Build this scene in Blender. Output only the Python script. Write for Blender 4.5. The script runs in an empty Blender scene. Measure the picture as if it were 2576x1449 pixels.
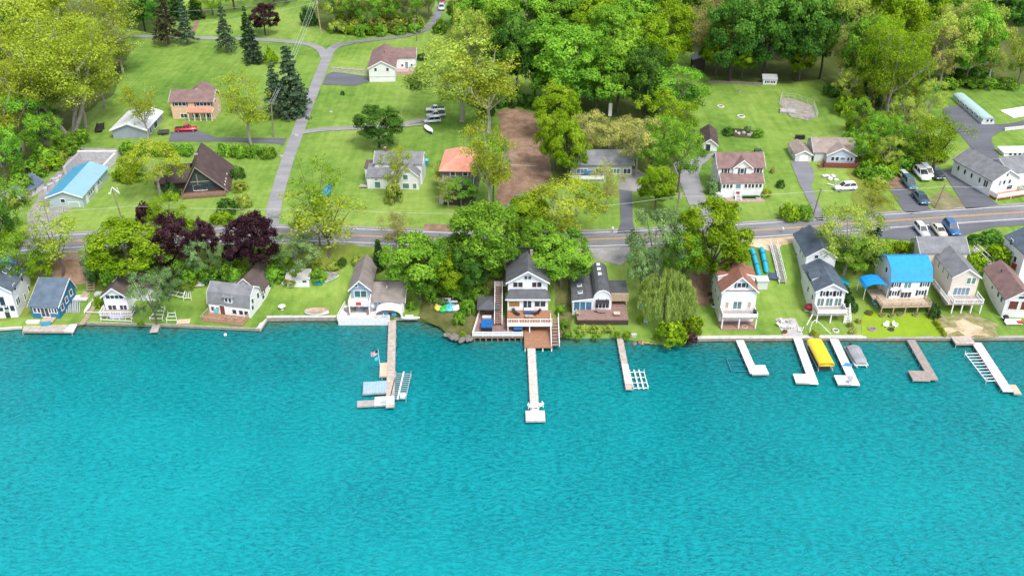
import bpy, bmesh, math, random
import numpy as np
from mathutils import Vector, Matrix
from mathutils.geometry import delaunay_2d_cdt
SC = bpy.context.scene
COL = SC.collection
rnd = random.Random(7)
# ---------------------------------------------------------------- camera model (used to survey the photograph)
CZ, PITCH, F = 97.0, math.radians(30.5), 2403.0
FW = (0, math.cos(PITCH), -math.sin(PITCH)); UPV = (0, math.sin(PITCH), math.cos(PITCH))
def ray(u, v):
    a, b = u-1288.0, 724.5-v
    return (a, F*FW[1]+b*UPV[1], F*FW[2]+b*UPV[2])
def P(u, v, z=0.0):
    d = ray(u, v); k = (z-CZ)/d[2]
    return Vector((d[0]*k, d[1]*k, z))
def proj(p):
    y = p[1]*FW[1]+(p[2]-CZ)*FW[2]; b = p[1]*UPV[1]+(p[2]-CZ)*UPV[2]
    return (1288+F*p[0]/y, 724.5-F*b/y)
def scale_at(p):
    return F/(p[1]*FW[1]+(p[2]-CZ)*FW[2])
# ---------------------------------------------------------------- terrain
SHORE = [(-400,835),(0,833),(60,829),(190,824),(205,818),(430,824),(654,834),(656,834),(671,809),(760,808),(846,808),(985,808),(1050,806),(1085,814),(1112,826),(1128,846),(1180,852),(1300,850),(1410,850),(1470,851),(1550,850),(1600,858),(1640,866),(1700,870),(1745,860),(1800,859),(2000,858),(2180,858),(2400,858),(2576,857),(2980,856)]
SX = np.array([P(u,v).x for u,v in SHORE]); SY = np.array([P(u,v).y for u,v in SHORE])
SHS = [(-400,838),(0,830),(430,822),(850,810),(1050,818),(1200,850),(1400,856),(1640,858),(2000,858),(2980,858)]
HX = np.array([P(u,v).x for u,v in SHS]); HY = np.array([P(u,v).y for u,v in SHS])
ROADPX = [(-420,640),(-150,628),(0,619),(90,613),(257,603),(400,597),(550,592),(703,588),(800,590),(894,594),(1020,599),(1139,605),(1288,608),(1448,605),(1575,601),(1720,593),(1850,584),(1932,579),(2070,569),(2207,559),(2390,547),(2572,535),(2800,521),(3050,507)]
ZR = 6.5
RP = [P(u,v,ZR) for u,v in ROADPX]
RX = np.array([p.x for p in RP]); RY = np.array([p.y for p in RP])
def smooth_arr(f, xs, w):
    return sum(f(xs+d) for d in np.linspace(-w,w,7))/7
def yroad(x): return smooth_arr(lambda q: np.interp(q,RX,RY), np.asarray(x,float), 7)
def yshore_s(x): return smooth_arr(lambda q: np.interp(q,HX,HY), np.asarray(x,float), 5)
def yshore(x): return np.interp(x,SX,SY)
_XT = np.linspace(-600,600,2401); _YR = yroad(_XT); _YS = yshore_s(_XT)
def HV(x, y):
    x = np.asarray(x,float); y = np.asarray(y,float)
    yr = np.interp(x,_XT,_YR); ys = np.interp(x,_XT,_YS)
    tr = y-yr; t = y-ys; D = yr-4.6-ys
    p = np.clip(t/D,0,1)
    q = np.clip((p-0.34)/0.64,0,1); s = q*q*(3-2*q)
    lo = 0.75+1.0*p
    z1 = lo+(ZR-lo)*s
    far = np.clip(tr-4.6,0,None)
    z2 = ZR+0.012*far+0.00008*np.clip(far-90,0,None)**2
    return np.where(tr>-4.6, z2, z1)
def H(x, y): return float(HV(x,y))
def G(u, v, dz=0.0):
    d = ray(u,v); n = math.sqrt(d[0]**2+d[1]**2+d[2]**2)
    ks = np.arange(90,1100,3.0)/n
    zz = CZ+d[2]*ks; hh = HV(d[0]*ks,d[1]*ks)+dz
    i = int(np.argmax(zz<hh))
    if i == 0: return P(u,v,12)
    a, b = ks[i-1], ks[i]
    for _ in range(14):
        m = (a+b)/2
        if CZ+d[2]*m < H(d[0]*m,d[1]*m)+dz: b = m
        else: a = m
    m = (a+b)/2
    return Vector((d[0]*m,d[1]*m,CZ+d[2]*m))
# ---------------------------------------------------------------- tagging
def tag(o, label=None, cat=None, group=None, kind=None):
    if label: o['label'] = label
    if cat: o['category'] = cat
    if group: o['group'] = group
    if kind: o['kind'] = kind
    return o
def thing(name, label, cat, loc=(0,0,0), rz=0.0, group=None):
    o = bpy.data.objects.new(name, None); COL.objects.link(o)
    o.empty_display_size = 0.5
    o.location = loc; o.rotation_euler = (0,0,rz)
    return tag(o, label, cat, group)
def copy_tree(o, parent=None):
    c = o.copy(); COL.objects.link(c); c.parent = parent
    for ch in list(o.children): copy_tree(ch, c)
    return c
# ---------------------------------------------------------------- mesh builder
class MB:
    def __init__(s): s.v=[]; s.f=[]; s.m=[]
    def add(s, vs, fs, mi=0):
        b=len(s.v); s.v += [tuple(p) for p in vs]; s.f += [tuple(b+i for i in f) for f in fs]; s.m += [mi]*len(fs); return s
    def box(s, x0,x1,y0,y1,z0,z1, mi=0):
        v=[(x0,y0,z0),(x1,y0,z0),(x1,y1,z0),(x0,y1,z0),(x0,y0,z1),(x1,y0,z1),(x1,y1,z1),(x0,y1,z1)]
        return s.add(v,[(3,2,1,0),(4,5,6,7),(0,1,5,4),(1,2,6,5),(2,3,7,6),(3,0,4,7)],mi)
    def quad(s,a,b,c,d,mi=0): return s.add([a,b,c,d],[(0,1,2,3)],mi)
    def slab(s, poly, t, mi=0):
        # closed plate: a planar (or nearly planar) polygon given thickness t along its normal (downwards)
        n=len(poly); pv=[Vector(p) for p in poly]
        nrm=Vector((0,0,0))
        for i in range(n): nrm += pv[i].cross(pv[(i+1)%n])
        nrm.normalize()
        lo=[p-nrm*t for p in pv]
        fs=[tuple(range(n)), tuple(reversed(range(n,2*n)))]
        fs+=[(i,n+i,n+(i+1)%n,(i+1)%n) for i in range(n)]
        return s.add(pv+lo,fs,mi)
    def prism(s, poly, z0, z1, mi=0):
        n=len(poly)
        v=[(p[0],p[1],z0) for p in poly]+[(p[0],p[1],z1) for p in poly]
        fs=[tuple(reversed(range(n))),tuple(range(n,2*n))]+[(i,(i+1)%n,n+(i+1)%n,n+i) for i in range(n)]
        return s.add(v,fs,mi)
    def extr(s, prof, axis, a0, a1, mi=0):
        # profile (h,z) extruded along axis 'x' or 'y'
        n=len(prof)
        mk=(lambda a,p:(a,p[0],p[1])) if axis=='x' else (lambda a,p:(p[0],a,p[1]))
        v=[mk(a0,p) for p in prof]+[mk(a1,p) for p in prof]
        fs=[tuple(range(n)),tuple(reversed(range(n,2*n)))]+[(i,n+i,n+(i+1)%n,(i+1)%n) for i in range(n)]
        return s.add(v,fs,mi)
    def tube(s,p,q,r0,r1=None,n=6,mi=0,cap=True):
        p=Vector(p);q=Vector(q); r1=r0 if r1 is None else r1
        d=(q-p)
        if d.length<1e-6: return s
        d.normalize(); a=d.orthogonal().normalized(); b=d.cross(a)
        v=[]
        for (c,r) in ((p,r0),(q,r1)):
            for i in range(n):
                t=2*math.pi*i/n; v.append(c+a*(r*math.cos(t))+b*(r*math.sin(t)))
        fs=[(i,(i+1)%n,n+(i+1)%n,n+i) for i in range(n)]
        if cap: fs+=[tuple(reversed(range(n))),tuple(range(n,2*n))]
        return s.add(v,fs,mi)
    def path(s,pts,r,n=5,mi=0):
        for a,b in zip(pts,pts[1:]): s.tube(a,b,r,r,n,mi)
        return s
    def lathe(s,prof,n=16,mi=0,cx=0,cy=0):
        k=len(prof); v=[]
        for (r,z) in prof:
            for i in range(n):
                t=2*math.pi*i/n; v.append((cx+r*math.cos(t),cy+r*math.sin(t),z))
        fs=[]
        for j in range(k-1):
            for i in range(n): fs.append((j*n+i,j*n+(i+1)%n,(j+1)*n+(i+1)%n,(j+1)*n+i))
        fs.append(tuple(range((k-1)*n,k*n)))
        return s.add(v,fs,mi)
    def blob(s,c,r,seed=0,sub=2,jit=0.18,mi=0):
        bm=bmesh.new(); bmesh.ops.create_icosphere(bm,subdivisions=sub,radius=1)
        R=random.Random(seed); vs=[]
        for v in bm.verts:
            k=1+R.uniform(-jit,jit); vs.append((c[0]+v.co.x*r[0]*k,c[1]+v.co.y*r[1]*k,c[2]+v.co.z*r[2]*k))
        fs=[tuple(x.index for x in f.verts) for f in bm.faces]; bm.free()
        return s.add(vs,fs,mi)
    def build(s,name,mats,parent=None,smooth=False):
        me=bpy.data.meshes.new(name); me.from_pydata(s.v,[],s.f)
        for m in (mats if isinstance(mats,(list,tuple)) else [mats]): me.materials.append(m)
        me.polygons.foreach_set('material_index',s.m)
        if smooth: me.polygons.foreach_set('use_smooth',[True]*len(s.f))
        me.update()
        o=bpy.data.objects.new(name,me); COL.objects.link(o)
        if parent is not None: o.parent=parent
        return o
# ---------------------------------------------------------------- materials
def srgb(r,g,b):
    f=lambda c:(c/255/12.92) if c<=10 else ((c/255+0.055)/1.055)**2.4
    return (f(r),f(g),f(b))
class NT:
    def __init__(s,name):
        s.m=bpy.data.materials.new(name); s.m.use_nodes=True; s.t=s.m.node_tree
        s.b=s.t.nodes['Principled BSDF']; s.o=s.t.nodes['Material Output']
    def n(s,typ,**k):
        x=s.t.nodes.new(typ)
        for a,b in k.items():
            if a.startswith('i_'): x.inputs[a[2:].replace('_',' ')].default_value=b
            else: setattr(x,a,b)
        return x
    def l(s,a,b): s.t.links.new(a,b)
    def coord(s,which='Object'):
        return s.n('ShaderNodeTexCoord').outputs[which]
    def noise(s,co,scale,detail=3,rough=0.55,vec=None):
        x=s.n('ShaderNodeTexNoise'); x.inputs['Scale'].default_value=scale; x.inputs['Detail'].default_value=detail; x.inputs['Roughness'].default_value=rough
        if vec:
            mp=s.n('ShaderNodeMapping'); mp.inputs['Scale'].default_value=vec; s.l(co,mp.inputs['Vector']); co=mp.outputs['Vector']
        s.l(co,x.inputs['Vector']); return x.outputs['Fac']
    def ramp(s,fac,stops):
        x=s.n('ShaderNodeValToRGB'); e=x.color_ramp.elements
        while len(e)<len(stops): e.new(0.5)
        for k,(p,c) in enumerate(stops):
            e[k].position=p; e[k].color=(*c,1) if len(c)==3 else c
        s.l(fac,x.inputs['Fac']); return x.outputs['Color']
    def mix(s,fac,a,b,mode='MIX'):
        x=s.n('ShaderNodeMix',data_type='RGBA',blend_type=mode)
        for sock,val in ((x.inputs[0],fac),(x.inputs[6],a),(x.inputs[7],b)):
            if hasattr(val,'is_output'): s.l(val,sock)
            elif isinstance(val,(int,float)): sock.default_value=val
            else: sock.default_value=(*val,1)
        return x.outputs[2]
    def math(s,op,a,b=0.0):
        x=s.n('ShaderNodeMath',operation=op)
        for i,val in enumerate((a,b)):
            if hasattr(val,'is_output'): s.l(val,x.inputs[i])
            else: x.inputs[i].default_value=val
        return x.outputs[0]
    def bump(s,h,strength=0.3,dist=0.05):
        x=s.n('ShaderNodeBump'); x.inputs['Strength'].default_value=strength; x.inputs['Distance'].default_value=dist
        s.l(h,x.inputs['Height']); s.l(x.outputs['Normal'],s.b.inputs['Normal'])
MATS={}
def M(name,c,rough=0.7,var=0.12,scale=1.2,metal=0.0,bump=0.0,bs=8.0,spec=0.4,stripe=None,orand=0.0,coat=0.0):
    """plain weathered surface: base colour c (linear), noise variation, optional bump and board/shingle courses"""
    if name in MATS: return MATS[name]
    t=NT(name); co=t.coord()
    n=t.noise(co,scale,4); n2=t.noise(co,scale*9,2)
    k=t.math('ADD',t.math('MULTIPLY',n,0.7),t.math('MULTIPLY',n2,0.3))
    lo=tuple(x*(1-var*1.6) for x in c); hi=tuple(min(1,x*(1+var)) for x in c)
    colr=t.ramp(k,[(0.3,lo),(0.7,hi)])
    if stripe:
        ax,per,amt=stripe
        sp=t.n('ShaderNodeSeparateXYZ'); t.l(co,sp.inputs[0])
        fr=t.math('FRACT',t.math('MULTIPLY',sp.outputs[ax],1.0/per))
        ed=t.math('LESS_THAN',fr,0.16)
        colr=t.mix(t.math('MULTIPLY',ed,amt),colr,tuple(x*0.35 for x in c))
    if orand:
        oi=t.n('ShaderNodeObjectInfo'); hs=t.n('ShaderNodeHueSaturation'); t.l(colr,hs.inputs['Color'])
        t.l(t.math('ADD',1-orand/2,t.math('MULTIPLY',oi.outputs['Random'],orand)),hs.inputs['Value']); colr=hs.outputs['Color']
    t.l(colr,t.b.inputs['Base Color']); t.b.inputs['Roughness'].default_value=rough; t.b.inputs['Metallic'].default_value=metal
    t.b.inputs['Specular IOR Level'].default_value=spec; t.b.inputs['Coat Weight'].default_value=coat
    if bump: t.bump(t.noise(co,bs,3),bump,0.05)
    MATS[name]=t.m; return t.m
# ================================================================ world, sun, camera
def make_world():
    w=bpy.data.worlds.new('World'); SC.world=w; w.use_nodes=True
    nt=w.node_tree; bg=nt.nodes['Background']
    sk=nt.nodes.new('ShaderNodeTexSky'); sk.sky_type='NISHITA'; sk.sun_disc=False
    sk.sun_elevation=SUN_EL; sk.sun_rotation=SUN_AZ; sk.air_density=1.0; sk.dust_density=2.5; sk.ozone_density=1.0
    hs=nt.nodes.new('ShaderNodeHueSaturation'); hs.inputs['Saturation'].default_value=0.45
    nt.links.new(sk.outputs[0],hs.inputs['Color']); nt.links.new(hs.outputs[0],bg.inputs['Color'])
    bg.inputs['Strength'].default_value=0.27
SUN_EL, SUN_AZ = math.radians(57), math.radians(148)   # behind the camera, to its right
make_world()
sl=bpy.data.lights.new('sun','SUN'); sl.energy=2.65; sl.angle=math.radians(15); sl.color=(1.0,0.965,0.92)
so=bpy.data.objects.new('sun',sl); COL.objects.link(so)
sd=Vector((math.sin(SUN_AZ)*math.cos(SUN_EL),math.cos(SUN_AZ)*math.cos(SUN_EL),math.sin(SUN_EL)))
so.rotation_euler=sd.to_track_quat('Z','Y').to_euler(); so.location=(0,0,200)
cd=bpy.data.cameras.new('camera'); cd.sensor_fit='HORIZONTAL'; cd.angle=2*math.atan(1288.0/F); cd.clip_start=1; cd.clip_end=6000
co_=bpy.data.objects.new('camera',cd); COL.objects.link(co_); co_.location=(0,0,CZ); co_.rotation_euler=(math.pi/2-PITCH,0,0); SC.camera=co_
SC.view_settings.view_transform='Standard'; SC.view_settings.look='None'; SC.view_settings.exposure=0
SC.cycles.max_bounces=6; SC.cycles.diffuse_bounces=2; SC.cycles.glossy_bounces=3; SC.cycles.transmission_bounces=4; SC.cycles.transparent_max_bounces=6
# ================================================================ ground sheet
def grass_mat(name,c1,c2,c3):
    t=NT(name); co=t.coord('Object')
    a=t.noise(co,0.035,4,0.6); b=t.noise(co,0.45,4,0.65); d=t.noise(co,5.0,2,0.6)
    mow=t.noise(co,0.9,2,0.5,vec=(1.0,0.07,1.0))
    k=t.math('ADD',t.math('ADD',t.math('MULTIPLY',a,0.62),t.math('MULTIPLY',b,0.33)),t.math('ADD',t.math('MULTIPLY',d,0.2),t.math('MULTIPLY',mow,0.2)))
    col=t.ramp(k,[(0.48,c1),(0.64,c2),(0.82,c3)])
    dry=t.ramp(t.noise(co,0.11,5,0.7),[(0.60,(0,0,0)),(0.74,(1,1,1))])
    col=t.mix(t.math('MULTIPLY',dry,0.45),col,(0.26,0.25,0.06))
    t.l(col,t.b.inputs['Base Color']); t.b.inputs['Roughness'].default_value=0.9; t.b.inputs['Specular IOR Level'].default_value=0.15
    t.bump(t.noise(co,9.0,2),0.35,0.06)
    return t.m
GRASS=grass_mat('lawn',(0.065,0.15,0.022),(0.15,0.26,0.040),(0.27,0.37,0.08))
GRASSY=grass_mat('bright_lawn',(0.13,0.24,0.014),(0.21,0.33,0.018),(0.28,0.39,0.03))
ROUGHG=grass_mat('rough_grass',(0.06,0.11,0.02),(0.12,0.19,0.025),(0.24,0.26,0.05))
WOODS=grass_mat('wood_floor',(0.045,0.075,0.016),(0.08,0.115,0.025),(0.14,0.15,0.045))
def soil_mat(name,c1,c2,c3,sc=0.25,b=0.5):
    t=NT(name); co=t.coord('Object')
    k=t.math('ADD',t.math('MULTIPLY',t.noise(co,sc,5,0.65),0.65),t.math('MULTIPLY',t.noise(co,sc*14,3,0.6),0.35))
    t.l(t.ramp(k,[(0.33,c1),(0.5,c2),(0.68,c3)]),t.b.inputs['Base Color']); t.b.inputs['Roughness'].default_value=0.95; t.b.inputs['Specular IOR Level'].default_value=0.15
    t.bump(t.noise(co,4,4,0.7),b,0.15); return t.m
DIRT=soil_mat('brown_dirt',(0.12,0.075,0.05),(0.25,0.16,0.11),(0.39,0.265,0.19),0.35)
SAND=soil_mat('sandy_ground',(0.30,0.22,0.12),(0.55,0.43,0.28),(0.72,0.62,0.47),0.4)
GRAVEL=soil_mat('gravel',(0.20,0.19,0.185),(0.29,0.275,0.27),(0.40,0.385,0.37),0.3)
SCRUB=soil_mat('scrub_ground',(0.06,0.07,0.02),(0.12,0.13,0.04),(0.22,0.19,0.09),0.4)
BEDM=soil_mat('mulch',(0.035,0.03,0.02),(0.07,0.06,0.035),(0.12,0.11,0.06),0.5)
def asphalt_mat(name,c,v=0.25):
    t=NT(name); co=t.coord('Object')
    k=t.math('ADD',t.math('MULTIPLY',t.noise(co,0.25,5,0.65,vec=(0.35,1,1)),0.6),t.math('MULTIPLY',t.noise(co,6,3,0.6),0.4))
    t.l(t.ramp(k,[(0.33,tuple(x*(1-v) for x in c)),(0.67,tuple(x*(1+v) for x in c))]),t.b.inputs['Base Color'])
    t.b.inputs['Roughness'].default_value=0.85; t.bump(t.noise(co,12,2),0.2,0.03); return t.m
ASPH=asphalt_mat('asphalt',(0.19,0.19,0.205),0.35); ASPL=asphalt_mat('worn_asphalt',(0.26,0.255,0.265),0.32); ASPD=asphalt_mat('dark_asphalt',(0.115,0.12,0.14),0.3)
WLINE=M('road_white_paint',(0.72,0.72,0.70),0.7,0.2,3); YLINE=M('road_yellow_paint',(0.70,0.40,0.07),0.7,0.2,3)
def make_land():
    xs=np.concatenate([np.arange(-420,-140,4.0),np.arange(-140,140,1.25),np.arange(140,424,4.0)])
    ts=np.concatenate([[0,0.25],np.arange(0.75,42,0.75),np.arange(42,120,1.5),np.arange(120,330,4.0),np.arange(330,1000,25.0)])
    X,T=np.meshgrid(xs,ts,indexing='ij'); Y=yshore(X)+T; Z=HV(X,Y)
    nx,nt=X.shape
    V=np.stack([X,Y,Z],-1).reshape(-1,3).tolist()
    sk0=len(V); V+= [(x,float(yshore(x)),-2.5) for x in xs]
    Fc=[]
    for i in range(nx-1):
        b=i*nt
        for j in range(nt-1): Fc.append((b+j,b+nt+j,b+nt+j+1,b+j+1))
        Fc.append((sk0+i,sk0+i+1,b+nt,b))
    mb=MB(); mb.v=V; mb.f=Fc; mb.m=[0]*len(Fc)
    tag(mb.build('ground',GRASS,smooth=True),kind='structure')
make_land()
def drape(name,poly,mat,off=0.05,step=1.3,kind='structure',px=True,label=None,cat=None,wob=0.0):
    """a sheet laid over the ground inside a polygon"""
    pts=[G(u,v) for u,v in poly] if px else [Vector((p[0],p[1],0)) for p in poly]
    ring=[]
    R=random.Random(len(poly)*7+int(abs(pts[0].x)*10))
    for a,b in zip(pts,pts[1:]+pts[:1]):
        n=max(1,int((b-a).xy.length/step))
        for i in range(n):
            q=a.lerp(b,i/n); ring.append(Vector((q.x+R.uniform(-wob,wob),q.y+R.uniform(-wob,wob))))
    x0=min(p.x for p in ring);x1=max(p.x for p in ring);y0=min(p.y for p in ring);y1=max(p.y for p in ring)
    n=len(ring); inner=[]
    yy=y0
    while yy<y1:
        xx=x0
        while xx<x1:
            q=Vector((xx,yy)); ins=False; md=9e9
            for i in range(n):
                a,b=ring[i],ring[(i+1)%n]
                if (a.y>yy)!=(b.y>yy) and xx<(b.x-a.x)*(yy-a.y)/(b.y-a.y)+a.x: ins=not ins
                md=min(md,(a.x-xx)**2+(a.y-yy)**2)
            if ins and md>0.3*step*step: inner.append(q)
            xx+=step
        yy+=step
    r=delaunay_2d_cdt(ring+inner,[(i,(i+1)%n) for i in range(n)],[],1,1e-4)
    vs=[(p.x,p.y,H(p.x,p.y)+off) for p in r[0]]
    mb=MB(); mb.add(vs,[tuple(f) for f in r[2]])
    # a rim turned down into the ground so the sheet has an edge
    o=mb.build(name,mat,smooth=True)
    tag(o,label,cat,kind=kind)
    return o
def strip(name,pts,w,mat,off,cross=4,kind='structure',parent=None,side=0.0):
    """ribbon along a world polyline, draped on the ground; side shifts it sideways"""
    P2=[Vector((p[0],p[1],0)) for p in pts]
    out=[]
    for a,b in zip(P2,P2[1:]):
        n=max(1,int((b-a).length/1.5))
        for i in range(n): out.append(a.lerp(b,i/n))
    out.append(P2[-1])
    for _ in range(6): out=[out[0]]+[(out[i-1]+out[i]*2+out[i+1])/4 for i in range(1,len(out)-1)]+[out[-1]]
    mb=MB(); row=[]
    for i,p in enumerate(out):
        d=(out[min(i+1,len(out)-1)]-out[max(i-1,0)]).normalized(); nrm=Vector((-d.y,d.x,0))
        r=[]
        for k in range(cross+1):
            q=p+nrm*(side+w*(k/cross-0.5)); r.append(len(mb.v)); mb.v.append((q.x,q.y,H(q.x,q.y)+off))
        row.append(r)
    for a,b in zip(row,row[1:]):
        for k in range(cross): mb.f.append((a[k],b[k],b[k+1],a[k+1])); mb.m.append(0)
    o=mb.build(name,mat,parent=parent,smooth=True)
    for pl in o.data.polygons:
        if pl.normal.z<0: pl.flip()
    if kind: tag(o,kind=kind)
    return o
# ---- main road
RC=[(x,float(yroad(x))) for x in np.arange(-170,230,4.0)]
strip('road',RC,7.2,ASPH,0.10,6)
for s in (-2.95,2.95): strip('road_edge_line',RC,0.22,WLINE,0.125,1,side=s)
for s in (-0.16,0.16): strip('road_centre_line',RC,0.16,YLINE,0.125,1,side=s)
strip('road_shoulder',RC,8.8,GRAVEL,0.055,6)
def pxline(l): return [G(u,v) for u,v in l]
strip('side_road',pxline([(683,566),(688,530),(697,490),(712,440),(728,390),(744,348),(762,300),(785,240),(804,190),(817,160),(826,135),(838,118),(860,110)]),3.1,ASPL,0.10,4)
strip('side_road',pxline([(820,150),(812,128),(790,114),(740,107),(680,102),(560,98),(430,95),(330,92),(200,92)]),3.0,ASPL,0.12,4)
strip('lane',pxline([(835,121),(870,110),(940,101),(1020,93),(1070,78),(1092,58),(1100,38),(1108,22),(1112,4)]),2.8,ASPH,0.14,4)
strip('driveway',pxline([(752,336),(800,327),(890,323),(960,320)]),2.6,ASPL,0.13,4)
strip('driveway',pxline([(955,321),(1020,312),(1080,300)]),2.4,GRAVEL,0.12,3)
strip('driveway',pxline([(955,322),(1020,318),(1080,313)]),1.2,GRAVEL,0.14,2)
strip('path',pxline([(480,92),(487,78),(492,62),(500,42),(520,24)]),1.6,DIRT,0.07,2)
drape('driveway',[(424,357),(430,335),(468,326),(502,331),(545,347),(640,349),(690,348),(722,350),(714,366),(690,362),(640,360),(560,357)],ASPD,0.09)
drape('driveway',[(812,214),(822,188),(838,182),(880,187),(926,194),(929,207),(912,212),(890,217),(868,216)],ASPD,0.10)
drape('driveway',[(1558,478),(1590,482),(1591,520),(1592,560),(1600,586),(1552,588),(1562,560)],ASPD,0.10)
drape('driveway',[(1560,432),(1600,425),(1625,440),(1622,462),(1600,484),(1556,480)],GRAVEL,0.08)
drape('driveway',[(1693,410),(1740,402),(1798,384),(1806,388),(1792,396),(1766,416),(1757,440),(1768,480),(1780,515),(1800,560),(1760,565),(1735,520),(1716,474)],ASPL,0.10)
drape('driveway',[(1988,408),(2030,406),(2043,422),(2050,446),(2040,468),(2054,500),(2068,536),(2074,556),(2052,556),(2040,520),(2010,462)],ASPH,0.10)
drape('driveway',[(2234,474),(2296,472),(2315,496),(2342,528),(2290,540),(2275,533),(2255,505)],ASPD,0.10)
drape('driveway',[(2368,430),(2420,424),(2450,455),(2490,500),(2512,516),(2460,524),(2430,527),(2400,478)],ASPD,0.10)
drape('driveway',[(2372,274),(2384,268),(2424,266),(2470,296),(2504,314),(2538,312),(2576,304),(2700,292),(2700,318),(2576,326),(2520,332),(2497,342),(2494,356),(2512,392),(2520,404),(2476,402),(2440,370),(2420,344),(2384,312),(2374,296)],ASPD,0.09)
drape('parking_pad',[(2200,585),(2290,571),(2420,562),(2576,548),(2700,540),(2700,556),(2560,568),(2500,572),(2430,592),(2415,606),(2290,606),(2205,600)],ASPD,0.075)
drape('parking_pad',[(1450,622),(1480,620),(1585,618),(1590,650),(1560,668),(1480,650)],GRAVEL,0.075)
drape('gravel_yard',[(64,600),(70,540),(110,470),(140,436),(176,398),(206,372),(300,375),(306,384),(282,420),(262,436),(232,446),(190,520),(150,540),(168,605),(100,612)],GRAVEL,0.06,wob=0.2)
drape('gravel_yard',[(1880,598),(1940,592),(2000,590),(2050,594),(2050,606),(1965,618),(1945,640),(1915,625),(1885,620)],SAND,0.06,wob=0.25)
drape('dirt_lot',[(1252,282),(1290,272),(1340,286),(1366,330),(1380,380),(1385,450),(1372,478),(1350,486),(1318,492),(1300,508),(1270,524),(1247,500),(1254,420),(1260,330)],DIRT,0.06,wob=0.35)
drape('parking_pad',[(1300,488),(1352,480),(1374,488),(1352,508),(1310,526),(1268,526)],ASPH,0.10,wob=0.15)
drape('bare_ground',[(1068,565),(1152,566),(1156,584),(1068,582)],DIRT,0.07,wob=0.3)
drape('bare_ground',[(2205,452),(2262,436),(2300,450),(2300,468),(2276,476),(2236,478),(2222,466)],DIRT,0.06,wob=0.4)
drape('bare_ground',[(2330,500),(2372,480),(2424,500),(2432,520),(2390,528),(2350,526)],soil_mat('thin_grass',(0.12,0.14,0.04),(0.20,0.19,0.09),(0.33,0.28,0.18)),0.06,wob=0.5)
drape('bare_ground',[(2350,800),(2400,792),(2460,790),(2505,815),(2508,845),(2440,850),(2380,846),(2362,820)],soil_mat('worn_grass',(0.12,0.15,0.03),(0.24,0.23,0.10),(0.45,0.38,0.25),0.7),0.06,wob=0.7)
drape('bare_ground',[(2392,806),(2420,800),(2440,812),(2476,824),(2466,832),(2484,842),(2440,846),(2412,838),(2384,842),(2378,826),(2402,818)],SAND,0.085,wob=0.7)
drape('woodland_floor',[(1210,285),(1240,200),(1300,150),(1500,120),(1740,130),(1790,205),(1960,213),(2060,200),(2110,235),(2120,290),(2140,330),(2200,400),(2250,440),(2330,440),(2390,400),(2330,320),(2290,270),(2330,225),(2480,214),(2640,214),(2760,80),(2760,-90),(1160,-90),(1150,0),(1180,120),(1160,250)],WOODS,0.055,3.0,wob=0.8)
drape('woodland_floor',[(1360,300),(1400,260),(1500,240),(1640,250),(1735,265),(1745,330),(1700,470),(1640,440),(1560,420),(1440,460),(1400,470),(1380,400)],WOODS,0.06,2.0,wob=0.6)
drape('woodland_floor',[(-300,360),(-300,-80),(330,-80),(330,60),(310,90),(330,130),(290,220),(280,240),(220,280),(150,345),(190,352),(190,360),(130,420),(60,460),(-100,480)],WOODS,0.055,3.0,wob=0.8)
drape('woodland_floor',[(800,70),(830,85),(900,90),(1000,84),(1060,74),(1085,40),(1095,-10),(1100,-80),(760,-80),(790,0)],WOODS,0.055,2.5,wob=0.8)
drape('bank_scrub',[(700,690),(700,640),(720,615),(880,616),(940,622),(945,650),(930,665),(880,668),(820,690)],ROUGHG,0.06,wob=0.5)
drape('bank_scrub',[(1060,740),(1060,630),(1100,627),(1250,640),(1270,690),(1270,745),(1200,760),(1180,745)],SCRUB,0.06,wob=0.5)
drape('bank_scrub',[(135,645),(205,640),(240,660),(240,705),(190,716),(130,716)],DIRT,0.06,wob=0.4)
drape('bank_scrub',[(1050,800),(1060,750),(1150,742),(1200,760),(1198,850),(1180,858),(1132,845),(1115,824)],SCRUB,0.065,wob=0.3)
drape('bank_scrub',[(1395,700),(1440,690),(1440,800),(1430,845),(1400,850)],SCRUB,0.065,wob=0.3)
drape('bank_scrub',[(1740,760),(1730,690),(1780,680),(1792,760),(1770,770)],DIRT,0.06,wob=0.3)
drape('bank_scrub',[(-120,760),(0,640),(130,640),(240,600),(420,610),(560,612),(700,616),(700,690),(560,700),(420,716),(250,730),(130,720),(100,740),(60,800),(-120,830)],ROUGHG,0.05,1.6,wob=0.5)
drape('lawn',[(2170,850),(2168,800),(2180,775),(2230,790),(2300,788),(2342,800),(2372,846)],GRASSY,0.055,wob=0.2)
drape('rough_lawn',[(2130,420),(2180,435),(2210,480),(2240,520),(2270,530),(2200,540),(2150,530),(2140,470)],ROUGHG,0.05,wob=0.4)
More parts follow.
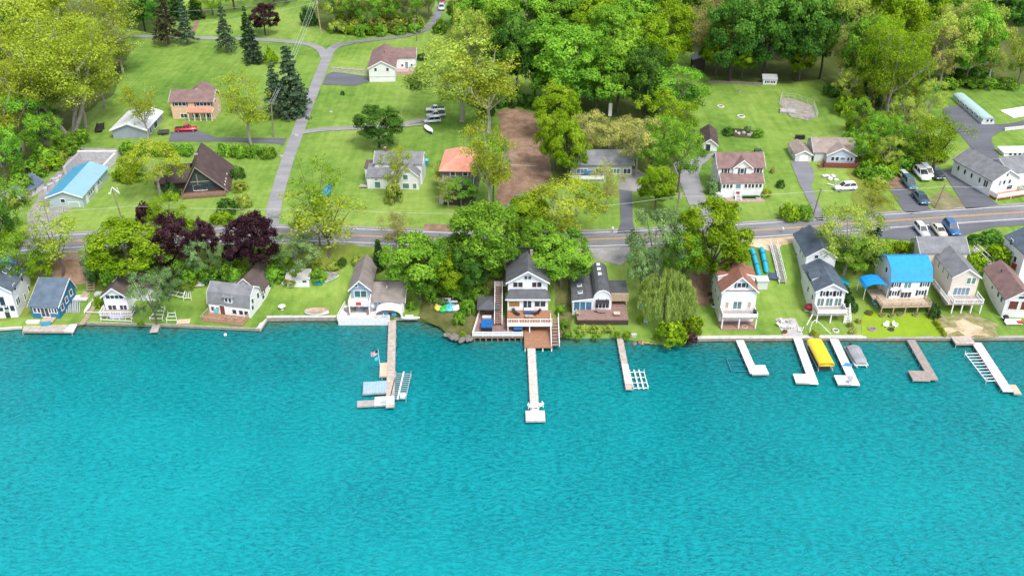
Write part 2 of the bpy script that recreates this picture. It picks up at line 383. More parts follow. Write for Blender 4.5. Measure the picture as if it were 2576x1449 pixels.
# ---- water
def water_mat():
    t=NT('lake_water'); co=t.coord('Object')
    big=t.noise(co,0.022,3,0.55); mid=t.noise(co,0.12,3,0.6)
    # ripples: warped, stretched crests
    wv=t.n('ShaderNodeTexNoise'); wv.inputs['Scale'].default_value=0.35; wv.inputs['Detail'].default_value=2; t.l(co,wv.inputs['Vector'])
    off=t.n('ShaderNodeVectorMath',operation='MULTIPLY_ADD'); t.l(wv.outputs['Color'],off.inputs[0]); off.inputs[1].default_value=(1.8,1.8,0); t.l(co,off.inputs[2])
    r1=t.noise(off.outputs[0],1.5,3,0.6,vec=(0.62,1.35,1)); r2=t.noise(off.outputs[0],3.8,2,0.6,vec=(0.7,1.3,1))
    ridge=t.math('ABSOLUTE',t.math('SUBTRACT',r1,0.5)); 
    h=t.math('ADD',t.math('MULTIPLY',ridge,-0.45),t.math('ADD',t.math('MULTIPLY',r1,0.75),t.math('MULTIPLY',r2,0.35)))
    sp=t.n('ShaderNodeSeparateXYZ'); t.l(co,sp.inputs[0])
    at=t.n('ShaderNodeAttribute'); at.attribute_name='depth'
    deep=t.ramp(t.math('ADD',at.outputs['Fac'],t.math('MULTIPLY',t.math('SUBTRACT',mid,0.5),0.25)),[(0.0,(0.07,0.115,0.07)),(0.05,(0.028,0.145,0.125)),(0.12,(0.006,0.150,0.155)),(0.30,(0.000,0.190,0.202)),(0.6,(0.000,0.228,0.252)),(1.0,(0.003,0.280,0.305))])
    patch=t.ramp(t.math('ADD',t.math('MULTIPLY',big,0.75),t.math('MULTIPLY',mid,0.25)),[(0.38,(0.74,0.80,0.85)),(0.62,(1.10,1.08,1.06))])
    col=t.mix(1.0,deep,patch,'MULTIPLY')
    tr=t.ramp(h,[(0.36,(0.45,0.64,0.70)),(0.48,(1.0,1.0,1.0))])  # wave troughs: ripple shading multiplied into the base colour
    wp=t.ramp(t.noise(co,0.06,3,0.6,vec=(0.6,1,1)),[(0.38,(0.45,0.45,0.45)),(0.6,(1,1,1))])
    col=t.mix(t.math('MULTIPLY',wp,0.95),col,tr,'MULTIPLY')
    ln=t.ramp(ridge,[(0.0,(0.62,0.78,0.82)),(0.045,(1.0,1.0,1.0))]); col=t.mix(0.8,col,ln,'MULTIPLY')  # thin dark lines between waves, shading put into the colour
    lf=t.ramp(h,[(0.505,(0,0,0)),(0.60,(1,1,1))]); col=t.mix(t.math('MULTIPLY',lf,t.math('ADD',0.30,t.math('MULTIPLY',at.outputs['Fac'],0.16))),col,(0.012,0.36,0.40))  # pale flecks: light on the ripples mixed into the base colour
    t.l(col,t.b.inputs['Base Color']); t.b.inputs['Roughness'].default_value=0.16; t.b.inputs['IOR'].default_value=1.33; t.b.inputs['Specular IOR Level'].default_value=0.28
    t.bump(h,0.6,0.5); return t.m
def make_water():
    ys=np.concatenate([np.arange(-40,60,12.0),np.arange(60,180,1.5),np.arange(180,200,10)]); xs=np.arange(-400,401,4.0)
    mb=MB(); dep=[]
    for x in xs:
        for y in ys:
            mb.v.append((float(x),float(y),0.0))
            d=float(yshore_s(x))-y
            k=max(0,min(1,d/60.0)); k=k**0.75
            k*= 1.0-0.25*max(0,min(1,(x-10)/90.0)) 
            if x<0: k+=0.12*min(1,-x/90.0)*min(1,max(0,d)/30.0)
            dep.append(k)
    n=len(ys)
    for i in range(len(xs)-1):
        for j in range(n-1): mb.f.append((i*n+j,(i+1)*n+j,(i+1)*n+j+1,i*n+j+1)); mb.m.append(0)
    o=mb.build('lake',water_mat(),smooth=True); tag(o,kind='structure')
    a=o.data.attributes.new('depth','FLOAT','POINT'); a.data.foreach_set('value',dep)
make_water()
# ================================================================ trees
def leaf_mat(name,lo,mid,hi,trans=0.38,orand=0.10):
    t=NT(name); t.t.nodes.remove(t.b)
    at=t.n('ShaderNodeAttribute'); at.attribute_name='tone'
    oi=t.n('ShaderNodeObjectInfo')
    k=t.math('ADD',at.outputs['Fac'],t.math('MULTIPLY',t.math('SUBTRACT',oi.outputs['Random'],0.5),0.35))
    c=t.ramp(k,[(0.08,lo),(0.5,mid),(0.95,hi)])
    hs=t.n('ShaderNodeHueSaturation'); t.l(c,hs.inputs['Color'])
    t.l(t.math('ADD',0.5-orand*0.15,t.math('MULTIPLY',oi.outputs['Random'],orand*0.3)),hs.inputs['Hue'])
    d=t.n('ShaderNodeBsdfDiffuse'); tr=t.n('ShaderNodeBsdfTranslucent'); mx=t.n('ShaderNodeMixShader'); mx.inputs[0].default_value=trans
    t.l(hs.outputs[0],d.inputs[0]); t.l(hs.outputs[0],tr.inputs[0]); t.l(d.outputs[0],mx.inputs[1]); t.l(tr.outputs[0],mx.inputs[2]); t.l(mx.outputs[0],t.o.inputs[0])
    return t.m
LM={
 'green':leaf_mat('green_leaves',(0.070,0.169,0.020),(0.183,0.393,0.036),(0.380,0.633,0.064)),
 'deep':leaf_mat('deep_green_leaves',(0.035,0.099,0.022),(0.091,0.239,0.036),(0.225,0.436,0.056)),
 'lime':leaf_mat('lime_leaves',(0.101,0.192,0.010),(0.227,0.383,0.016),(0.423,0.564,0.041)),
 'gold':leaf_mat('yellow_green_leaves',(0.166,0.223,0.022),(0.350,0.447,0.034),(0.563,0.642,0.077)),
 'olive':leaf_mat('olive_leaves',(0.183,0.239,0.050),(0.351,0.450,0.070),(0.590,0.674,0.120)),
 'tan':leaf_mat('tan_spring_leaves',(0.225,0.239,0.070),(0.421,0.436,0.120),(0.647,0.618,0.183)),
 'purple':leaf_mat('purple_leaves',(0.023,0.008,0.011),(0.063,0.028,0.036),(0.164,0.078,0.090)),
 'spruce':leaf_mat('spruce_needles',(0.031,0.067,0.039),(0.109,0.183,0.097),(0.243,0.365,0.207)),
 'brownspruce':leaf_mat('brown_spruce_needles',(0.044,0.046,0.022),(0.110,0.121,0.055),(0.209,0.220,0.110)),
 'dark':leaf_mat('dark_evergreen_needles',(0.016,0.050,0.016),(0.064,0.147,0.040),(0.155,0.295,0.070)),
 'willow':leaf_mat('willow_leaves',(0.196,0.266,0.056),(0.351,0.478,0.105),(0.534,0.647,0.183)),
 'grey':leaf_mat('grey_green_leaves',(0.094,0.171,0.062),(0.202,0.343,0.124),(0.389,0.560,0.218)),
 'silver':leaf_mat('silver_spruce_needles',(0.131,0.176,0.143),(0.241,0.308,0.253),(0.395,0.461,0.395)),
}
BARK=M('bark',(0.15,0.125,0.10),0.9,0.3,3,bump=0.5); PALEB=M('pale_bark',(0.36,0.33,0.29),0.9,0.25,3,bump=0.4); DARKB=M('dark_bark',(0.055,0.045,0.038),0.9,0.3,3)
def leaf_cloud(name,C,tone,nl,rad,leaf,rs,flat=0.7,up=0.35,centre=None,hang=0.0):
    """many small leaf faces scattered round the clump centres C (n,3)"""
    n=len(C); c=np.repeat(C,nl,0); tn=np.repeat(tone,nl)
    g=rs.normal(size=(n*nl,3)); g/=np.linalg.norm(g,axis=1,keepdims=True)
    rr=rs.uniform(0.25,1,(n*nl,1))**0.6
    rad=np.repeat(np.broadcast_to(rad,(n,)),nl)[:,None]
    off=g*rr*rad; off[:,2]*=flat
    if hang: off[:,2]-= np.abs(rs.normal(size=n*nl))*hang
    p=c+off
    nr=off/np.maximum(np.linalg.norm(off,axis=1,keepdims=True),1e-6)+rs.normal(size=p.shape)*0.45; nr[:,2]+=up
    if centre is not None:
        o=p-centre; nr+=0.6*o/np.maximum(np.linalg.norm(o,axis=1,keepdims=True),1e-6)
    nr/=np.linalg.norm(nr,axis=1,keepdims=True)
    a=np.cross(nr,rs.normal(size=p.shape)); a/=np.maximum(np.linalg.norm(a,axis=1,keepdims=True),1e-6); b=np.cross(nr,a)
    if hang:
        a=np.tile(np.array([[0,0,1.0]]),(len(p),1))+rs.normal(size=p.shape)*0.2; b=np.cross(nr,a); b/=np.maximum(np.linalg.norm(b,axis=1,keepdims=True),1e-6); b*=0.35; a*=1.6
    s=(leaf*rs.uniform(0.6,1.3,(len(p),1)))/2
    a*=s; b*=s*rs.uniform(0.55,0.9,(len(p),1))
    V=np.stack([p-a,p+b,p+a,p-b],1).reshape(-1,3)
    m=len(p); me=bpy.data.meshes.new(name)
    me.vertices.add(4*m); me.vertices.foreach_set('co',V.astype(np.float32).ravel())
    me.loops.add(4*m); me.loops.foreach_set('vertex_index',np.arange(4*m,dtype=np.int32))
    me.polygons.add(m); me.polygons.foreach_set('loop_start',np.arange(0,4*m,4,dtype=np.int32)); me.polygons.foreach_set('loop_total',np.full(m,4,np.int32))
    me.update()
    t=np.clip(tn+rs.normal(size=m)*0.10,0,1)
    at=me.attributes.new('tone','FLOAT','FACE'); at.data.foreach_set('value',t.astype(np.float32))
    me.materials.append(LM['green'])
    return me
def limbs(name,Ht,fork,R,rs,n=6,tr=0.025,sub=4,fine=True,lean=0.0,stems=1):
    """tapered trunk, curving limbs and branches; returns mesh and branch tips"""
    mb=MB(); tips=[]
    for st in range(stems):
        a0=rs.uniform(0,6.28); base=Vector((math.cos(a0)*0.02*Ht*(stems>1),math.sin(a0)*0.02*Ht*(stems>1),-0.3))
        top=Vector((lean+math.cos(a0)*R*0.35*(stems>1),math.sin(a0)*R*0.35*(stems>1),fork*Ht))
        midp=base.lerp(top,0.5)+Vector((rs.normal()*0.012*Ht,rs.normal()*0.012*Ht,0)); r=tr*Ht*(0.8 if stems>1 else 1)
        mb.tube(base-Vector((0,0,0.0)),base.lerp(midp,0.25),r*1.45,r*1.05,7); mb.tube(base.lerp(midp,0.25),midp,r*1.05,r*0.92,7); mb.tube(midp,top,r*0.92,r*0.8,7)
        for k in range(n):
            az=a0+6.283*k/n+rs.uniform(-.4,.4); up=rs.uniform(0.25,1.0)
            L=Vector((math.cos(az)*R*(0.95-0.5*up),math.sin(az)*R*(0.95-0.5*up),(1-fork)*Ht*(0.35+0.55*up)))
            s=midp.lerp(top,rs.uniform(0.6,1)); m1=s+L*0.45+Vector((0,0,-0.04*Ht*(1-up))); e=s+L
            mb.tube(s,m1,r*0.55,r*0.36,5); mb.tube(m1,e,r*0.36,r*0.10,4); tips.append(tuple(e))
            for j in range(sub):
                f=rs.uniform(0.3,1.0); q=s.lerp(m1,f) if rs.rand()<0.4 else m1.lerp(e,f*0.8)
                d=Vector((rs.normal()*0.7,rs.normal()*0.7,rs.uniform(0.1,0.9))).normalized()*R*rs.uniform(0.3,0.55)
                mb.tube(q,q+d,r*0.2,r*0.05,4); tips.append(tuple(q+d)); tips.append(tuple(q+d*0.6))
                if fine:
                    for i2 in range(3):
                        q2=q+d*rs.uniform(0.3,0.9); d2=(d.normalized()+Vector(rs.normal(size=3)*0.7)).normalized()*R*rs.uniform(0.15,0.3)
                        mb.tube(q2,q2+d2,r*0.09,r*0.03,3,cap=False); tips.append(tuple(q2+d2))
    me=bpy.data.meshes.new(name); me.from_pydata(mb.v,[],mb.f); me.materials.append(BARK); me.update()
    return me,np.array(tips)
PROTO={}
def proto_broad(key,seed,Ht=14.0,R=5.6,low=0.16,boughs=15,cl=16,nl=58,leaf=0.38,br=0.40,stems=1,fork=0.3):
    rs=np.random.RandomState(seed)
    tm,tips=limbs(key+'_trunk',Ht,fork,R*0.8,rs,6,0.02,2,False,stems=stems)
    cz=Ht*(1+low)/2; hz=Ht*(1-low)/2
    C=[];T=[]
    for k in range(boughs):
        th=math.pi*(1+5**0.5)*k+rs.uniform(-.5,.5); f=(k+0.5)/boughs; zz=1-1.75*f
        rr=math.sqrt(max(0,1-zz*zz)); s=rs.uniform(0.55,0.80)
        bc=np.array([math.cos(th)*rr*R*s,math.sin(th)*rr*R*s,cz+zz*hz*s*(1.0 if zz>0 else 0.85)])
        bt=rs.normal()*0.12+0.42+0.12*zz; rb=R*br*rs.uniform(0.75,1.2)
        for j in range(cl):
            g=rs.normal(size=3); g/=np.linalg.norm(g); g[2]=abs(g[2])*1.0-0.25
            o=bc-np.array([0,0,cz]); o=o/max(np.linalg.norm(o),1e-6); g=g+0.5*o; g/=np.linalg.norm(g)
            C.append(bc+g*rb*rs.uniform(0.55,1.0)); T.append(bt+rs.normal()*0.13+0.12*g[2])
    C=np.array(C); C[:,2]=np.maximum(C[:,2],low*Ht*0.8)
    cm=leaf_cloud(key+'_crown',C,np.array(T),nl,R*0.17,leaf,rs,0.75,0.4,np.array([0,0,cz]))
    PROTO.setdefault(key,[]).append((tm,cm,Ht,R*2))
def proto_sparse(key,seed,Ht=15.0,R=5.5,fork=0.28,n=6,sub=5,nl=11,leaf=0.42,rad=0.85,stems=1,tr=0.017):
    rs=np.random.RandomState(seed)
    tm,tips=limbs(key+'_trunk',Ht,fork,R,rs,n,tr,sub,True,stems=stems)
    T=0.5+rs.normal(size=len(tips))*0.16
    cm=leaf_cloud(key+'_crown',tips,T,nl,rad,leaf,rs,0.6,0.3)
    w=2*np.percentile(np.abs(tips[:,:2]).max(1),96); PROTO.setdefault(key,[]).append((tm,cm,float(tips[:,2].max())+0.4,float(w)))
def proto_conifer(key,seed,Ht=12.0,R=2.6,low=0.10,layers=15,leaf=0.42,nl=15,droop=0.42,gap=0.26,power=0.9):
    rs=np.random.RandomState(seed); mb=MB(); mb.tube((0,0,-0.3),(0,0,Ht*0.95),0.02*Ht,0.004*Ht,6)
    C=[];T=[]
    for k in range(layers):
        f=k/(layers-1); z=Ht*(low+(1-low)*f); r=R*((1-f)**power)*rs.uniform(0.85,1.1)+0.12
        m=max(4,int(13*(1-f)+4)); ph=rs.uniform(0,6.28)
        for j in range(m):
            if rs.rand()<gap: continue
            az=ph+6.283*j/m+rs.uniform(-.2,.2); rr=r*rs.uniform(0.75,1.12)
            e=Vector((math.cos(az)*rr,math.sin(az)*rr,z-droop*rr*rs.uniform(0.7,1.2)))
            mb.tube((0,0,z),e,0.05,0.015,3,cap=False)
            for q in np.arange(0.35,1.01,0.22):
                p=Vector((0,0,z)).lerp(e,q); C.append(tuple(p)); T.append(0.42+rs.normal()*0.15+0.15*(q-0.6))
    me=bpy.data.meshes.new(key+'_trunk'); me.from_pydata(mb.v,[],mb.f); me.materials.append(BARK); me.update()
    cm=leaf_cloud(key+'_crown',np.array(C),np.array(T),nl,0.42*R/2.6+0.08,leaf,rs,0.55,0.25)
    PROTO.setdefault(key,[]).append((me,cm,Ht,R*2))
def proto_bush(key,seed,Ht=2.4,R=1.7,cl=46,nl=26,leaf=0.30):
    rs=np.random.RandomState(seed); mb=MB()
    for k in range(6):
        a=rs.uniform(0,6.28); mb.tube((0,0,-0.2),(math.cos(a)*R*0.5,math.sin(a)*R*0.5,Ht*0.6),0.05,0.02,4)
    C=[];T=[]
    for k in range(cl):
        g=rs.normal(size=3); g/=np.linalg.norm(g); g[2]=abs(g[2]); s=rs.uniform(0.6,0.86)
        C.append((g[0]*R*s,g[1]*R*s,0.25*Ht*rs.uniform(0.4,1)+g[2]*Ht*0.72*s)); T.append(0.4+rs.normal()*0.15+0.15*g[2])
    me=bpy.data.meshes.new(key+'_stems'); me.from_pydata(mb.v,[],mb.f); me.materials.append(BARK); me.update()
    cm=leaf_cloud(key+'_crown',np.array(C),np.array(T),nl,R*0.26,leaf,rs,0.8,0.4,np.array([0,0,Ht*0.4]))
    PROTO.setdefault(key,[]).append((me,cm,Ht,R*2))
def proto_willow(key,seed,Ht=9.0,R=4.6):
    rs=np.random.RandomState(seed); tm,tips=limbs(key+'_trunk',Ht*0.9,0.3,R*0.8,rs,7,0.03,3,False)
    C=[];T=[]
    for k in range(120):
        az=rs.uniform(0,6.28); r=R*math.sqrt(rs.uniform(0.02,0.95)); zt=Ht*(1-0.42*(r/R)**2)*rs.uniform(0.88,1.02); L=zt*rs.uniform(0.3,0.75)*(0.35+0.65*r/R)
        tt=0.5+rs.normal()*0.15
        for q in np.arange(0,L,0.45):
            rr=r+0.5*math.sin(q); C.append((math.cos(az)*rr+rs.normal()*.12,math.sin(az)*rr+rs.normal()*.12,zt-q)); T.append(tt)
    cm=leaf_cloud(key+'_crown',np.array(C),np.array(T),17,0.42,0.42,rs,0.8,0.2,hang=0.25)
    PROTO.setdefault(key,[]).append((tm,cm,Ht,R*2))
for s in (1,2,3,4,5,6): proto_broad('broad',s,boughs=15+s%3*2,low=0.06)
for s in (11,12,13): proto_broad('loose',s,boughs=12,cl=14,nl=40,br=0.46,low=0.12,leaf=0.32)
for s in (21,22,23,24): proto_sparse('sparse',s,nl=40,rad=1.1,leaf=0.26)
for s in (25,26): proto_sparse('multi',s,stems=3,n=5,sub=5,nl=60,rad=1.15,leaf=0.21)
for s in (31,32): proto_sparse('thin',s,nl=15,leaf=0.36,rad=1.1,sub=4,tr=0.012)
for s in (41,42,43): proto_conifer('conifer',s)
for s in (44,45): proto_conifer('ragged',s,low=0.2,layers=13,gap=0.35,droop=0.5,nl=10)
for s in (51,52): proto_conifer('column',s,Ht=6,R=0.9,low=0.02,layers=16,leaf=0.26,nl=12,droop=-0.5,gap=0.0,power=0.55)
for s in (61,62,63,64): proto_bush('bush',s)
proto_willow('willow',71)
for s in (75,): proto_conifer('bare',s,low=0.12,layers=15,gap=0.3,droop=0.25,nl=3,leaf=0.3)
KIND={ # kind: (prototype, leaves, bark, default name)
 'green':('broad','green',BARK),'deep':('broad','deep',DARKB),'lime':('broad','lime',BARK),'purple':('broad','purple',DARKB),
 'lgreen':('loose','green',BARK),'llime':('loose','lime',BARK),'lolive':('loose','olive',PALEB),'ltan':('loose','tan',PALEB),'lgold':('loose','gold',PALEB),'lgrey':('loose','grey',BARK),'ldeep':('loose','deep',DARKB),
 'gold':('sparse','gold',PALEB),'olive':('sparse','olive',PALEB),'tan':('sparse','tan',PALEB),'slime':('sparse','lime',DARKB),'sgrey':('sparse','grey',BARK),
 'mgold':('multi','gold',PALEB),'mlime':('multi','lime',PALEB),'thin':('thin','gold',BARK),'thinl':('thin','lime',BARK),'thint':('thin','tan',PALEB),
 'spruce':('conifer','spruce',BARK),'bspruce':('ragged','brownspruce',BARK),'dspruce':('conifer','dark',DARKB),'rspruce':('ragged','spruce',BARK),'dead':('bare','silver',PALEB),
 'arbor':('column','dark',DARKB),'willow':('willow','willow',BARK),
 'b_lime':('bush','lime',BARK),'b_green':('bush','green',BARK),'b_deep':('bush','deep',BARK),'b_olive':('bush','olive',BARK),'b_gold':('bush','gold',BARK),'b_dark':('bush','dark',BARK),'b_purple':('bush','purple',BARK),'b_grey':('bush','grey',BARK),'b_tan':('bush','tan',BARK)}
NAME={'broad':'leafy_tree','loose':'leafy_tree','sparse':'spring_tree','multi':'multi_stem_tree','thin':'spring_tree','conifer':'spruce_tree','ragged':'spruce_tree','bare':'spruce_tree','column':'arborvitae','willow':'willow_tree','bush':'shrub'}
_cnt={}
def T(kind,u,vt,vb,w,label,group=None,name=None,cat=None):
    pk,lm,bk=KIND[kind]; pl=PROTO[pk]; i=_cnt.get(pk,0); _cnt[pk]=i+1
    tm,cm,h0,w0=pl[i%len(pl)]
    g=G(u,vb); s=scale_at(g); dep=math.atan2(CZ-g.z,g.y)
    W=w/s; hh=(vb-vt)/(s*math.cos(dep))
    # a crown is deep as well as tall: its far side adds to the height seen, its near side to the foot
    hh=max(hh-0.16*W*math.sin(dep)/math.cos(dep),0.6*hh)
    isb = pk=='bush'
    n=name or NAME[pk]
    t=thing(n,label,cat or ('shrub' if isb else 'tree'),g,rnd.uniform(0,6.28),group)
    sx=W/w0; sz=hh/h0
    t.scale=(sx,sx,sz)
    a=bpy.data.objects.new('stems' if isb else 'trunk',tm); COL.objects.link(a); a.parent=t
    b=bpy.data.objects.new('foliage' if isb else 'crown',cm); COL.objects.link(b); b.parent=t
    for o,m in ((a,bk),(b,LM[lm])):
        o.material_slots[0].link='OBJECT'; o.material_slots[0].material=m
    return t
ORD=['leftmost','second','third','fourth','fifth','sixth','seventh','eighth','ninth','tenth']
def row(kind,where,group,items,what=None,name=None):
    """several alike plants told apart by their order from left to right"""
    it=sorted(items); n=len(it)
    for i,(u,vt,vb,w) in enumerate(it):
        o='rightmost' if (i==n-1 and n>1) else ORD[i]
        T(kind,u,vt,vb,w,f'{what}, {o} from left {where}' if o not in ('leftmost','rightmost') else f'{what}, {o} {where}' if n>1 else f'{what} {where}',group,name)
# ---------------------------------------------------------------- planting (u, top, base, width as surveyed)
# left wood
T('mgold',178,38,335,240,'tall yellow green tree with pale forked trunks leaning left behind the white roofed garage')
T('gold',215,95,320,150,'yellow green tree with one dark footed trunk beside the pale forked trunks')
T('gold',95,60,300,210,'broad yellow green tree in the left wood, behind the forked trunks')
row('gold','along the left edge of the left wood','yellow green trees at the left edge',[(20,70,330,170),(8,150,420,130),(60,150,380,130)],'sparse yellow tree')
row('lgold','at the back of the left wood','bright yellow trees at the back',[(60,-50,150,190),(150,-10,210,190),(235,-40,170,170)],'full yellow green tree')
row('olive','on the right edge of the left wood','dull trees edging the left lawn',[(275,20,190,150),(310,70,185,110),(262,150,275,100),(300,-60,110,150)],'sparse dull olive tree')
row('lgreen','low in the left wood','green trees low in the left wood',[(55,235,400,140),(20,300,460,120),(120,280,400,110),(28,440,610,110)],'loose green tree')
row('ldeep','in the shade of the left wood','dark trees in the left wood',[(20,-60,120,160),(110,210,340,110),(12,470,640,90)],'dark green tree')
row('b_green','at the foot of the left wood','shrubs under the left wood',[(170,325,385,80),(120,350,415,80),(70,390,450,90),(205,318,360,50),(60,425,490,70)],'green shrub')
row('b_lime','in front of the left wood','bright shrubs left',[(140,385,425,60),(25,560,625,70),(85,440,475,50)],'bright green shrub')
T('b_deep',108,300,350,60,'dark green shrub in front of the left wood beside the forked trunks')
# top lawns
T('bspruce',425,-25,114,85,'wide brown green spruce standing by the upper lane')
T('rspruce',473,10,113,56,'narrow grey green spruce right of the brown spruce by the upper lane')
T('rspruce',572,15,134,58,'dark spruce alone on the lawn edge just below the upper lane')
T('dspruce',626,22,118,46,'slim dark spruce behind a bushier spruce by the upper lane')
T('spruce',640,60,158,66,'bushy spruce in front of the slim dark spruce')
row('deep','behind the brown spruce','dark trees at the top left',[(365,-20,80,90),(400,-40,60,80),(335,-50,60,90)],'dark rounded tree')
row('dspruce','at the top edge left of the dirt path','evergreens at the top edge',[(450,-40,48,60),(495,-30,48,50)],'dark evergreen')
T('llime',535,-30,40,100,'loose lime tree at the top edge right of the dirt path')
row('lgreen','at the top edge beyond the left lawn','trees beyond the left lawn',[(590,-60,25,110),(690,-60,12,110),(720,-70,5,90)],'pale green tree')
T('purple',668,8,90,70,'purple leaved tree on the upper lawn')
T('b_lime',683,112,162,40,'small round lime tree right of the bushy spruce',name='leafy_tree',cat='tree')
T('spruce',738,124,290,112,'tall blue green spruce beside the side road, the larger of two')
T('rspruce',700,160,298,84,'brownish spruce in front of the tall blue green spruce')
T('b_dark',778,4,64,48,'dark round evergreen beside the wooden pole at the top',name='evergreen_shrub')
row('lolive','in the grove above the curving lane','olive trees above the lane',[(845,-50,72,95),(905,-50,70,90),(985,-50,70,95),(1050,-60,55,80)],'olive green tree')
row('lgreen','in the grove above the curving lane','green trees above the lane',[(875,-40,80,85),(945,-40,82,95),(1020,-45,78,90),(1080,-50,50,60)],'mid green tree')
row('b_green','at the edge of the grove above the lane','green shrubs under the grove',[(915,52,90,50),(958,55,90,40),(1005,55,86,44),(1045,50,82,40)],'round green shrub')
row('b_lime','on the near edge of the grove above the lane','bright shrubs under the grove',[(880,58,88,30),(932,62,90,26)],'bright lime shrub')
T('b_green',1108,38,84,46,'round green shrub in the fork of the lane at the top')
T('b_lime',1102,70,84,18,'small lime shrub at the foot of the round green shrub in the fork')
T('deep',1160,-20,70,70,'dark leafy tree right of the fork at the top of the lane')
row('b_dark','by the white house with the brown roof','dark shrubs near the upper house',[(1045,196,226,32),(862,226,240,12),(1060,130,152,26)],'dark green shrub')
# middle yards
T('lolive',1162,100,305,240,'wide olive green tree right of the upper white house, above the parked trucks')
T('gold',1228,135,335,175,'yellow green tree behind the orange roofed house, next to the wide olive tree')
T('gold',1232,308,535,118,'tall yellow olive tree hiding the right side of the orange roofed house')
T('lgreen',1242,340,510,85,'green leafy tree between the orange roofed house and the brown dirt lot')
T('tan',1128,440,518,70,'thin bushy tree in front of the orange roofed house',)
T('thin',1108,395,470,50,'small yellow tree left of the orange roofed house')
T('deep',955,262,372,122,'round dark green tree on the lawn by the gravel drive')
T('gold',1000,365,500,78,'yellow green tree in front of the white farmhouse with grey roof')
T('b_olive',992,442,512,50,'bushy olive shrub in front of the white farmhouse with grey roof')
T('gold',372,215,350,84,'thin yellow tree in front of the white roofed garage')
T('gold',632,185,365,112,'round yellow green tree right of the peach house')
T('lgold',405,345,500,150,'yellow green tree left of the dark roofed house')
T('b_lime',330,398,450,90,'low yellow shrub at the edge of the concrete foundation')
row('b_green','in the hedge behind the dark roofed house','hedge of green shrubs',[(322,348,386,46),(356,350,390,48),(395,352,390,46),(432,352,392,46),(470,354,390,44),(568,352,392,46),(604,352,394,50),(640,354,394,48),(676,362,398,44)],'leafy green hedge shrub',)
row('b_olive','right of the dark roofed house','garden shrubs by the dark roofed house',[(606,445,480,46),(612,478,520,50)],'olive shrub')
row('b_deep','right of the dark roofed house','dark shrubs by the dark roofed house',[(574,488,535,62),(600,410,448,40)],'dark green shrub')
T('b_dark',434,448,500,50,'dark conical evergreen left of the dark roofed house',name='evergreen_shrub')
T('b_purple',368,495,560,52,'purple shrub above the bright lime tree by the main road')
T('llime',428,485,590,95,'loose lime tree above the purple trees')
row('b_lime','below the dark roofed house','lime shrubs above the road',[(470,540,580,60),(560,520,560,60)],'lime shrub')
T('lime',340,552,706,190,'bright lime tree standing over the main road at the left')
T('b_green',292,632,712,90,'green shrub under the bright lime tree at the roadside')
T('lgreen',412,618,712,112,'green tree beside the bright lime tree at the roadside')
T('purple',446,540,692,104,'purple leaved tree by the road, leftmost of three together')
T('purple',526,545,668,64,'slim purple leaved tree, middle one of three by the road')
T('purple',642,528,686,134,'widest purple leaved tree by the road, with a pale forked trunk')
T('thin',158,520,694,125,'thin yellow tree with dark forked trunk before the left end of the road')
T('lgreen',58,578,722,128,'green tree above the blue cottage at the left edge')
T('llime',108,640,712,70,'lime tree above the blue cottage')
row('b_green','on the bank behind the barn shaped house','green shrubs on the bank',[(560,640,700,70),(500,650,700,70),(700,650,695,70),(745,660,692,60),(800,668,700,60),(420,650,705,70),(610,660,700,60)],'green bank shrub')
row('b_lime','on the bank behind the barn shaped house','lime shrubs on the bank',[(575,612,660,70),(470,690,722,60),(716,628,668,60),(660,690,715,40)],'lime bank shrub')
T('lgrey',752,585,690,115,'grey green tree on the bank left of the bare trunked tree')
T('thinl',805,395,620,130,'thin lime tree with two dark stems beside the main road')
T('thin',828,478,645,165,'thin yellow tree with a tall grey trunk in front of the road')
T('thinl',757,500,612,95,'thin pale tree left of the two dark stems')
T('b_deep',862,640,668,28,'small dark round shrub on the grassy bank')
T('tan',1000,530,642,78,'thin yellow brown tree beside the road right of the steps')
T('arbor',955,604,678,30,'pair of pointed dark evergreens at the top of the white steps')
T('green',1058,578,752,160,'large pale green tree hiding the right end of the low tan roof')
T('lime',1128,632,752,108,'lime green tree left of the tall white lake house')
T('green',1222,505,705,188,'large dark green tree behind the tall white lake house, left of the roof')
T('deep',1190,600,745,100,'green tree between the lime tree and the tall white lake house')
T('lgold',1412,440,604,200,'wide yellow green tree above the road behind the grey dormer roof')
T('lime',1325,478,612,120,'bright green tree beside the road above the tall white lake house')
T('green',1352,545,655,110,'leafy green tree at the roadside right of the dark green tree')
T('green',1410,578,720,150,'leafy green tree between the tall white house and the barn roofed house')
T('arbor',1438,586,640,16,'narrow dark evergreen at the near edge of the road')
T('lgrey',1642,512,712,150,'grey green tree beside the road above the weeping willow')
T('lgrey',1610,610,742,80,'dull green tree left of the weeping willow')
T('dead',1648,610,715,50,'bare silvery spruce standing behind the weeping willow')
T('lime',1782,500,722,185,'broad yellow green tree above the red roofed lake house')
T('lgreen',1715,570,735,100,'green tree behind the weeping willow')
T('willow',1672,674,804,145,'pale weeping willow on the lawn by the shore')
T('b_lime',1685,792,862,95,'bright lime shrub at the shore below the willow')
T('b_lime',1738,776,838,62,'smaller lime shrub right of the willow at the shore')
T('b_purple',1735,830,862,44,'burgundy shrub at the shore beside the lime shrubs')
T('b_lime',1553,826,850,20,'round clipped shrub left of the narrow dock')
T('b_lime',1577,826,852,25,'round clipped shrub right of the narrow dock')
T('b_lime',1610,786,812,20,'small round lime shrub right of the brown deck')
row('b_olive','under the front of the brown deck','planting under the brown deck',[(1465,812,836,40),(1500,812,836,40),(1530,812,836,36)],'low yellow green shrub')
T('lgrey',394,676,815,104,'grey green tree in front of the brown roofed white cottage')
T('lgrey',430,665,745,80,'grey green tree behind the white frames by the brown roofed cottage')
T('b_lime',256,732,772,34,'small lime shrub left of the white cottage porch')
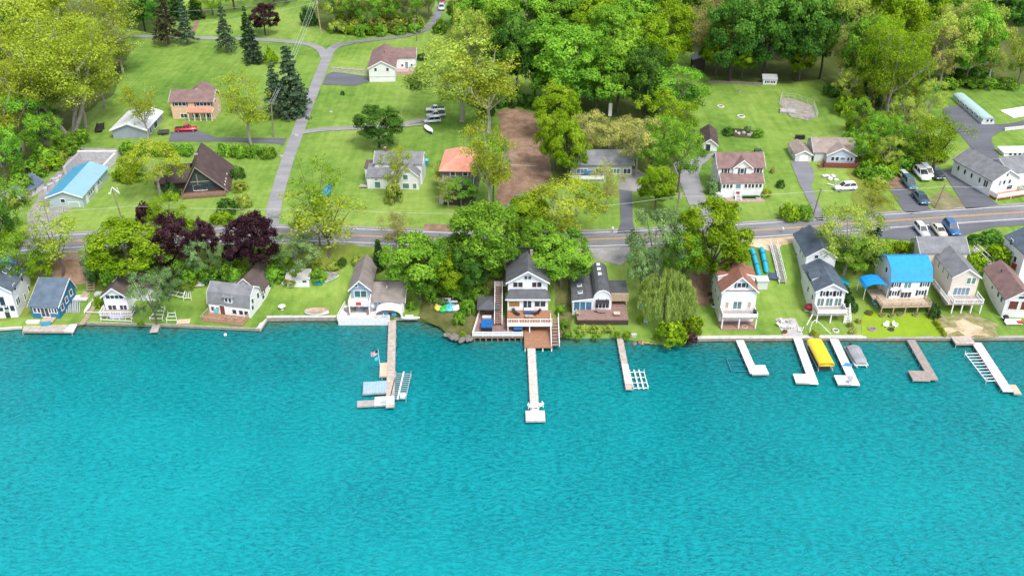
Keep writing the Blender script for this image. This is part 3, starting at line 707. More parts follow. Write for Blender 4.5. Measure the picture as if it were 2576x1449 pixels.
T('b_lime',355,804,820,18,'tiny lime shrub by the sea wall')
T('b_green',340,700,745,50,'green shrub right of the brown cottage roof')
row('b_green','on the rocky point','shrubs on the rocky shore',[(1155,775,818,36),(1180,740,790,40),(1168,748,775,30),(1035,752,778,30)],'green shrub')
T('b_lime',1164,828,846,20,'small lime shrub at the rocky edge of the water')
T('b_grey',1110,742,765,40,'grey green shrub behind the water toys')
T('b_deep',1165,690,745,60,'dark shrub left of the gazebo roof')
# big wood in the middle
row('green','at the front of the big middle wood','big green trees at the front of the wood',[(1425,62,272,205),(1555,70,285,150),(1500,120,290,130)],'huge round green tree')
row('deep','deep in the big wood','dark trees in the wood',[(1345,60,245,120),(1300,30,250,110),(1620,120,300,110),(1270,60,235,90)],'dark green tree')
row('green','along the left side of the big wood','green trees on the left of the wood',[(1215,-40,120,150),(1260,-10,180,140),(1320,-30,150,140)],'full green tree')
row('lolive','along the left side of the big wood','olive trees on the left of the wood',[(1185,20,210,100),(1205,60,215,90),(1175,-40,80,90)],'olive tree')
row('green','in the back rows of the big wood','green trees in the back rows',[(1400,-50,130,170),(1480,-70,100,150),(1580,-80,100,160),(1540,10,190,150),(1690,-60,110,150)],'green crown')
row('lime','in the back rows of the big wood','lime trees in the back rows',[(1630,40,220,140),(1680,10,180,120),(1510,-20,150,130),(1440,-40,110,100)],'lime crown')
row('lime','left of the hidden bungalow','bright trees beside the dirt lot',[(1400,205,350,115),(1395,280,430,90),(1428,300,455,95)],'bright lime green tree')
row('ltan','around the hidden grey bungalow','spring trees around the bungalow',[(1480,275,390,110),(1540,300,405,110),(1600,290,440,120)],'tan olive tree')
row('lgreen','right of the hidden grey bungalow','green trees right of the bungalow',[(1640,330,450,100),(1705,305,485,115),(1700,160,310,140),(1660,290,420,90)],'loose green tree')
T('llime',1678,228,370,140,'lime tree in front of the big wood, left of the brown roofed shed')
T('lime',1648,410,528,92,'round bright green tree on the lawn beside the dark driveway')
T('tan',1525,405,535,78,'sparse tan tree with a pale straight trunk on the lawn by the dark driveway')
T('tan',1575,300,396,110,'sparse brown green tree over the grey bungalow roof')
row('deep','behind the upper right lawn','dark trees behind the right lawn',[(1835,-10,205,150),(1920,-30,200,150),(2000,-20,205,140),(2060,-10,200,110)],'dark green tree')
row('green','behind the upper right lawn','green trees behind the right lawn',[(1880,-60,150,150),(1960,-70,140,150),(1800,-70,110,130),(2040,-60,140,140)],'green tree')
row('lime','behind the upper right lawn','lime trees behind the right lawn',[(1865,85,195,95),(1800,60,190,90),(2010,100,205,70)],'low lime tree')
T('tan',1765,0,170,90,'bare grey brown tree in the gap of the big wood')
row('lolive','in the right hand wood','olive trees in the right wood',[(2110,-10,205,130),(2360,30,225,130),(2480,60,222,120),(2440,-30,160,130)],'olive tree')
row('ltan','in the right hand wood','tan trees in the right wood',[(2130,50,235,90),(2330,60,230,110),(2390,10,200,110)],'tan brown tree')
row('green','in the right hand wood','green trees in the right wood',[(2160,40,245,120),(2425,20,215,120),(2100,-60,120,130),(2380,-70,120,140)],'green tree')
row('lime','at the back of the right hand wood','lime trees in the right wood',[(2215,-70,130,170),(2300,-80,120,150),(2240,-20,180,140)],'bright lime tree')
T('mlime',2235,60,290,165,'tall lime tree with several pale bare trunks in the right hand wood')
T('llime',2195,40,275,120,'lime tree left of the pale bare trunks')
row('deep','at the far right top','dark trees at the far right',[(2520,-50,95,130),(2570,-60,60,120),(2500,-90,60,120)],'dark tree')
T('llime',2558,95,215,64,'lime tree at the right edge above the lawn')
row('b_green','along the back of the far right lawn','shrubs along the right lawn',[(2380,185,222,60),(2430,185,220,60),(2480,186,222,60),(2530,186,222,60),(2340,195,230,60)],'low green shrub')
row('b_deep','below the right hand wood','dark shrubs below the right wood',[(2180,170,240,60),(2300,170,235,70),(2120,180,235,50)],'dark understorey shrub')
T('b_lime',2122,226,290,62,'bright green shrub at the corner of the upper right lawn')
row('b_lime','in the thicket behind the parked cars','bright shrubs in the thicket',[(2170,330,390,64),(2200,360,420,70),(2240,395,436,66),(2300,385,420,56),(2150,280,330,50)],'lime thicket shrub')
row('b_green','in the thicket behind the parked cars','green shrubs in the thicket',[(2140,310,370,60),(2190,315,372,70),(2240,330,395,76),(2280,320,400,70),(2265,375,425,70),(2215,405,450,66),(2180,395,440,50)],'green thicket shrub')
row('b_olive','in the thicket behind the parked cars','olive shrubs in the thicket',[(2210,435,470,52),(2300,300,350,60),(2230,270,320,60),(2290,240,300,50)],'olive thicket shrub')
T('slime',2340,285,440,120,'slender lime tree at the right of the thicket')
T('gold',2188,450,552,85,'small golden tree on the lawn below the white car')
T('b_lime',1985,498,552,62,'large round shrub by the road, left one of a touching pair')
T('b_green',2022,502,552,48,'large round shrub by the road, right one of a touching pair')
T('b_gold',1926,468,496,30,'yellow shrub at the corner of the white house with brown porch roof')
T('b_deep',1962,445,472,26,'small dark shrub on the lawn right of the white house with brown roof')
T('b_tan',1943,416,436,14,'tiny brown shrub on the lawn right of the white house with brown roof')
T('b_grey',1790,440,490,40,'grey green shrub at the left wall of the white house with brown roof')
T('b_deep',1833,314,340,34,'round shrub at the left end of the island flower bed')
T('b_green',1907,318,344,34,'round shrub at the right end of the island flower bed')
T('b_grey',1880,312,332,22,'small grey shrub behind the island flower bed')
T('lolive',2122,512,690,160,'dull yellow green tree straddling the main road at the right')
T('green',2150,590,690,130,'green tree below the road left of the lime hedge')
T('rspruce',2192,566,665,56,'grey green evergreen right of the dull tree below the road')
row('b_lime','behind the blue tarped roof','lime shrubs behind the tarp',[(2222,592,640,54),(2260,594,640,54),(2295,598,640,46)],'lime hedge shrub')
row('b_lime','right of the beige house roof','lime shrubs right of the beige house',[(2455,625,668,60),(2505,600,660,80),(2540,585,640,60)],'lime shrub')
row('b_deep','beside the parking strip','dark shrubs by the parking strip',[(2460,580,612,60),(2495,570,605,60),(2570,570,602,40)],'dark green shrub')
row('b_dark','left of the blue tarped house','clipped hedge left of the tarped house',[(2122,708,742,30),(2128,722,756,30),(2134,736,770,32),(2141,750,786,34)],'dark clipped hedge bush')
row('b_dark','in the hedge right of the blue tarped house','hedge right of the tarped house',[(2340,748,782,30),(2348,762,800,32)],'dark hedge bush')
row('b_gold','along the right edge of the bright lawn','yellow flowering border',[(2352,798,814,14),(2358,806,822,14),(2364,814,830,14),(2370,822,838,14),(2376,830,846,14)],'small yellow border plant')
row('b_tan','in the planting strip between the two lawns','plants in the strip between lawns',[(2138,806,822,18),(2146,818,836,18),(2158,796,812,18),(2140,826,840,14)],'small straw coloured plant')
T('lgreen',1160,440,522,84,'green leafy tree in front of the dark walls below the orange roof')
row('b_green','on the bank right of the white steps','green shrubs on the bank right of the steps',[(1092,700,752,60),(1150,690,748,60),(1205,700,752,60),(1245,640,690,60)],'green bank shrub')
row('b_olive','on the grassy bank above the small white shed','olive shrubs on the grassy bank',[(790,640,668,44),(838,650,676,40),(900,640,662,36),(730,690,716,40)],'olive bank shrub')
row('b_deep','in the shade behind the brown roofed cottage','dark shrubs behind the brown roofed cottage',[(450,668,712,70),(240,660,706,50),(530,668,706,60)],'dark bank shrub')
row('b_olive','along the rough ground left of the blue roofed garage','olive shrubs left of the garage',[(60,470,505,50),(30,480,520,50),(100,400,436,56),(150,372,402,46)],'olive shrub')
row('b_green','along the shore below the barn roofed house','green shrubs by the barn roofed house',[(1418,796,826,30),(1412,760,790,30),(1428,826,848,26),(1455,838,852,22),(1500,838,852,26)],'green shore shrub')
def scatter(kind,what,where,group,pts): row(kind,where,group,pts,what)
scatter('b_olive','olive bush','in the grove over the curving lane','olive bushes in the grove',[(850,40,82,60),(900,30,80,66),(950,34,80,66),(1000,30,78,70),(1045,28,74,60),(870,0,60,60),(975,-5,60,70)])
scatter('b_green','spreading bush','in the lower thicket above the parked cars','spreading bushes in the thicket',[(2165,365,400,64),(2175,410,444,60),(2205,430,462,60),(2200,440,470,50),(2260,350,384,64),(2310,350,384,60)])
scatter('b_lime','pale bush','in the upper thicket below the bare trunks','pale bushes in the thicket',[(2150,345,380,56),(2180,290,322,50),(2215,310,345,60),(2250,296,328,54),(2330,330,366,60),(2355,370,402,56)])
scatter('b_deep','deep green bush','under the edge of the right hand wood','bushes under the right wood',[(2095,200,240,60),(2150,205,250,60),(2210,215,262,60),(2330,190,232,60),(2270,205,250,56),(2410,160,205,70),(2460,160,205,70)])
scatter('b_deep','shaded bush','under the big middle wood','bushes under the middle wood',[(1250,215,268,60),(1300,220,268,60),(1345,225,272,60),(1700,190,250,70),(1735,200,250,60),(1640,225,280,60),(1225,250,290,50)])
scatter('thin','slender pale trunked tree','among the bare trunks of the right wood','slender pale trunks',[(2180,150,292,50),(2212,140,300,46),(2262,150,298,50),(2290,160,290,46)])
scatter('b_green','mixed bush','on the slope under the purple trees','mixed bushes under the purple trees',[(395,676,718,66),(475,660,708,56),(590,655,704,60),(640,664,706,56),(690,668,710,50)])
scatter('lgrey','grey green sapling','on the slope under the purple trees','saplings under the purple trees',[(505,600,705,70),(575,605,695,66),(255,615,712,80)])
scatter('lgreen','young green tree','in the thicket between the right lawns','young trees in the thicket',[(2150,240,345,70),(2195,280,380,76),(2245,290,392,80),(2285,330,420,76),(2165,330,415,66)])
scatter('lolive','young olive tree','in the thicket between the right lawns','olive trees in the thicket',[(2125,170,275,80),(2270,240,330,80),(2330,200,300,84),(2225,340,432,70),(2300,270,372,70)])
# ================================================================ buildings
def wallm(name,c,per=0.22,amt=0.16,var=0.06): return M(name,c,0.6,var,0.5,stripe=(2,per,amt),spec=0.3)
WHITE=wallm('white_siding',(0.76,0.77,0.79),0.22,0.16,0.09); CREAM=wallm('beige_siding',(0.70,0.62,0.54)); PEACH=wallm('peach_siding',(0.72,0.47,0.34)); LBLUE=wallm('pale_blue_siding',(0.50,0.60,0.68))
BLUEW=wallm('blue_siding',(0.035,0.17,0.34)); GREYW=wallm('grey_siding',(0.42,0.44,0.46)); LGREYW=wallm('light_grey_siding',(0.60,0.61,0.62)); TEALW=wallm('pale_teal_siding',(0.40,0.50,0.50)); DWOOD=M('dark_timber',(0.07,0.05,0.045),0.8,0.3,2,stripe=(0,0.25,0.4))
SLATEW=wallm('slate_blue_siding',(0.26,0.36,0.46))
TRIM=M('white_trim',(0.82,0.82,0.82),0.5,0.05,2); STONE=M('grey_block',(0.48,0.48,0.50),0.9,0.2,1.5,bump=0.4,stripe=(2,0.4,0.35)); FOUND=M('foundation',(0.30,0.29,0.28),0.9,0.2,1.5)
def roofm(name,c,var=0.22): return M(name,c,0.85,var,0.7,bump=0.35,bs=14,stripe=(2,0.16,0.35),spec=0.25)
RSLATE=roofm('charcoal_shingle',(0.115,0.12,0.13)); RBLUEG=roofm('blue_grey_shingle',(0.12,0.165,0.22)); RBROWN=roofm('brown_shingle',(0.125,0.095,0.088)); RRED=roofm('red_brown_shingle',(0.33,0.15,0.105)); RMAUVE=roofm('mauve_brown_shingle',(0.24,0.155,0.145)); RTAN=roofm('tan_shingle',(0.33,0.27,0.235)); RGREY=roofm('grey_shingle',(0.22,0.225,0.24)); RDBLUE=roofm('slate_blue_shingle',(0.10,0.13,0.165)); RTANG=roofm('taupe_shingle',(0.27,0.235,0.215)); RDBRN=roofm('dark_brown_shingle',(0.10,0.068,0.066))
RMETL=M('pale_blue_metal',(0.27,0.47,0.63),0.35,0.06,0.6,stripe=(1,0.45,0.3)); RMETD=M('blue_metal',(0.09,0.36,0.58),0.35,0.08,0.6,stripe=(1,0.45,0.3)); RWHITE=M('white_metal',(0.82,0.83,0.85),0.4,0.06,0.6,stripe=(1,0.6,0.2)); ORANGE=M('orange_tarp',(0.80,0.33,0.22),0.6,0.15,1.2,bump=0.3,bs=2); TARP=M('blue_tarp',(0.015,0.30,0.78),0.45,0.12,0.9,bump=0.5,bs=1.6,spec=0.5)
RTEAL=M('pale_teal_metal',(0.45,0.62,0.63),0.4,0.08,0.6,stripe=(0,0.5,0.3))
GLASS=M('window_glass',(0.03,0.05,0.07),0.06,0.25,0.8,spec=0.8); GLASSL=M('bright_glass',(0.16,0.27,0.33),0.08,0.25,0.8,spec=0.8); GLASSR=M('curtained_glass',(0.16,0.04,0.035),0.15,0.3,1.5,spec=0.6); GLASSG=M('greenish_glass',(0.12,0.22,0.20),0.1,0.2,0.8,spec=0.7)
SHUT=M('dark_shutter',(0.03,0.035,0.05),0.6); BEIGESH=M('tan_shutter',(0.50,0.38,0.26),0.6)
DECKB=M('brown_decking',(0.36,0.19,0.11),0.75,0.22,2,stripe=(0,0.16,0.4)); DECKG=M('grey_decking',(0.40,0.35,0.33),0.8,0.2,2,stripe=(1,0.16,0.35)); DECKR=M('red_decking',(0.22,0.07,0.05),0.7,0.2,2,stripe=(0,0.16,0.3)); DECKW=M('white_decking',(0.74,0.74,0.76),0.6,0.1,2,stripe=(0,0.2,0.2)); DECKT=M('tan_decking',(0.52,0.40,0.29),0.8,0.2,2,stripe=(0,0.16,0.3)); DECKM=M('mauve_decking',(0.30,0.19,0.165),0.75,0.2,2,stripe=(0,0.2,0.35))
WOODT=M('weathered_wood',(0.42,0.33,0.24),0.85,0.2,2,stripe=(0,0.3,0.25)); WOODB=M('brown_wood',(0.26,0.15,0.09),0.8,0.2,2); GREYWOOD=M('grey_wood',(0.42,0.39,0.37),0.85,0.2,2,stripe=(1,0.25,0.35)); PATIO=M('concrete_patio',(0.45,0.43,0.42),0.9,0.15,1)
BRICK=M('red_brick',(0.25,0.09,0.06),0.9,0.25,3)
class House:
    def __init__(s,name,label,cat,A,Bp,z=None,yaw=None,group=None,w=None):
        a=P(*A,z) if z is not None else G(*A); b=P(*Bp,z) if z is not None else P(*Bp,a.z)
        s.o=a; s.u0,s.v0=A; s.s=scale_at(a); d=math.atan2(CZ-a.z,a.y); s.sn,s.cs=math.sin(d),math.cos(d)
        dd=b-a; s.w=w or dd.xy.length
        s.yaw=math.atan2(dd.y,dd.x) if yaw is None else math.radians(yaw)
        s.r=thing(name,label,cat,a,s.yaw,group); s.bl=[]
    def X(s,u): return (u-s.u0)/s.s
    def Z(s,v,y=0.0):
        d=ray(s.u0,v); return CZ+d[2]*(s.o.y+y)/d[1]-s.o.z
    def Y(s,v,z=0.0): return P(s.u0,v,s.o.z+z).y-s.o.y
    def block(s,x0,x1,y0,y1,z0,z1,rise=1.5,ridge='y',kind='gable',wall=None,roof=None,ov=0.3,rp=0.5,th=0.16,trim=TRIM,wn='wall',rn='roof'):
        wall=WHITE if wall is None else wall; roof=roof or RSLATE
        a0,a1=(x0,x1) if ridge=='y' else (y0,y1); e0,e1=(y0,y1) if ridge=='y' else (x0,x1); ax='y' if ridge=='y' else 'x'
        m=a0+(a1-a0)*rp
        if kind=='gable': top=[(a0,z1),(m,z1+rise),(a1,z1)]
        elif kind=='gambrel':
            q=(a1-a0)*0.13; top=[(a0,z1),(a0+q,z1+rise*0.62),(m,z1+rise),(a1-q,z1+rise*0.62),(a1,z1)]
        elif kind=='barrel':
            top=[(a0+(a1-a0)*(0.5-0.5*math.cos(t)),z1+rise*math.sin(t)) for t in np.linspace(0,math.pi,9)]
        elif kind=='shed': top=[(a0,z1),(a1,z1+rise)]
        else: top=[(a0,z1),(a1,z1)]
        s.bl.append((x0,x1,y0,y1,z0,z1))
        if wall is not False:
            wb=MB(); wb.extr([(a0,z0)]+[(p[0],p[1]-0.01) for p in top]+[(a1,z0)],ax,e0,e1); s.wall=wb.build(wn,wall,s.r)
        rb=MB()
        if kind=='hip':
            o=ov; X0,X1,Y0,Y1=x0-o,x1+o,y0-o,y1+o; w,d=X1-X0,Y1-Y0; h=min(w,d)/2
            zr=z1+rise
            if w>=d: R0,R1=(X0+h,(Y0+Y1)/2,zr),(X1-h,(Y0+Y1)/2,zr)
            else: R0,R1=((X0+X1)/2,Y0+h,zr),((X0+X1)/2,Y1-h,zr)
            zb=z1-0.06
            v=[(X0,Y0,zb),(X1,Y0,zb),(X1,Y1,zb),(X0,Y1,zb),R0,R1,(X0,Y0,zb-th),(X1,Y0,zb-th),(X1,Y1,zb-th),(X0,Y1,zb-th)]
            f=[(0,1,5,4),(2,3,4,5),(1,2,5),(3,0,4)] if w>=d else [(1,2,5,4),(3,0,4,5),(0,1,4),(2,3,5)]
            rb.add(v,f+[(0,6,7,1),(1,7,8,2),(2,8,9,3),(3,9,6,0),(9,8,7,6)])
        else:
            t=[list(p) for p in top]
            if kind!='barrel':
                for i,j in ((0,1),(-1,-2)):
                    dx,dz=t[i][0]-t[j][0],t[i][1]-t[j][1]; L=math.hypot(dx,dz); t[i]=[t[i][0]+dx/L*ov,t[i][1]+dz/L*ov]
            rb.extr([(p[0],p[1]+th+0.01) for p in t]+[(p[0],p[1]+0.012) for p in reversed(t)],ax,e0-ov,e1+ov)
        s.roof=rb.build(rn,roof,s.r)
        if trim and kind!='hip':
            tb=MB(); pr=[(p[0],p[1]+th*0.8) for p in t]+[(p[0],p[1]-0.16) for p in reversed(t)]
            tb.extr(pr,ax,e0-ov-0.07,e0-ov-0.005); tb.build('fascia',trim,s.roof); tb=MB(); tb.extr(pr,ax,e1+ov+0.005,e1+ov+0.07); tb.build('fascia',trim,s.roof)
        return s
    def face(s,f,blk,c,z,e=0.0):
        x0,x1,y0,y1=s.bl[blk][:4]
        if f=='f': return lambda a,b,n:(c+a,y0-e-n,z+b)
        if f=='l': return lambda a,b,n:(x0-e-n,c-a,z+b)
        if f=='r': return lambda a,b,n:(x1+e+n,c+a,z+b)
    def win(s,f,c,z,w,h,blk=0,nx=1,nz=1,glass=None,frame=None,shut=None,fr=0.10,name='window',e=0.0,arch=False):
        F_=s.face(f,blk,c,z,e); mb=MB()
        def bx(m,a0,a1,b0,b1,n0,n1):
            v=[F_(a,b,n) for n in (n0,n1) for b in (b0,b1) for a in (a0,a1)]
            m.add(v,[(0,1,3,2),(4,6,7,5),(0,4,5,1),(2,3,7,6),(0,2,6,4),(1,5,7,3)])
        W,Hh=w/2,h/2
        if arch:
            n=14; o=[F_(math.cos(6.2832*i/n)*W,math.sin(6.2832*i/n)*Hh,0.05) for i in range(n)]; i_=[F_(math.cos(6.2832*i/n)*(W-fr),math.sin(6.2832*i/n)*(Hh-fr),0.05) for i in range(n)]
            mb.add(o+i_,[(i,(i+1)%n,n+(i+1)%n,n+i) for i in range(n)])
            g=MB(); g.add([F_(math.cos(6.2832*i/n)*(W-fr*0.6),math.sin(6.2832*i/n)*(Hh-fr*0.6),0.03) for i in range(n)],[tuple(range(n))])
        else:
            bx(mb,-W-fr,W+fr,Hh,Hh+fr,-0.02,0.06); bx(mb,-W-fr,W+fr,-Hh-fr,-Hh,-0.02,0.09); bx(mb,-W-fr,-W,-Hh,Hh,-0.02,0.06); bx(mb,W,W+fr,-Hh,Hh,-0.02,0.06)
            for i in range(1,nx): a=-W+w*i/nx; bx(mb,a-0.05,a+0.05,-Hh,Hh,-0.02,0.05)
            for i in range(1,nz): b=-Hh+h*i/nz; bx(mb,-W,W,b-0.035,b+0.035,-0.02,0.045)
            g=MB(); bx(g,-W,W,-Hh,Hh,-0.02,0.025)
        o=mb.build(name,frame or TRIM,s.r); g.build('pane',glass or GLASS,o)
        if shut:
            for sg in (-1,1):
                k=MB(); a=sg*(W+fr+0.22); bx(k,a-0.18,a+0.18,-Hh-fr,Hh+fr,-0.02,0.05); k.build('shutter',shut,o)
        return o
    def door(s,f,c,z0,w,h,blk=0,mat=None,e=0.0):
        F_=s.face(f,blk,c,z0,e); mb=MB()
        def bx(m,a0,a1,b0,b1,n0,n1):
            v=[F_(a,b,n) for n in (n0,n1) for b in (b0,b1) for a in (a0,a1)]
            m.add(v,[(0,1,3,2),(4,6,7,5),(0,4,5,1),(2,3,7,6),(0,2,6,4),(1,5,7,3)])
        bx(mb,-w/2,w/2,0,h,-0.02,0.05); o=mb.build('door',mat or TRIM,s.r)
        k=MB(); bx(k,-w/2-0.1,-w/2,0,h+0.1,-0.02,0.07); bx(k,w/2,w/2+0.1,0,h+0.1,-0.02,0.07); bx(k,-w/2,w/2,h,h+0.1,-0.02,0.07); k.build('door_frame',TRIM,o)
        return o
    def box(s,name,x0,x1,y0,y1,z0,z1,mat,parent=None):
        return MB().box(x0,x1,y0,y1,z0,z1).build(name,mat,parent or s.r)
    def rail(s,pts,z,mat,parent,h=0.95,name='railing',solid=False,bal=0.45):
        mb=MB()
        for sg,(a,b) in enumerate(zip(pts,pts[1:])):
            a3=Vector((a[0],a[1],z)); b3=Vector((b[0],b[1],z)); L=(b3-a3).length; up=Vector((0,0,1))
            d=(b3-a3).normalized(); n=Vector((-d.y,d.x,0))
            def bar(p,q,t,hh):
                v=[p-n*t,p+n*t,q+n*t,q-n*t]; mb.add(v+[x+up*hh for x in v],[(3,2,1,0),(4,5,6,7),(0,1,5,4),(1,2,6,5),(2,3,7,6),(3,0,4,7)])
            e0,e1=a3+d*0.065,b3-d*0.065
            bar(e0+up*(h-0.09),e1+up*(h-0.09),0.055,0.09); bar(e0+up*0.12,e1+up*0.12,0.04,0.07)
            if solid: bar(e0+up*0.2,e1+up*0.2,0.03,h-0.3)
            k=max(1,int(L/1.7))
            for i in range(1 if sg else 0,k+1): q=a3.lerp(b3,i/k); mb.box(q.x-0.06,q.x+0.06,q.y-0.06,q.y+0.06,z,z+h+0.05)
            if not solid:
                k=max(1,int(L/bal))
                for i in range(k): q=a3.lerp(b3,(i+0.5)/k); mb.box(q.x-0.025,q.x+0.025,q.y-0.025,q.y+0.025,z+0.15,z+h-0.08)
        return mb.build(name,mat,parent)
    def deck(s,x0,x1,y0,y1,z,floor,railm=None,sides='flr',zb=-2.0,posts=0,postm=None,h=0.95,solid=False,skirt=None,name='deck'):
        d=MB().box(x0,x1,y0,y1,z-0.22,z).build(name,floor,s.r)
        if railm:
            e=0.08; c={'l':[(x0+e,y1),(x0+e,y0+e)],'f':[(x0+e,y0+e),(x1-e,y0+e)],'r':[(x1-e,y0+e),(x1-e,y1)]}
            pts=[]
            for k in 'lfr':
                if k in sides: pts=(pts if pts and pts[-1]==c[k][0] else pts)+ (c[k][1:] if pts and pts[-1]==c[k][0] else c[k])
            s.rail(pts,z,railm,d,h,solid=solid)
        for i in range(posts):
            px=x0+0.15+(x1-x0-0.3)*i/max(1,posts-1); MB().box(px-0.1,px+0.1,y0+0.1,y0+0.3,zb,z-0.22).build('post',postm or TRIM,d)
        if skirt: MB().box(x0+0.05,x1-0.05,y0+0.05,y1,zb,z-0.23).build('skirting',skirt,d)
        return d
    def stairs(s,x0,x1,p0,p1,mat,railm=None,name='stairs',n=None,axis='y'):
        # p0,p1 = (y,z) lower and upper ends
        mb=MB(); n=n or max(3,int(abs(p1[1]-p0[1])/0.2))
        for i in range(n):
            f=(i+0.5)/n; y=p0[0]+(p1[0]-p0[0])*f; z=p0[1]+(p1[1]-p0[1])*f; dy=abs(p1[0]-p0[0])/n*0.42
            if axis=='y': mb.box(x0,x1,y-dy,y+dy,z-0.05,z+0.02)
            else: mb.box(y-dy,y+dy,x0,x1,z-0.05,z+0.02)
        o=mb.build(name,mat,s.r); hb=MB()
        for x in (x0-0.05,x1+0.05):
            q=(lambda y,z:(x,y,z)) if axis=='y' else (lambda y,z:(y,x,z))
            hb.tube(q(p0[0],p0[1]-0.1),q(p1[0],p1[1]-0.1),0.09,0.09,4)
            hb.tube(q(p0[0],p0[1]+0.9),q(p1[0],p1[1]+0.9),0.05,0.05,4)
            for i in range(n//2+1):
                f=i/(n//2); y=p0[0]+(p1[0]-p0[0])*f; z=p0[1]+(p1[1]-p0[1])*f; hb.tube(q(y,z-0.1),q(y,z+0.9),0.045,0.045,4)
        hb.build('handrail',railm or TRIM,o); return o
    def chimney(s,x,y,z0,z1,w=0.7,mat=None):
        o=MB().box(x-w/2,x+w/2,y-w/2,y+w/2,z0,z1).build('chimney',mat or BRICK,s.roof); MB().box(x-w/2-0.06,x+w/2+0.06,y-w/2-0.06,y+w/2+0.06,z1,z1+0.12).build('chimney_cap',FOUND,o); return o
    def vent(s,x,y,z,r=0.12,h=0.5,mat=None):
        return MB().tube((x,y,z-0.3),(x,y,z+h),r,r,8).build('vent_pipe',mat or TRIM,s.roof)
    def skylight(s,cx,cy,z,w,d,slope,axis='x'):
        # lies on a slope dz/dx (axis x) or dz/dy
        c=[(-w/2,-d/2),(w/2,-d/2),(w/2,d/2),(-w/2,d/2)]
        pts=[(cx+a,cy+b,z+0.34+slope*(a if axis=='x' else b)) for a,b in c]
        o=MB().slab(pts,0.25).build('skylight',TRIM,s.roof)
        g=[(cx+a*0.84,cy+b*0.84,z+0.36+slope*0.84*(a if axis=='x' else b)) for a,b in c]; MB().slab(g,0.05).build('pane',GLASSL,o); return o
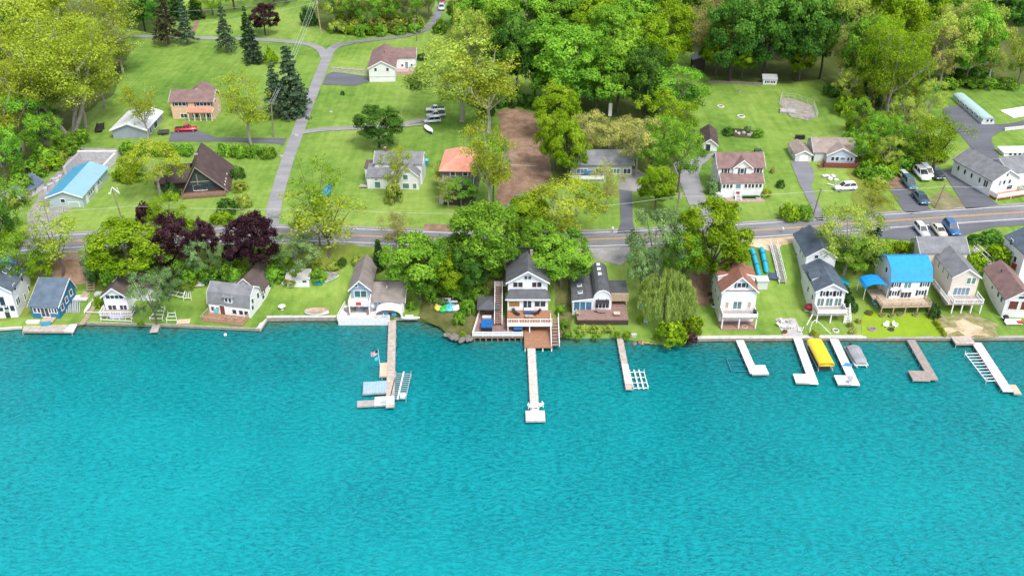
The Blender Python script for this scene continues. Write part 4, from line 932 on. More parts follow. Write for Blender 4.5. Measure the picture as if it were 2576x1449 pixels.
# ---------- the shore row, left to right
def shore_houses():
    # white house cut by the left edge
    b=House('lake_house','tall white lake house with dark roof and blue tarp cut by the left edge','house',(-52,803),(47,799),w=None)
    W=b.w; hz=b.Z(735); b.block(0,W,0,8.6,-1.2,hz,2.6,'y',roof=RDBLUE,ov=0.35)
    b.win('f',b.X(10),b.Z(762),1.9,2.2,nx=2); b.win('f',b.X(-20),b.Z(762),1.9,2.2,nx=2)
    for u in (-24,-8,8,22,36): b.win('f',b.X(u),b.Z(779),0.8,1.2)
    b.win('f',b.X(20),b.Z(794),0.9,1.9)
    for y,z in ((1.8,5.6),(5.4,5.4)): b.win('r',y,z,0.8,1.3)
    for y in (1.2,2.0): b.win('r',y,2.7,0.6,1.4)
    b.win('r',4.6,1.8,0.5,1.3); b.win('r',7.0,2.2,0.7,1.2)
    b.skylight(W*0.72,4.2,hz+2.6*0.56,0.7,0.9,-2.6/(W/2)); b.skylight(W*0.72,5.8,hz+2.6*0.56,0.7,0.9,-2.6/(W/2))
    mb=MB(); k=-2.6/(W/2)
    mb.slab([(W*0.5,6.2,hz+2.6+0.25),(W*0.80,8.2,hz+2.6+0.25+k*W*0.30),(W*0.5,9.0,hz+2.6+0.25)],0.04); mb.build('tarpaulin',TARP,b.roof)
    b.box('foundation',0.1,W-0.1,0.1,8.4,-2.4,-1.2,FOUND)
    # blue cottage
    b=House('cottage','small bright blue cottage with blue grey roof and white windows','house',(84,800),(152,802))
    W=b.w; ze=b.Z(769); D=7.2
    b.block(0,W,0,D,-0.6,ze,2.7,'x',wall=BLUEW,roof=RBLUEG,rp=0.80,ov=0.35)
    for c,w in ((0.16,0.62),(0.28,0.62)): b.win('f',W*c,ze-0.95,w*1.1,1.0)
    b.win('f',W*0.5,ze-1.35,1.5,1.9,nx=2,name='patio_door')
    for c in (0.72,0.82,0.92): b.win('f',W*c-0.1,ze-0.95,0.5,1.0)
    for y in (1.6,3.6,5.6): b.win('r',y,1.3+0.28*y*0.7,0.9,1.1)
    b.deck(W*0.42,W*0.86,-1.6,-0.02,0.35,DECKT,None,zb=-0.6,posts=2,postm=WOODT)
    # brown roofed white cottage
    b=House('cottage','white cottage with long brown gable roof and open porch, beside the grey green tree','house',(268,784),(326,784))
    W=b.w; ze=b.Z(743); D=11.5
    b.block(0,W,0,D,-1.0,ze,1.7,'y',roof=RBROWN,ov=0.45)
    b.win('f',W*0.5,ze-0.35,W*0.74,0.75,nx=4); b.win('f',W*0.3,ze-2.7,1.5,1.1,nx=2); b.win('f',W*0.78,ze-2.7,1.3,1.1,nx=2)
    b.block(W+0.02,W+4.6,3.6,D-0.8,-0.4,ze-0.4,1.5,'x',roof=RBROWN); b.win('r',6.0,1.8,0.9,1.1,blk=1); b.win('r',9.0,1.8,0.9,1.1,blk=1)
    d=b.deck(-0.3,W+1.4,-2.4,-0.02,0.5,DECKG,TRIM,zb=-1.2,posts=3); b.box('banner',W*0.35,W*0.95,-2.5,-2.42,0.0,0.75,M('lilac_banner',(0.55,0.5,0.68),0.7))
    k=-1.7/(W/2)
    for y in (4,6,8): b.skylight(W*0.25,y,ze+0.85,0.6,1.1,-k)
    # barn roofed house
    b=House('lake_house','white house with grey barn roof front and orange brown deck','house',(528,786),(631,799))
    W=b.w; z1=b.Z(764)+0.05; z1=b.Z(762)
    b.block(0,W,0,5.0,-1.0,z1,3.3,'x','gambrel',roof=RGREY,ov=0.2)
    b.block(W-6.2,W-0.06,5.02,12.5,-0.6,z1+0.5,2.7,'y',roof=RBROWN,ov=0.25)
    b.block(W-8.4,W-6.22,6.2,10.2,-0.4,1.9,0.9,'y','shed',roof=RTAN,trim=None)
    for c in (0.08,0.20): b.win('f',W*c+0.15,z1-1.15,0.7,0.9)
    b.door('f',W*0.33,0.0,0.95,1.95,mat=M('maroon_door',(0.16,0.06,0.05),0.5))
    for c in (0.62,0.78,0.91): b.win('f',W*c,z1-1.25,0.8,0.95)
    b.block(W*0.40,W*0.60,0.15,2.2,z1+0.35,z1+1.7,0.35,'x','shed',roof=RGREY,trim=None,wn='dormer',rn='dormer_roof'); 
    for c in (0.455,0.545): b.win('f',W*c,z1+1.05,0.5,0.85,blk=3)
    for y,z in ((1.5,z1+0.5),(3.8,z1+0.5),(1.2,1.6)): b.win('r',y,z,0.8,1.2)
    b.win('r',6.5,z1-0.2,0.7,1.0,blk=1); b.win('r',9,z1-0.2,0.7,1.0,blk=1); b.win('r',5.8,1.4,0.9,1.4,blk=1); b.win('r',10.5,z1+0.6,0.7,1.0,blk=1)
    b.deck(-0.3,W-0.3,-3.0,-0.02,0.0,DECKB,WOODT,sides='lr',zb=-1.1,posts=5,postm=WOODB,skirt=WOODB)
    # small shed between
    b=House('shed','small white shed with pale grey roof beside the blue kayak on the lawn','shed',(723,722),(779,722))
    W=b.w; z=b.Z(702); b.block(0,W,0,2.6,-0.5,z,0.9,'x',roof=M('pale_grey_shingle',(0.46,0.44,0.42),0.85,0.15,1,bump=0.3),rp=0.85,ov=0.15)
    b.win('f',W*0.19,z-0.55,0.85,0.5); b.win('f',W*0.80,z-0.55,0.85,0.5)
    # house with the white decks
    b=House('lake_house','blue grey gabled house with white balcony joined to a low white wing','house',(884,790),(932,790))
    W=b.w; zb=b.Z(724,1.5); D=9.2
    b.block(0,W,1.5,1.5+D,-1.0,zb,1.75,'y',wall=SLATEW,roof=RTANG,ov=0.55)
    b.win('f',W*0.3,zb+0.45,0.6,0.45); b.win('f',W*0.72,zb+0.45,0.6,0.45)
    b.win('f',W*0.5,zb-1.35,W*0.62,1.4,nx=2,glass=M('green_glass',(0.03,0.12,0.10),0.1,0.2),name='balcony_door')
    b.deck(-0.2,W+0.2,-1.2,1.48,zb-2.3,DECKW,TRIM,zb=-1,posts=2,h=0.9); b.box('flag_bunting',W*0.36,W*0.62,-1.32,-1.22,zb-2.1,zb-1.5,M('red_bunting',(0.6,0.06,0.05),0.7))
    for c in (0.2,0.5,0.8): b.win('f',W*c,1.0,0.7,1.0)
    zr=b.Z(758,0.6); xr=b.X(1016)
    b.block(W+0.02,xr,0.6,8.2,-1.0,zr,1.9,'x',roof=RTANG,ov=0.35)
    b.win('f',b.X(951),zr-1.25,1.4,1.9,blk=1,nx=2,name='sliding_door',glass=GLASSL); b.win('f',b.X(990),zr-0.95,1.5,0.9,blk=1,nx=3)
    b.vent(b.X(972),3.2,zr+1.4,0.09,0.5)
    # tall white house in the middle
    b=House('lake_house','tall white lake house with charcoal gable roof and two decks, middle of the shore','house',(1276,780),(1379,780),z=3.0)
    W=b.w; z2=b.Z(710,1.2)
    b.block(0.05,W-0.05,0,8.4,-2.6,2.55,1.2,'x','flat',roof=RSLATE,trim=None,ov=0.02,rn='lower_roof')
    b.block(0.15,W-0.15,1.6,8.4,2.75,z2,2.25,'y',roof=RSLATE,ov=0.5)
    rb=MB(); zt,ze=b.Z(727,1.6),2.55
    v=[(-0.35,-0.45,ze),(W+0.35,-0.45,ze),(W-0.5,1.58,zt),(0.5,1.58,zt),(-0.35,1.58,ze),(W+0.35,1.58,ze)]
    rb.add(v,[(0,1,2,3),(0,3,4),(1,5,2),(0,4,5,1),(3,2,5,4)]); rb.build('porch_roof',RSLATE,b.r)
    b.box('fascia',-0.37,W+0.37,-0.5,-0.42,2.38,2.6,TRIM)
    for c in (0.26,0.72):
        b.win('f',W*c,z2-0.75,1.75,1.05,blk=1,nx=2,glass=M('dark_red_glass',(0.05,0.03,0.045),0.08,0.2))
    b.win('f',W*0.5,z2+0.75,1.3,0.75,blk=1,nx=2)
    b.win('f',W*0.17,1.35,2.0,1.15,glass=M('amber_glass',(0.30,0.18,0.05),0.1,0.4,2)); b.win('f',W*0.49,1.05,1.5,2.0,nx=2,name='sliding_door'); b.win('f',W*0.80,1.35,2.0,1.15,nx=2)
    b.win('l',4.0,4.5,0.7,1.1,blk=1); b.win('r',4.0,4.5,0.7,1.1,blk=1)
    b.chimney(W*0.6,8.1,z2+1.2,z2+2.9,0.5,WOODT)
    xd=b.X(1387); d=b.deck(0.0,xd,-4.7,-0.02,0.0,DECKB,TRIM,sides='f',zb=-2.0,posts=3)
    b.box('beam',0,xd,-4.78,-4.71,-0.55,0.1,TRIM,d)
    x0=b.X(1384); b.stairs(x0,x0+1.35,(-9.2,-1.9),(-2.6,0.0),DECKM,TRIM)
    b.deck(b.X(1318),b.X(1386),-9.4,-1.5,-1.98,DECKB,TRIM,sides='',zb=-3.4,posts=4,name='lower_deck')
    # left outside stairs
    b.stairs(-2.3,-1.0,(-2.8,-1.2),(5.0,2.4),DECKM,TRIM)
    b.box('landing',-2.4,-0.02,5.0,6.6,2.2,2.4,DECKG)
    # gazebo beside
    g=House('gazebo','open gazebo with charcoal hip roof on brown patio beside the tall white house','gazebo',(1205,800),(1252,800),z=1.3)
    W=g.w; g.block(0,W,0,4.2,2.0,2.2,0.75,'y','hip',wall=False,roof=RSLATE,ov=0.35)
    g.box('floor',-0.2,W+0.2,-0.5,4.4,-0.9,0.0,DECKM)
    for x in (0.1,W-0.1):
        for y in (0.1,4.1): g.box('post',x-0.08,x+0.08,y-0.08,y+0.08,0,2.1,WOODB)
    g.box('back_panel',0.1,W-0.1,4.16,4.24,0,2.1,DWOOD); g.box('table',W*0.3,W*0.7,1.5,2.4,0.68,0.75,WOODT)
    # dark roof house with arched gambrel
    b=House('lake_house','white lake house with charcoal barn roof, flat side wings and brown deck','house',(1491,779),(1537,779),z=2.2)
    W=b.w; z1=b.Z(752); Dp=b.Y(664,z1+1.6)
    b.block(0,W,0,Dp,-1.6,z1,1.9,'y','barrel',roof=RSLATE,ov=0.12,th=0.12)
    b.win('f',W*0.28,z1-0.1,0.4,0.65,arch=True); b.win('f',W*0.74,z1-0.1,0.4,0.65,arch=True)
    b.win('f',W*0.5,1.0,W*0.75,1.2,nx=4); mb=MB(); mb.extr([(-0.9,1.8),(-0.75,2.05),(-0.02,2.2),(-0.02,1.8)],'x',W*0.14,W*0.86); mb.build('awning',M('black_awning',(0.02,0.02,0.025),0.6),b.r)
    xl=b.X(1440); zl=b.Z(757)
    b.block(xl,-0.02,0.0,b.Y(696,zl),-1.6,zl,0.5,'y','shed',roof=RSLATE,ov=0.15)
    b.win('f',(xl)*0.5,zl-1.15,-xl*0.86,1.9,blk=1,nx=3,glass=M('blue_glass',(0.05,0.17,0.27),0.06,0.3),name='sliding_door')
    xr=b.X(1580); y0=b.Y(738,2.4)
    b.block(W+0.02,xr,y0,y0+4.6,0.9,2.4,0.1,'y','flat',roof=RSLATE,ov=0.1)
    b.box('shingled_skirt_roof',W+0.1,xr+0.15,y0-0.55,y0-0.14,1.0,2.55,M('cedar_shake',(0.45,0.35,0.24),0.9,0.25,3,stripe=(0,0.2,0.3)))
    for x in (W+0.2,xr-0.2): b.box('post',x-0.07,x+0.07,y0-0.5,y0-0.36,0.0,1.1,WOODT)
    for yy in (2.4,5.0): b.skylight(xl*0.6,yy,zl+0.2,0.9,0.8,0.5/(-xl))
    for yy in (5.5,7.4,9.2): 
        o=MB().box(W*0.36,W*0.56,yy,yy+0.8,z1+1.85,z1+2.15).build('skylight',TRIM,b.roof)
    b.deck(b.X(1449),b.X(1577),-3.4,-0.02,0.0,DECKM,None,zb=-1.6,posts=6,postm=WOODT,skirt=DWOOD); b.deck(W+0.02,b.X(1577),0.0,y0+2,0.0,DECKM,None,posts=0,name='side_deck')
    # red roof house
    b=House('lake_house','white lake house with red brown gabled roof and white veranda','house',(1811,781),(1898,781),z=3.4)
    W=b.w; z1=b.Z(731); D=b.Y(642,z1+2.7)-0.4
    b.block(0,W,0,D,-2.4,z1,3.0,'y',roof=RRED,ov=0.42)
    for sx,x0,x1 in ((0,-0.25,W*0.42),(1,W*0.58,W+0.25)):
        b.block(x0,x1,D*0.42,D*0.80,z1-0.4,z1+1.1,0.65,'y','shed',roof=RRED,wall=WHITE,ov=0.12,trim=TRIM,wn='dormer',rn='dormer_roof') if sx==0 else b.block(x0,x1,D*0.42,D*0.80,z1-0.4,z1+1.75,-0.65,'y','shed',roof=RRED,wall=WHITE,ov=0.12,trim=TRIM,wn='dormer',rn='dormer_roof')
    b.win('f',W*0.52,z1+1.15,1.5,0.95,nx=2,shut=M('teal_shutter',(0.04,0.10,0.12),0.5)); b.win('f',W*0.48,1.15,1.5,1.55,nx=2,glass=GLASSG,name='sliding_door')
    b.win('f',W*0.18,1.2,0.55,1.3,glass=BEIGESH); b.win('f',W*0.82,1.2,0.55,1.3,glass=BEIGESH)
    b.box('belt_board',-0.03,W+0.03,-0.06,-0.005,z1-0.12,z1+0.06,RRED)
    for y in (2,5,8): b.win('l',y,1.3,0.8,1.0)
    b.deck(-0.05,W+0.05,-2.6,-0.02,0.0,DECKG,TRIM,zb=-2.4,posts=3,solid=True,h=0.8); b.box('patio',-0.1,W+0.1,-2.7,-0.02,-2.6,-2.35,M('terracotta_patio',(0.33,0.20,0.16),0.9,0.2,2))
    b.box('barbecue',W*0.9,W*0.98,-2.0,-1.4,0.02,1.1,M('black_cover',(0.02,0.03,0.05),0.5))
    # slate roof white house, two stepped blocks
    b=House('lake_house','white lake house in two stepped blocks with slate grey roofs','house',(2047,772),(2120,772),z=3.0)
    W=b.w; z1=b.Z(731); D=b.Y(652,z1+1.5)
    b.block(0,W,0,D,-2.4,z1,1.55,'y',roof=RDBLUE,ov=0.35)
    b.block(0.3,W+0.6,D+0.02,D+9.5,-1.0,z1+2.0,1.9,'y',roof=RDBLUE,ov=0.25)
    b.win('f',W*0.5,z1-0.65,0.5,0.9,shut=SHUT); b.win('f',W*0.27,z1-0.65,0.4,0.9,shut=SHUT); b.win('f',W*0.74,z1-0.65,0.4,0.9,shut=SHUT)
    for c in (0.2,0.5,0.8): b.win('f',W*c,1.05,1.2,1.6,nx=2,glass=GLASSG,name='sliding_door')
    b.win('f',W*0.4,z1+2.0,0.7,0.7,blk=1); b.block(-0.02,1.3,D*0.35,D*0.62,z1-0.1,z1+0.9,0.35,'y','shed',roof=RDBLUE,wn='dormer',rn='dormer_roof',trim=None)
    for y in (1.5,4.5): b.win('l',y,1.2,0.8,1.1)
    b.win('l',D+2,4.6,0.6,0.9,blk=1); b.win('l',D+4,4.6,0.6,0.9,blk=1); b.win('l',D+6,2.6,0.7,1.1,blk=1)
    b.deck(0,W,-2.5,-0.02,0.0,DECKG,TRIM,zb=-2.4,posts=3,solid=True,h=0.85); b.box('patio',0,W,-2.6,-0.02,-2.6,-2.35,PATIO)
    b.stairs(W+0.2,W+1.1,(-2.4,-2.3),(-0.2,0.0),DECKW,TRIM)
    # blue tarp house
    b=House('lake_house','white house with roof covered in bright blue tarp','house',(2235,751),(2331,749),z=3.0)
    W=b.w; z1=b.Z(708)
    b.block(0,W,0,7.6,-2.0,z1,3.2,'x','gambrel',roof=TARP,ov=0.3,trim=None)
    for c in (0.12,0.86): b.win('f',W*c,z1-0.75,0.75,0.85,nx=2,shut=SHUT)
    b.win('f',W*0.42,z1-0.95,1.3,1.6,glass=GLASSG,nx=2,name='sliding_door'); MB().box(W*0.26,W*0.60,-0.75,-0.02,z1-2.0,z1-1.55).build('balcony',TRIM,b.r)
    b.win('f',W*0.12,1.15,0.9,1.0,nx=2,shut=SHUT); b.win('f',W*0.43,1.05,2.0,1.8,nx=3,name='sliding_door'); b.win('f',W*0.82,1.15,1.0,1.0,nx=2,shut=SHUT)
    b.win('l',3.2,z1+0.7,0.8,1.0)
    cv=MB(); x0,x1,y0,y1=-5.0,-0.4,-0.2,3.4; zc=2.3
    n=6
    for i in range(n):
        a0,a1=math.pi*i/n,math.pi*(i+1)/n
        xa,xb=x0+(x1-x0)*(0.5-0.5*math.cos(a0)),x0+(x1-x0)*(0.5-0.5*math.cos(a1)); za,zb=zc+1.1*math.sin(a0),zc+1.1*math.sin(a1)
        cv.slab([(xa,y0,za),(xb,y0,zb),(xb,y1,zb),(xa,y1,za)],0.04)
    c=cv.build('canopy',TARP,b.r)
    for x in (x0+0.1,x1-0.1):
        for y in (y0+0.1,y1-0.1): MB().tube((x,y,0),(x,y,zc+0.1),0.05,0.05,6).build('canopy_pole',TRIM,c)
    b.deck(b.X(2203),W-0.3,-3.0,-0.02,0.0,DECKT,WOODT,sides='flr',zb=-1.9,posts=5,postm=WOODT,h=0.75); b.deck(b.X(2196),-0.02,0,3.6,0.0,DECKT,None,posts=0,name='side_deck')
    # beige house
    b=House('lake_house','beige two part house with grey roofs and white deck on posts','house',(2385,744),(2452,744),z=3.2)
    W=b.w; z1=b.Z(696); D=b.Y(618,z1+1.9)
    b.block(0,W,0,D,-2.2,z1,1.7,'y',wall=CREAM,roof=RGREY,ov=0.3)
    y2=b.Y(636,z1+0.6); b.block(-3.0,W+1.0,y2,y2+6.0,-0.5,z1+0.6,1.9,'x',wall=CREAM,roof=RGREY,ov=0.3)
    b.win('f',W*0.62,z1-0.9,0.7,1.3,glass=GLASSG); b.win('f',W*0.80,z1-0.9,0.7,1.3,glass=GLASSG); b.win('f',W*0.45,1.0,3.0,1.6,nx=4,glass=GLASSL,name='sliding_door')
    for y in (1.8,4.2,6.4): b.win('l',y,z1-1.0,0.6,1.2,glass=GLASSG)
    for y in (1.5,4.0): b.win('l',y,-0.9,0.9,1.6)
    b.deck(-0.2,W+0.4,-3.0,-0.02,0.0,DECKG,TRIM,zb=-2.5,posts=4); b.deck(-1.2,-0.22,-3.0,D*0.55,0.0,DECKG,TRIM,sides='l',posts=0,name='side_deck')
    # brown roof cottage
    b=House('cottage','white cottage with brown roof and dark red curtained windows, right of the beige house','house',(2518,797),(2590,800))
    W=b.w; z1=b.Z(753); D=b.Y(654,z1+2.0)
    b.block(0,W,0,D,-1.0,z1,1.9,'y',roof=RMAUVE,ov=0.35)
    b.win('f',W*0.30,z1-1.2,1.6,1.8,glass=GLASSR); b.win('f',W*0.72,z1-1.2,1.6,1.8,glass=GLASSR); b.win('f',W*0.5,z1+0.5,1.0,0.5)
    for y in (1.6,3.4): b.win('l',y,z1-1.0,0.9,1.0)
    b.win('l',6.5,z1-1.2,0.8,0.9,arch=True)
    b.box('patio',-0.6,W+1,-2.6,-0.02,-0.9,-0.35,PATIO)
    b.vent(W*0.3,D*0.7,z1+1.4,0.1,0.6,SHUT)
    # far right white house
    b=House('lake_house','tall white house with slate roof and red sign cut by the right edge','house',(2556,715),(2650,712))
    W=b.w; b.block(0,W,0,7.5,-2.0,b.Z(640),2.0,'y',roof=RDBLUE); b.win('l',2.5,4.2,0.9,1.2); b.win('l',5.2,6.6,0.7,1.2); b.win('l',4.0,2.0,0.7,1.2)
    s_=MB().box(-0.08,-0.02,1.4,3.0,2.2,3.6); s_.build('sign_panel',M('red_panel',(0.35,0.06,0.04),0.6),b.r)
shore_houses()
# ---------- houses north of the main road
def upper_houses():
    b=House('house','peach two storey house with brown roof and white porch at the upper left','house',(436,300),(541,300))
    W=b.w; z1=b.Z(256); D=6.8
    b.block(0,W,0,D,-0.5,z1,2.0,'x',wall=PEACH,roof=RMAUVE,ov=0.4)
    b.block(W*0.22,W*0.74,D+0.02,D+6.0,-0.5,z1-0.6,1.8,'y',wall=PEACH,roof=RMAUVE,ov=0.3)
    b.win('f',W*0.23,z1-0.75,2.9,0.9,nx=3,shut=SHUT); b.win('f',W*0.78,z1-0.75,3.7,0.9,nx=4,shut=SHUT)
    b.block(W*0.40,W*0.99,-1.6,-0.02,0.6,2.3,0.5,'x','shed',wall=False,roof=M('terracotta_roof',(0.52,0.24,0.16),0.8,0.15),trim=TRIM,rn='porch_roof',ov=0.1)
    for c in (0.42,0.56,0.70,0.84,0.97): b.box('porch_post',W*c-0.08,W*c+0.08,-1.5,-1.34,-0.3,2.3,TRIM)
    b.win('f',W*0.58,1.0,2.4,1.2,nx=3); b.win('f',W*0.85,1.0,2.2,1.2,nx=3); b.win('f',W*0.27,0.9,1.6,1.1,nx=2)
    b.win('r',2.4,z1-0.8,0.7,1.0); b.win('r',4.6,1.4,0.7,1.0)
    b.box('terrace',W*0.34,W*1.02,-3.0,-0.02,-0.6,-0.22,M('stone_terrace',(0.55,0.48,0.38),0.9,0.2,1.5))
    # white metal roof garage
    b=House('garage','grey garage with a broad white metal roof beside the red pickup','garage',(286,349),(371,349))
    W=b.w; z1=b.Z(326); b.block(0,W,0,12.5,-0.6,z1,1.6,'y',wall=M('blue_grey_sheet',(0.30,0.34,0.40),0.6,0.08,0.6,stripe=(2,0.3,0.2)),roof=RWHITE,ov=0.5)
    b.win('r',3,1.0,1.2,1.3); b.win('r',7,1.1,2.4,1.6,name='garage_door',glass=SHUT)
    # pale blue garage
    b=House('garage','long pale teal garage with blue metal roof at the left','garage',(126,522),(209,525),yaw=1)
    W=b.w; z1=b.Z(494)-0.1; D=15.5
    b.block(0,W,0,D,-0.4,z1,1.35,'y',wall=TEALW,roof=RMETL,ov=0.4)
    m=MB(); t=0.19
    m.slab([(-0.36,-0.42,z1+t-0.15),(W/2,-0.42,z1+1.35+t),(W/2,D+0.42,z1+1.35+t),(-0.36,D+0.42,z1+t-0.15)],0.02); m.build('left_slope_shade',RMETD,b.roof)  # darker blue over the left slope: its shade put into the colour
    b.win('f',W*0.42,1.55,0.9,0.8,name='sign',glass=SHUT); b.door('r',2.2,0,1.0,2.0)
    for y in (3.8,4.9,6.2,9.5,11.0): b.win('r',y,1.4,0.7,0.9)
    b.door('r',7.8,0,1.0,2.1); b.door('f',W*0.72,0,2.2,1.2,mat=TEALW)
    # block foundation
    A=G(207,402); t=thing('block_foundation','roofless grey block walls open at the front behind the blue roofed garage','wall',A,0)
    s=scale_at(A); w=(291-207)/s
    MB().box(0,w,-0.3,0.3,-0.5,2.1).build('back_wall',STONE,t); MB().box(-0.6,0.0,-9.0,0.3,-0.5,2.0).build('left_wall',STONE,t); MB().box(w,w+0.6,-14.5,0.3,-0.5,1.9).build('right_wall',M('white_block',(0.62,0.61,0.60),0.9,0.15,2,stripe=(2,0.4,0.3)),t)
    MB().box(-0.65,w+0.65,-0.35,0.35,2.103,2.25).build('cap',M('white_cap',(0.72,0.71,0.70),0.8,0.1,2),t)
    R=random.Random(3)
    for i,(u,v,sz) in enumerate(((140,456,1.5),(146,462,1.3),(128,470,1.5),(152,450,1.2),(116,480,1.4))):
        g=G(u,v); bx=thing('concrete_block',f'pale concrete block lying by the gravel yard, {ORD[[3,2,1,4,0][sorted([140,146,128,152,116]).index(u)] if False else sorted([140,146,128,152,116]).index(u)]} of five','block',g,R.uniform(0,3),'loose concrete blocks')
        MB().box(-sz/2,sz/2,-0.4,0.4,-0.1,0.75).build('body',STONE,bx)
    # little shed left
    b=House('shed','white shed with grey roof at the left edge by the gravel yard','shed',(4,510),(57,514))
    b.block(0,b.w,0,8.4,-0.5,b.Z(491)-0.1,1.7,'y',wall=M('pale_wall',(0.66,0.64,0.66),0.7,0.06),roof=RBLUEG,ov=0.3)
    # A-frame
    b=House('house','dark brown A frame house with tall glass front','house',(458,494),(574,487),yaw=10)
    W=b.w; D=14.0; hA=b.Z(421,0.9)
    b.block(0.1,W-0.1,0.9,D,0.0,0.5,hA-0.5,'y',rp=0.37,wall=DWOOD,roof=RDBRN,ov=0.75,trim=M('grey_rake',(0.30,0.27,0.25),0.7))
    b.block(-5.6,1.0,4.0,D-0.6,-0.3,1.8,2.2,'x',wall=DWOOD,roof=RDBRN,ov=0.5,trim=None)
    x=W*0.37; g=MB(); g.add([(x-2.7,0.84,0.9),(x+4.7,0.84,0.9),(x,0.84,hA-1.0)],[(0,1,2)]); g.build('gable_window',GLASS,b.r)
    b.box('beam',x-1.5,x+2.6,0.76,0.84,2.8,2.95,WOODT); b.box('mullion',x-0.06,x+0.06,0.77,0.83,2.2,hA-2.0,WOODT)
    b.win('f',x+0.3,1.35,2.8,1.2,nx=3); b.deck(0.3,W-0.4,-1.8,0.85,0.35,WOODB,DECKM,zb=-1.2,posts=4,postm=DWOOD,solid=True,h=0.7)
    b.chimney(W*0.33,D*0.55,2.5,6.6,0.8,M('brown_chimney',(0.16,0.09,0.07),0.9))
    k=(hA-0.5)/(W*0.63)
    for y in (1.6,3.4,5.0,7.6): b.vent(W*0.93,y,0.5+k*W*0.07,0.12,0.35)
    # upper white house
    b=House('house','white house with brown roof and L shaped wing beside the dark driveway, top middle','house',(930,207),(995,206))
    W=b.w; z1=b.Z(171); D=b.Y(112,z1+1.9)
    b.block(0,W,0,D,-0.5,z1,1.9,'y',roof=RMAUVE,ov=0.35)
    b.block(W*0.55,W+5.6,D*0.55,D-0.3,-0.3,z1-0.05,1.8,'x',roof=RMAUVE,ov=0.3)
    for c in (0.26,0.72): b.win('f',W*c,z1-0.6,0.7,0.9)
    b.box('belt_board',-0.03,W+0.03,-0.06,-0.005,1.45,1.58,GREYW)
    y0=D*0.55; b.win('f',W+1.6,1.9,0.6,0.6,blk=1); b.door('f',W+2.9,1.0,0.8,1.9,blk=1,mat=GLASSL); b.win('f',W+4.4,1.9,0.5,0.8,blk=1)
    b.box('porch_floor',W+0.02,W+5.4,y0-3.0,y0-0.02,0.1,0.9,M('pink_porch',(0.50,0.33,0.32),0.8)); b.vent(W*0.55,D*0.5,z1+1.85,0.22,0.5,BRICK)
    # white farmhouse
    b=House('house','white farmhouse with grey roof and arched attic window, half hidden by a yellow tree','house',(925,475),(1054,478))
    W=b.w; zr=b.Z(410,3.0)
    b.block(W*0.12,W+0.4,3.0,8.6,-0.3,zr,1.7,'x',roof=RGREY,ov=0.3)
    b.chimney(W*0.30,5.8,zr+0.8,zr+2.6,0.5)
    b.block(0,W*0.44,0,4.0,-0.3,b.Z(447),1.5,'x','shed',roof=RGREY,ov=0.2,trim=None); b.win('f',W*0.18,b.Z(448)-0.3,0.8,0.5,blk=1,arch=True); b.win('f',W*0.20,1.0,1.2,1.5,blk=1,glass=GLASSG)
    b.block(W*0.62,W,0,4.5,-0.3,b.Z(440),1.9,'y',roof=RGREY,ov=0.25); b.win('f',W*0.75,b.Z(444),1.0,1.1,blk=2,glass=GLASSG); b.win('f',W*0.75,0.9,1.4,1.2,blk=2,glass=GLASSG); b.win('f',W*0.92,0.9,0.8,1.2,blk=2,glass=GLASSG)
    b.block(-1.0,W*0.11,3.2,6.4,-0.3,b.Z(424,3.2),0.5,'x','shed',roof=RBROWN,ov=0.2,trim=None)
    b.deck(-1.9,0.0,0.1,1.3,0.5,GREYWOOD,None,posts=2,postm=WOODT,zb=-0.4,name='porch_step')
    # orange roofed house
    b=House('house','dark house with faded orange roof behind bushy trees','house',(1118,506),(1196,508))
    W=b.w; z1=b.Z(428); b.block(-0.6,W,0,b.Y(372,z1+2.0)+3.5,-0.4,z1,2.4,'x','hip',wall=M('dark_grey_siding',(0.12,0.12,0.125),0.8,0.2),roof=ORANGE,ov=0.4)
    b.block(0.2,W-0.4,-2.0,-0.02,-0.4,z1-2.6,1.2,'x','shed',wall=M('dark_brown_siding',(0.05,0.042,0.038),0.8),roof=RSLATE,ov=0.2,trim=TRIM,rn='porch_roof')
    b.win('f',W*0.3,z1-0.8,1.0,0.9); b.win('f',W*0.7,z1-0.8,1.0,0.9); b.box('side_steps',-0.9,-0.05,-1.6,0.6,-0.4,1.2,M('pale_step',(0.55,0.55,0.56),0.8))
    # grey bungalow
    b=House('bungalow','grey roofed bungalow with white deck hidden among spring trees','house',(1436,444),(1584,434),yaw=0)
    W=b.w; z1=b.Z(414); b.block(0,W,0,8.0,-0.5,z1,1.9,'x',wall=M('sage_siding',(0.40,0.44,0.36),0.7,0.08,stripe=(2,0.22,0.15)),roof=RGREY,ov=0.4)
    b.win('f',W*0.18,1.3,2.4,1.1,nx=3,glass=GLASSL); b.win('f',W*0.45,1.3,1.2,1.3,nx=2); b.win('f',W*0.72,1.3,2.2,1.2,nx=3,glass=GLASSG); b.win('f',W*0.92,1.3,1.6,1.2,nx=2)
    b.deck(-0.2,W*0.53,-2.6,-0.02,0.3,DECKG,TRIM,zb=-0.8,posts=4,solid=True); b.box('umbrella_canopy',W*0.2,W*0.4,-1.9,-0.6,1.5,1.65,M('blue_canvas',(0.03,0.15,0.42),0.7))
    # brown roof shed
    b=House('shed','small white shed with dark brown roof at the head of the drive','shed',(1765,379),(1803,381))
    W=b.w; b.block(0,W,0,9.6,-0.4,b.Z(362),1.35,'y',roof=RDBRN,ov=0.35); b.door('f',W*0.4,0,1.1,1.7,mat=SHUT)
    # white farmhouse with brown roof
    b=House('house','white farmhouse with mauve brown roof, front gable and enclosed porch','house',(1812,497),(1916,496))
    W=b.w; y0=2.4; z1=b.Z(422,y0); 
    b.block(-0.5,W+0.3,y0,y0+6.2,-0.3,z1,2.2,'x',roof=RMAUVE,ov=0.35)
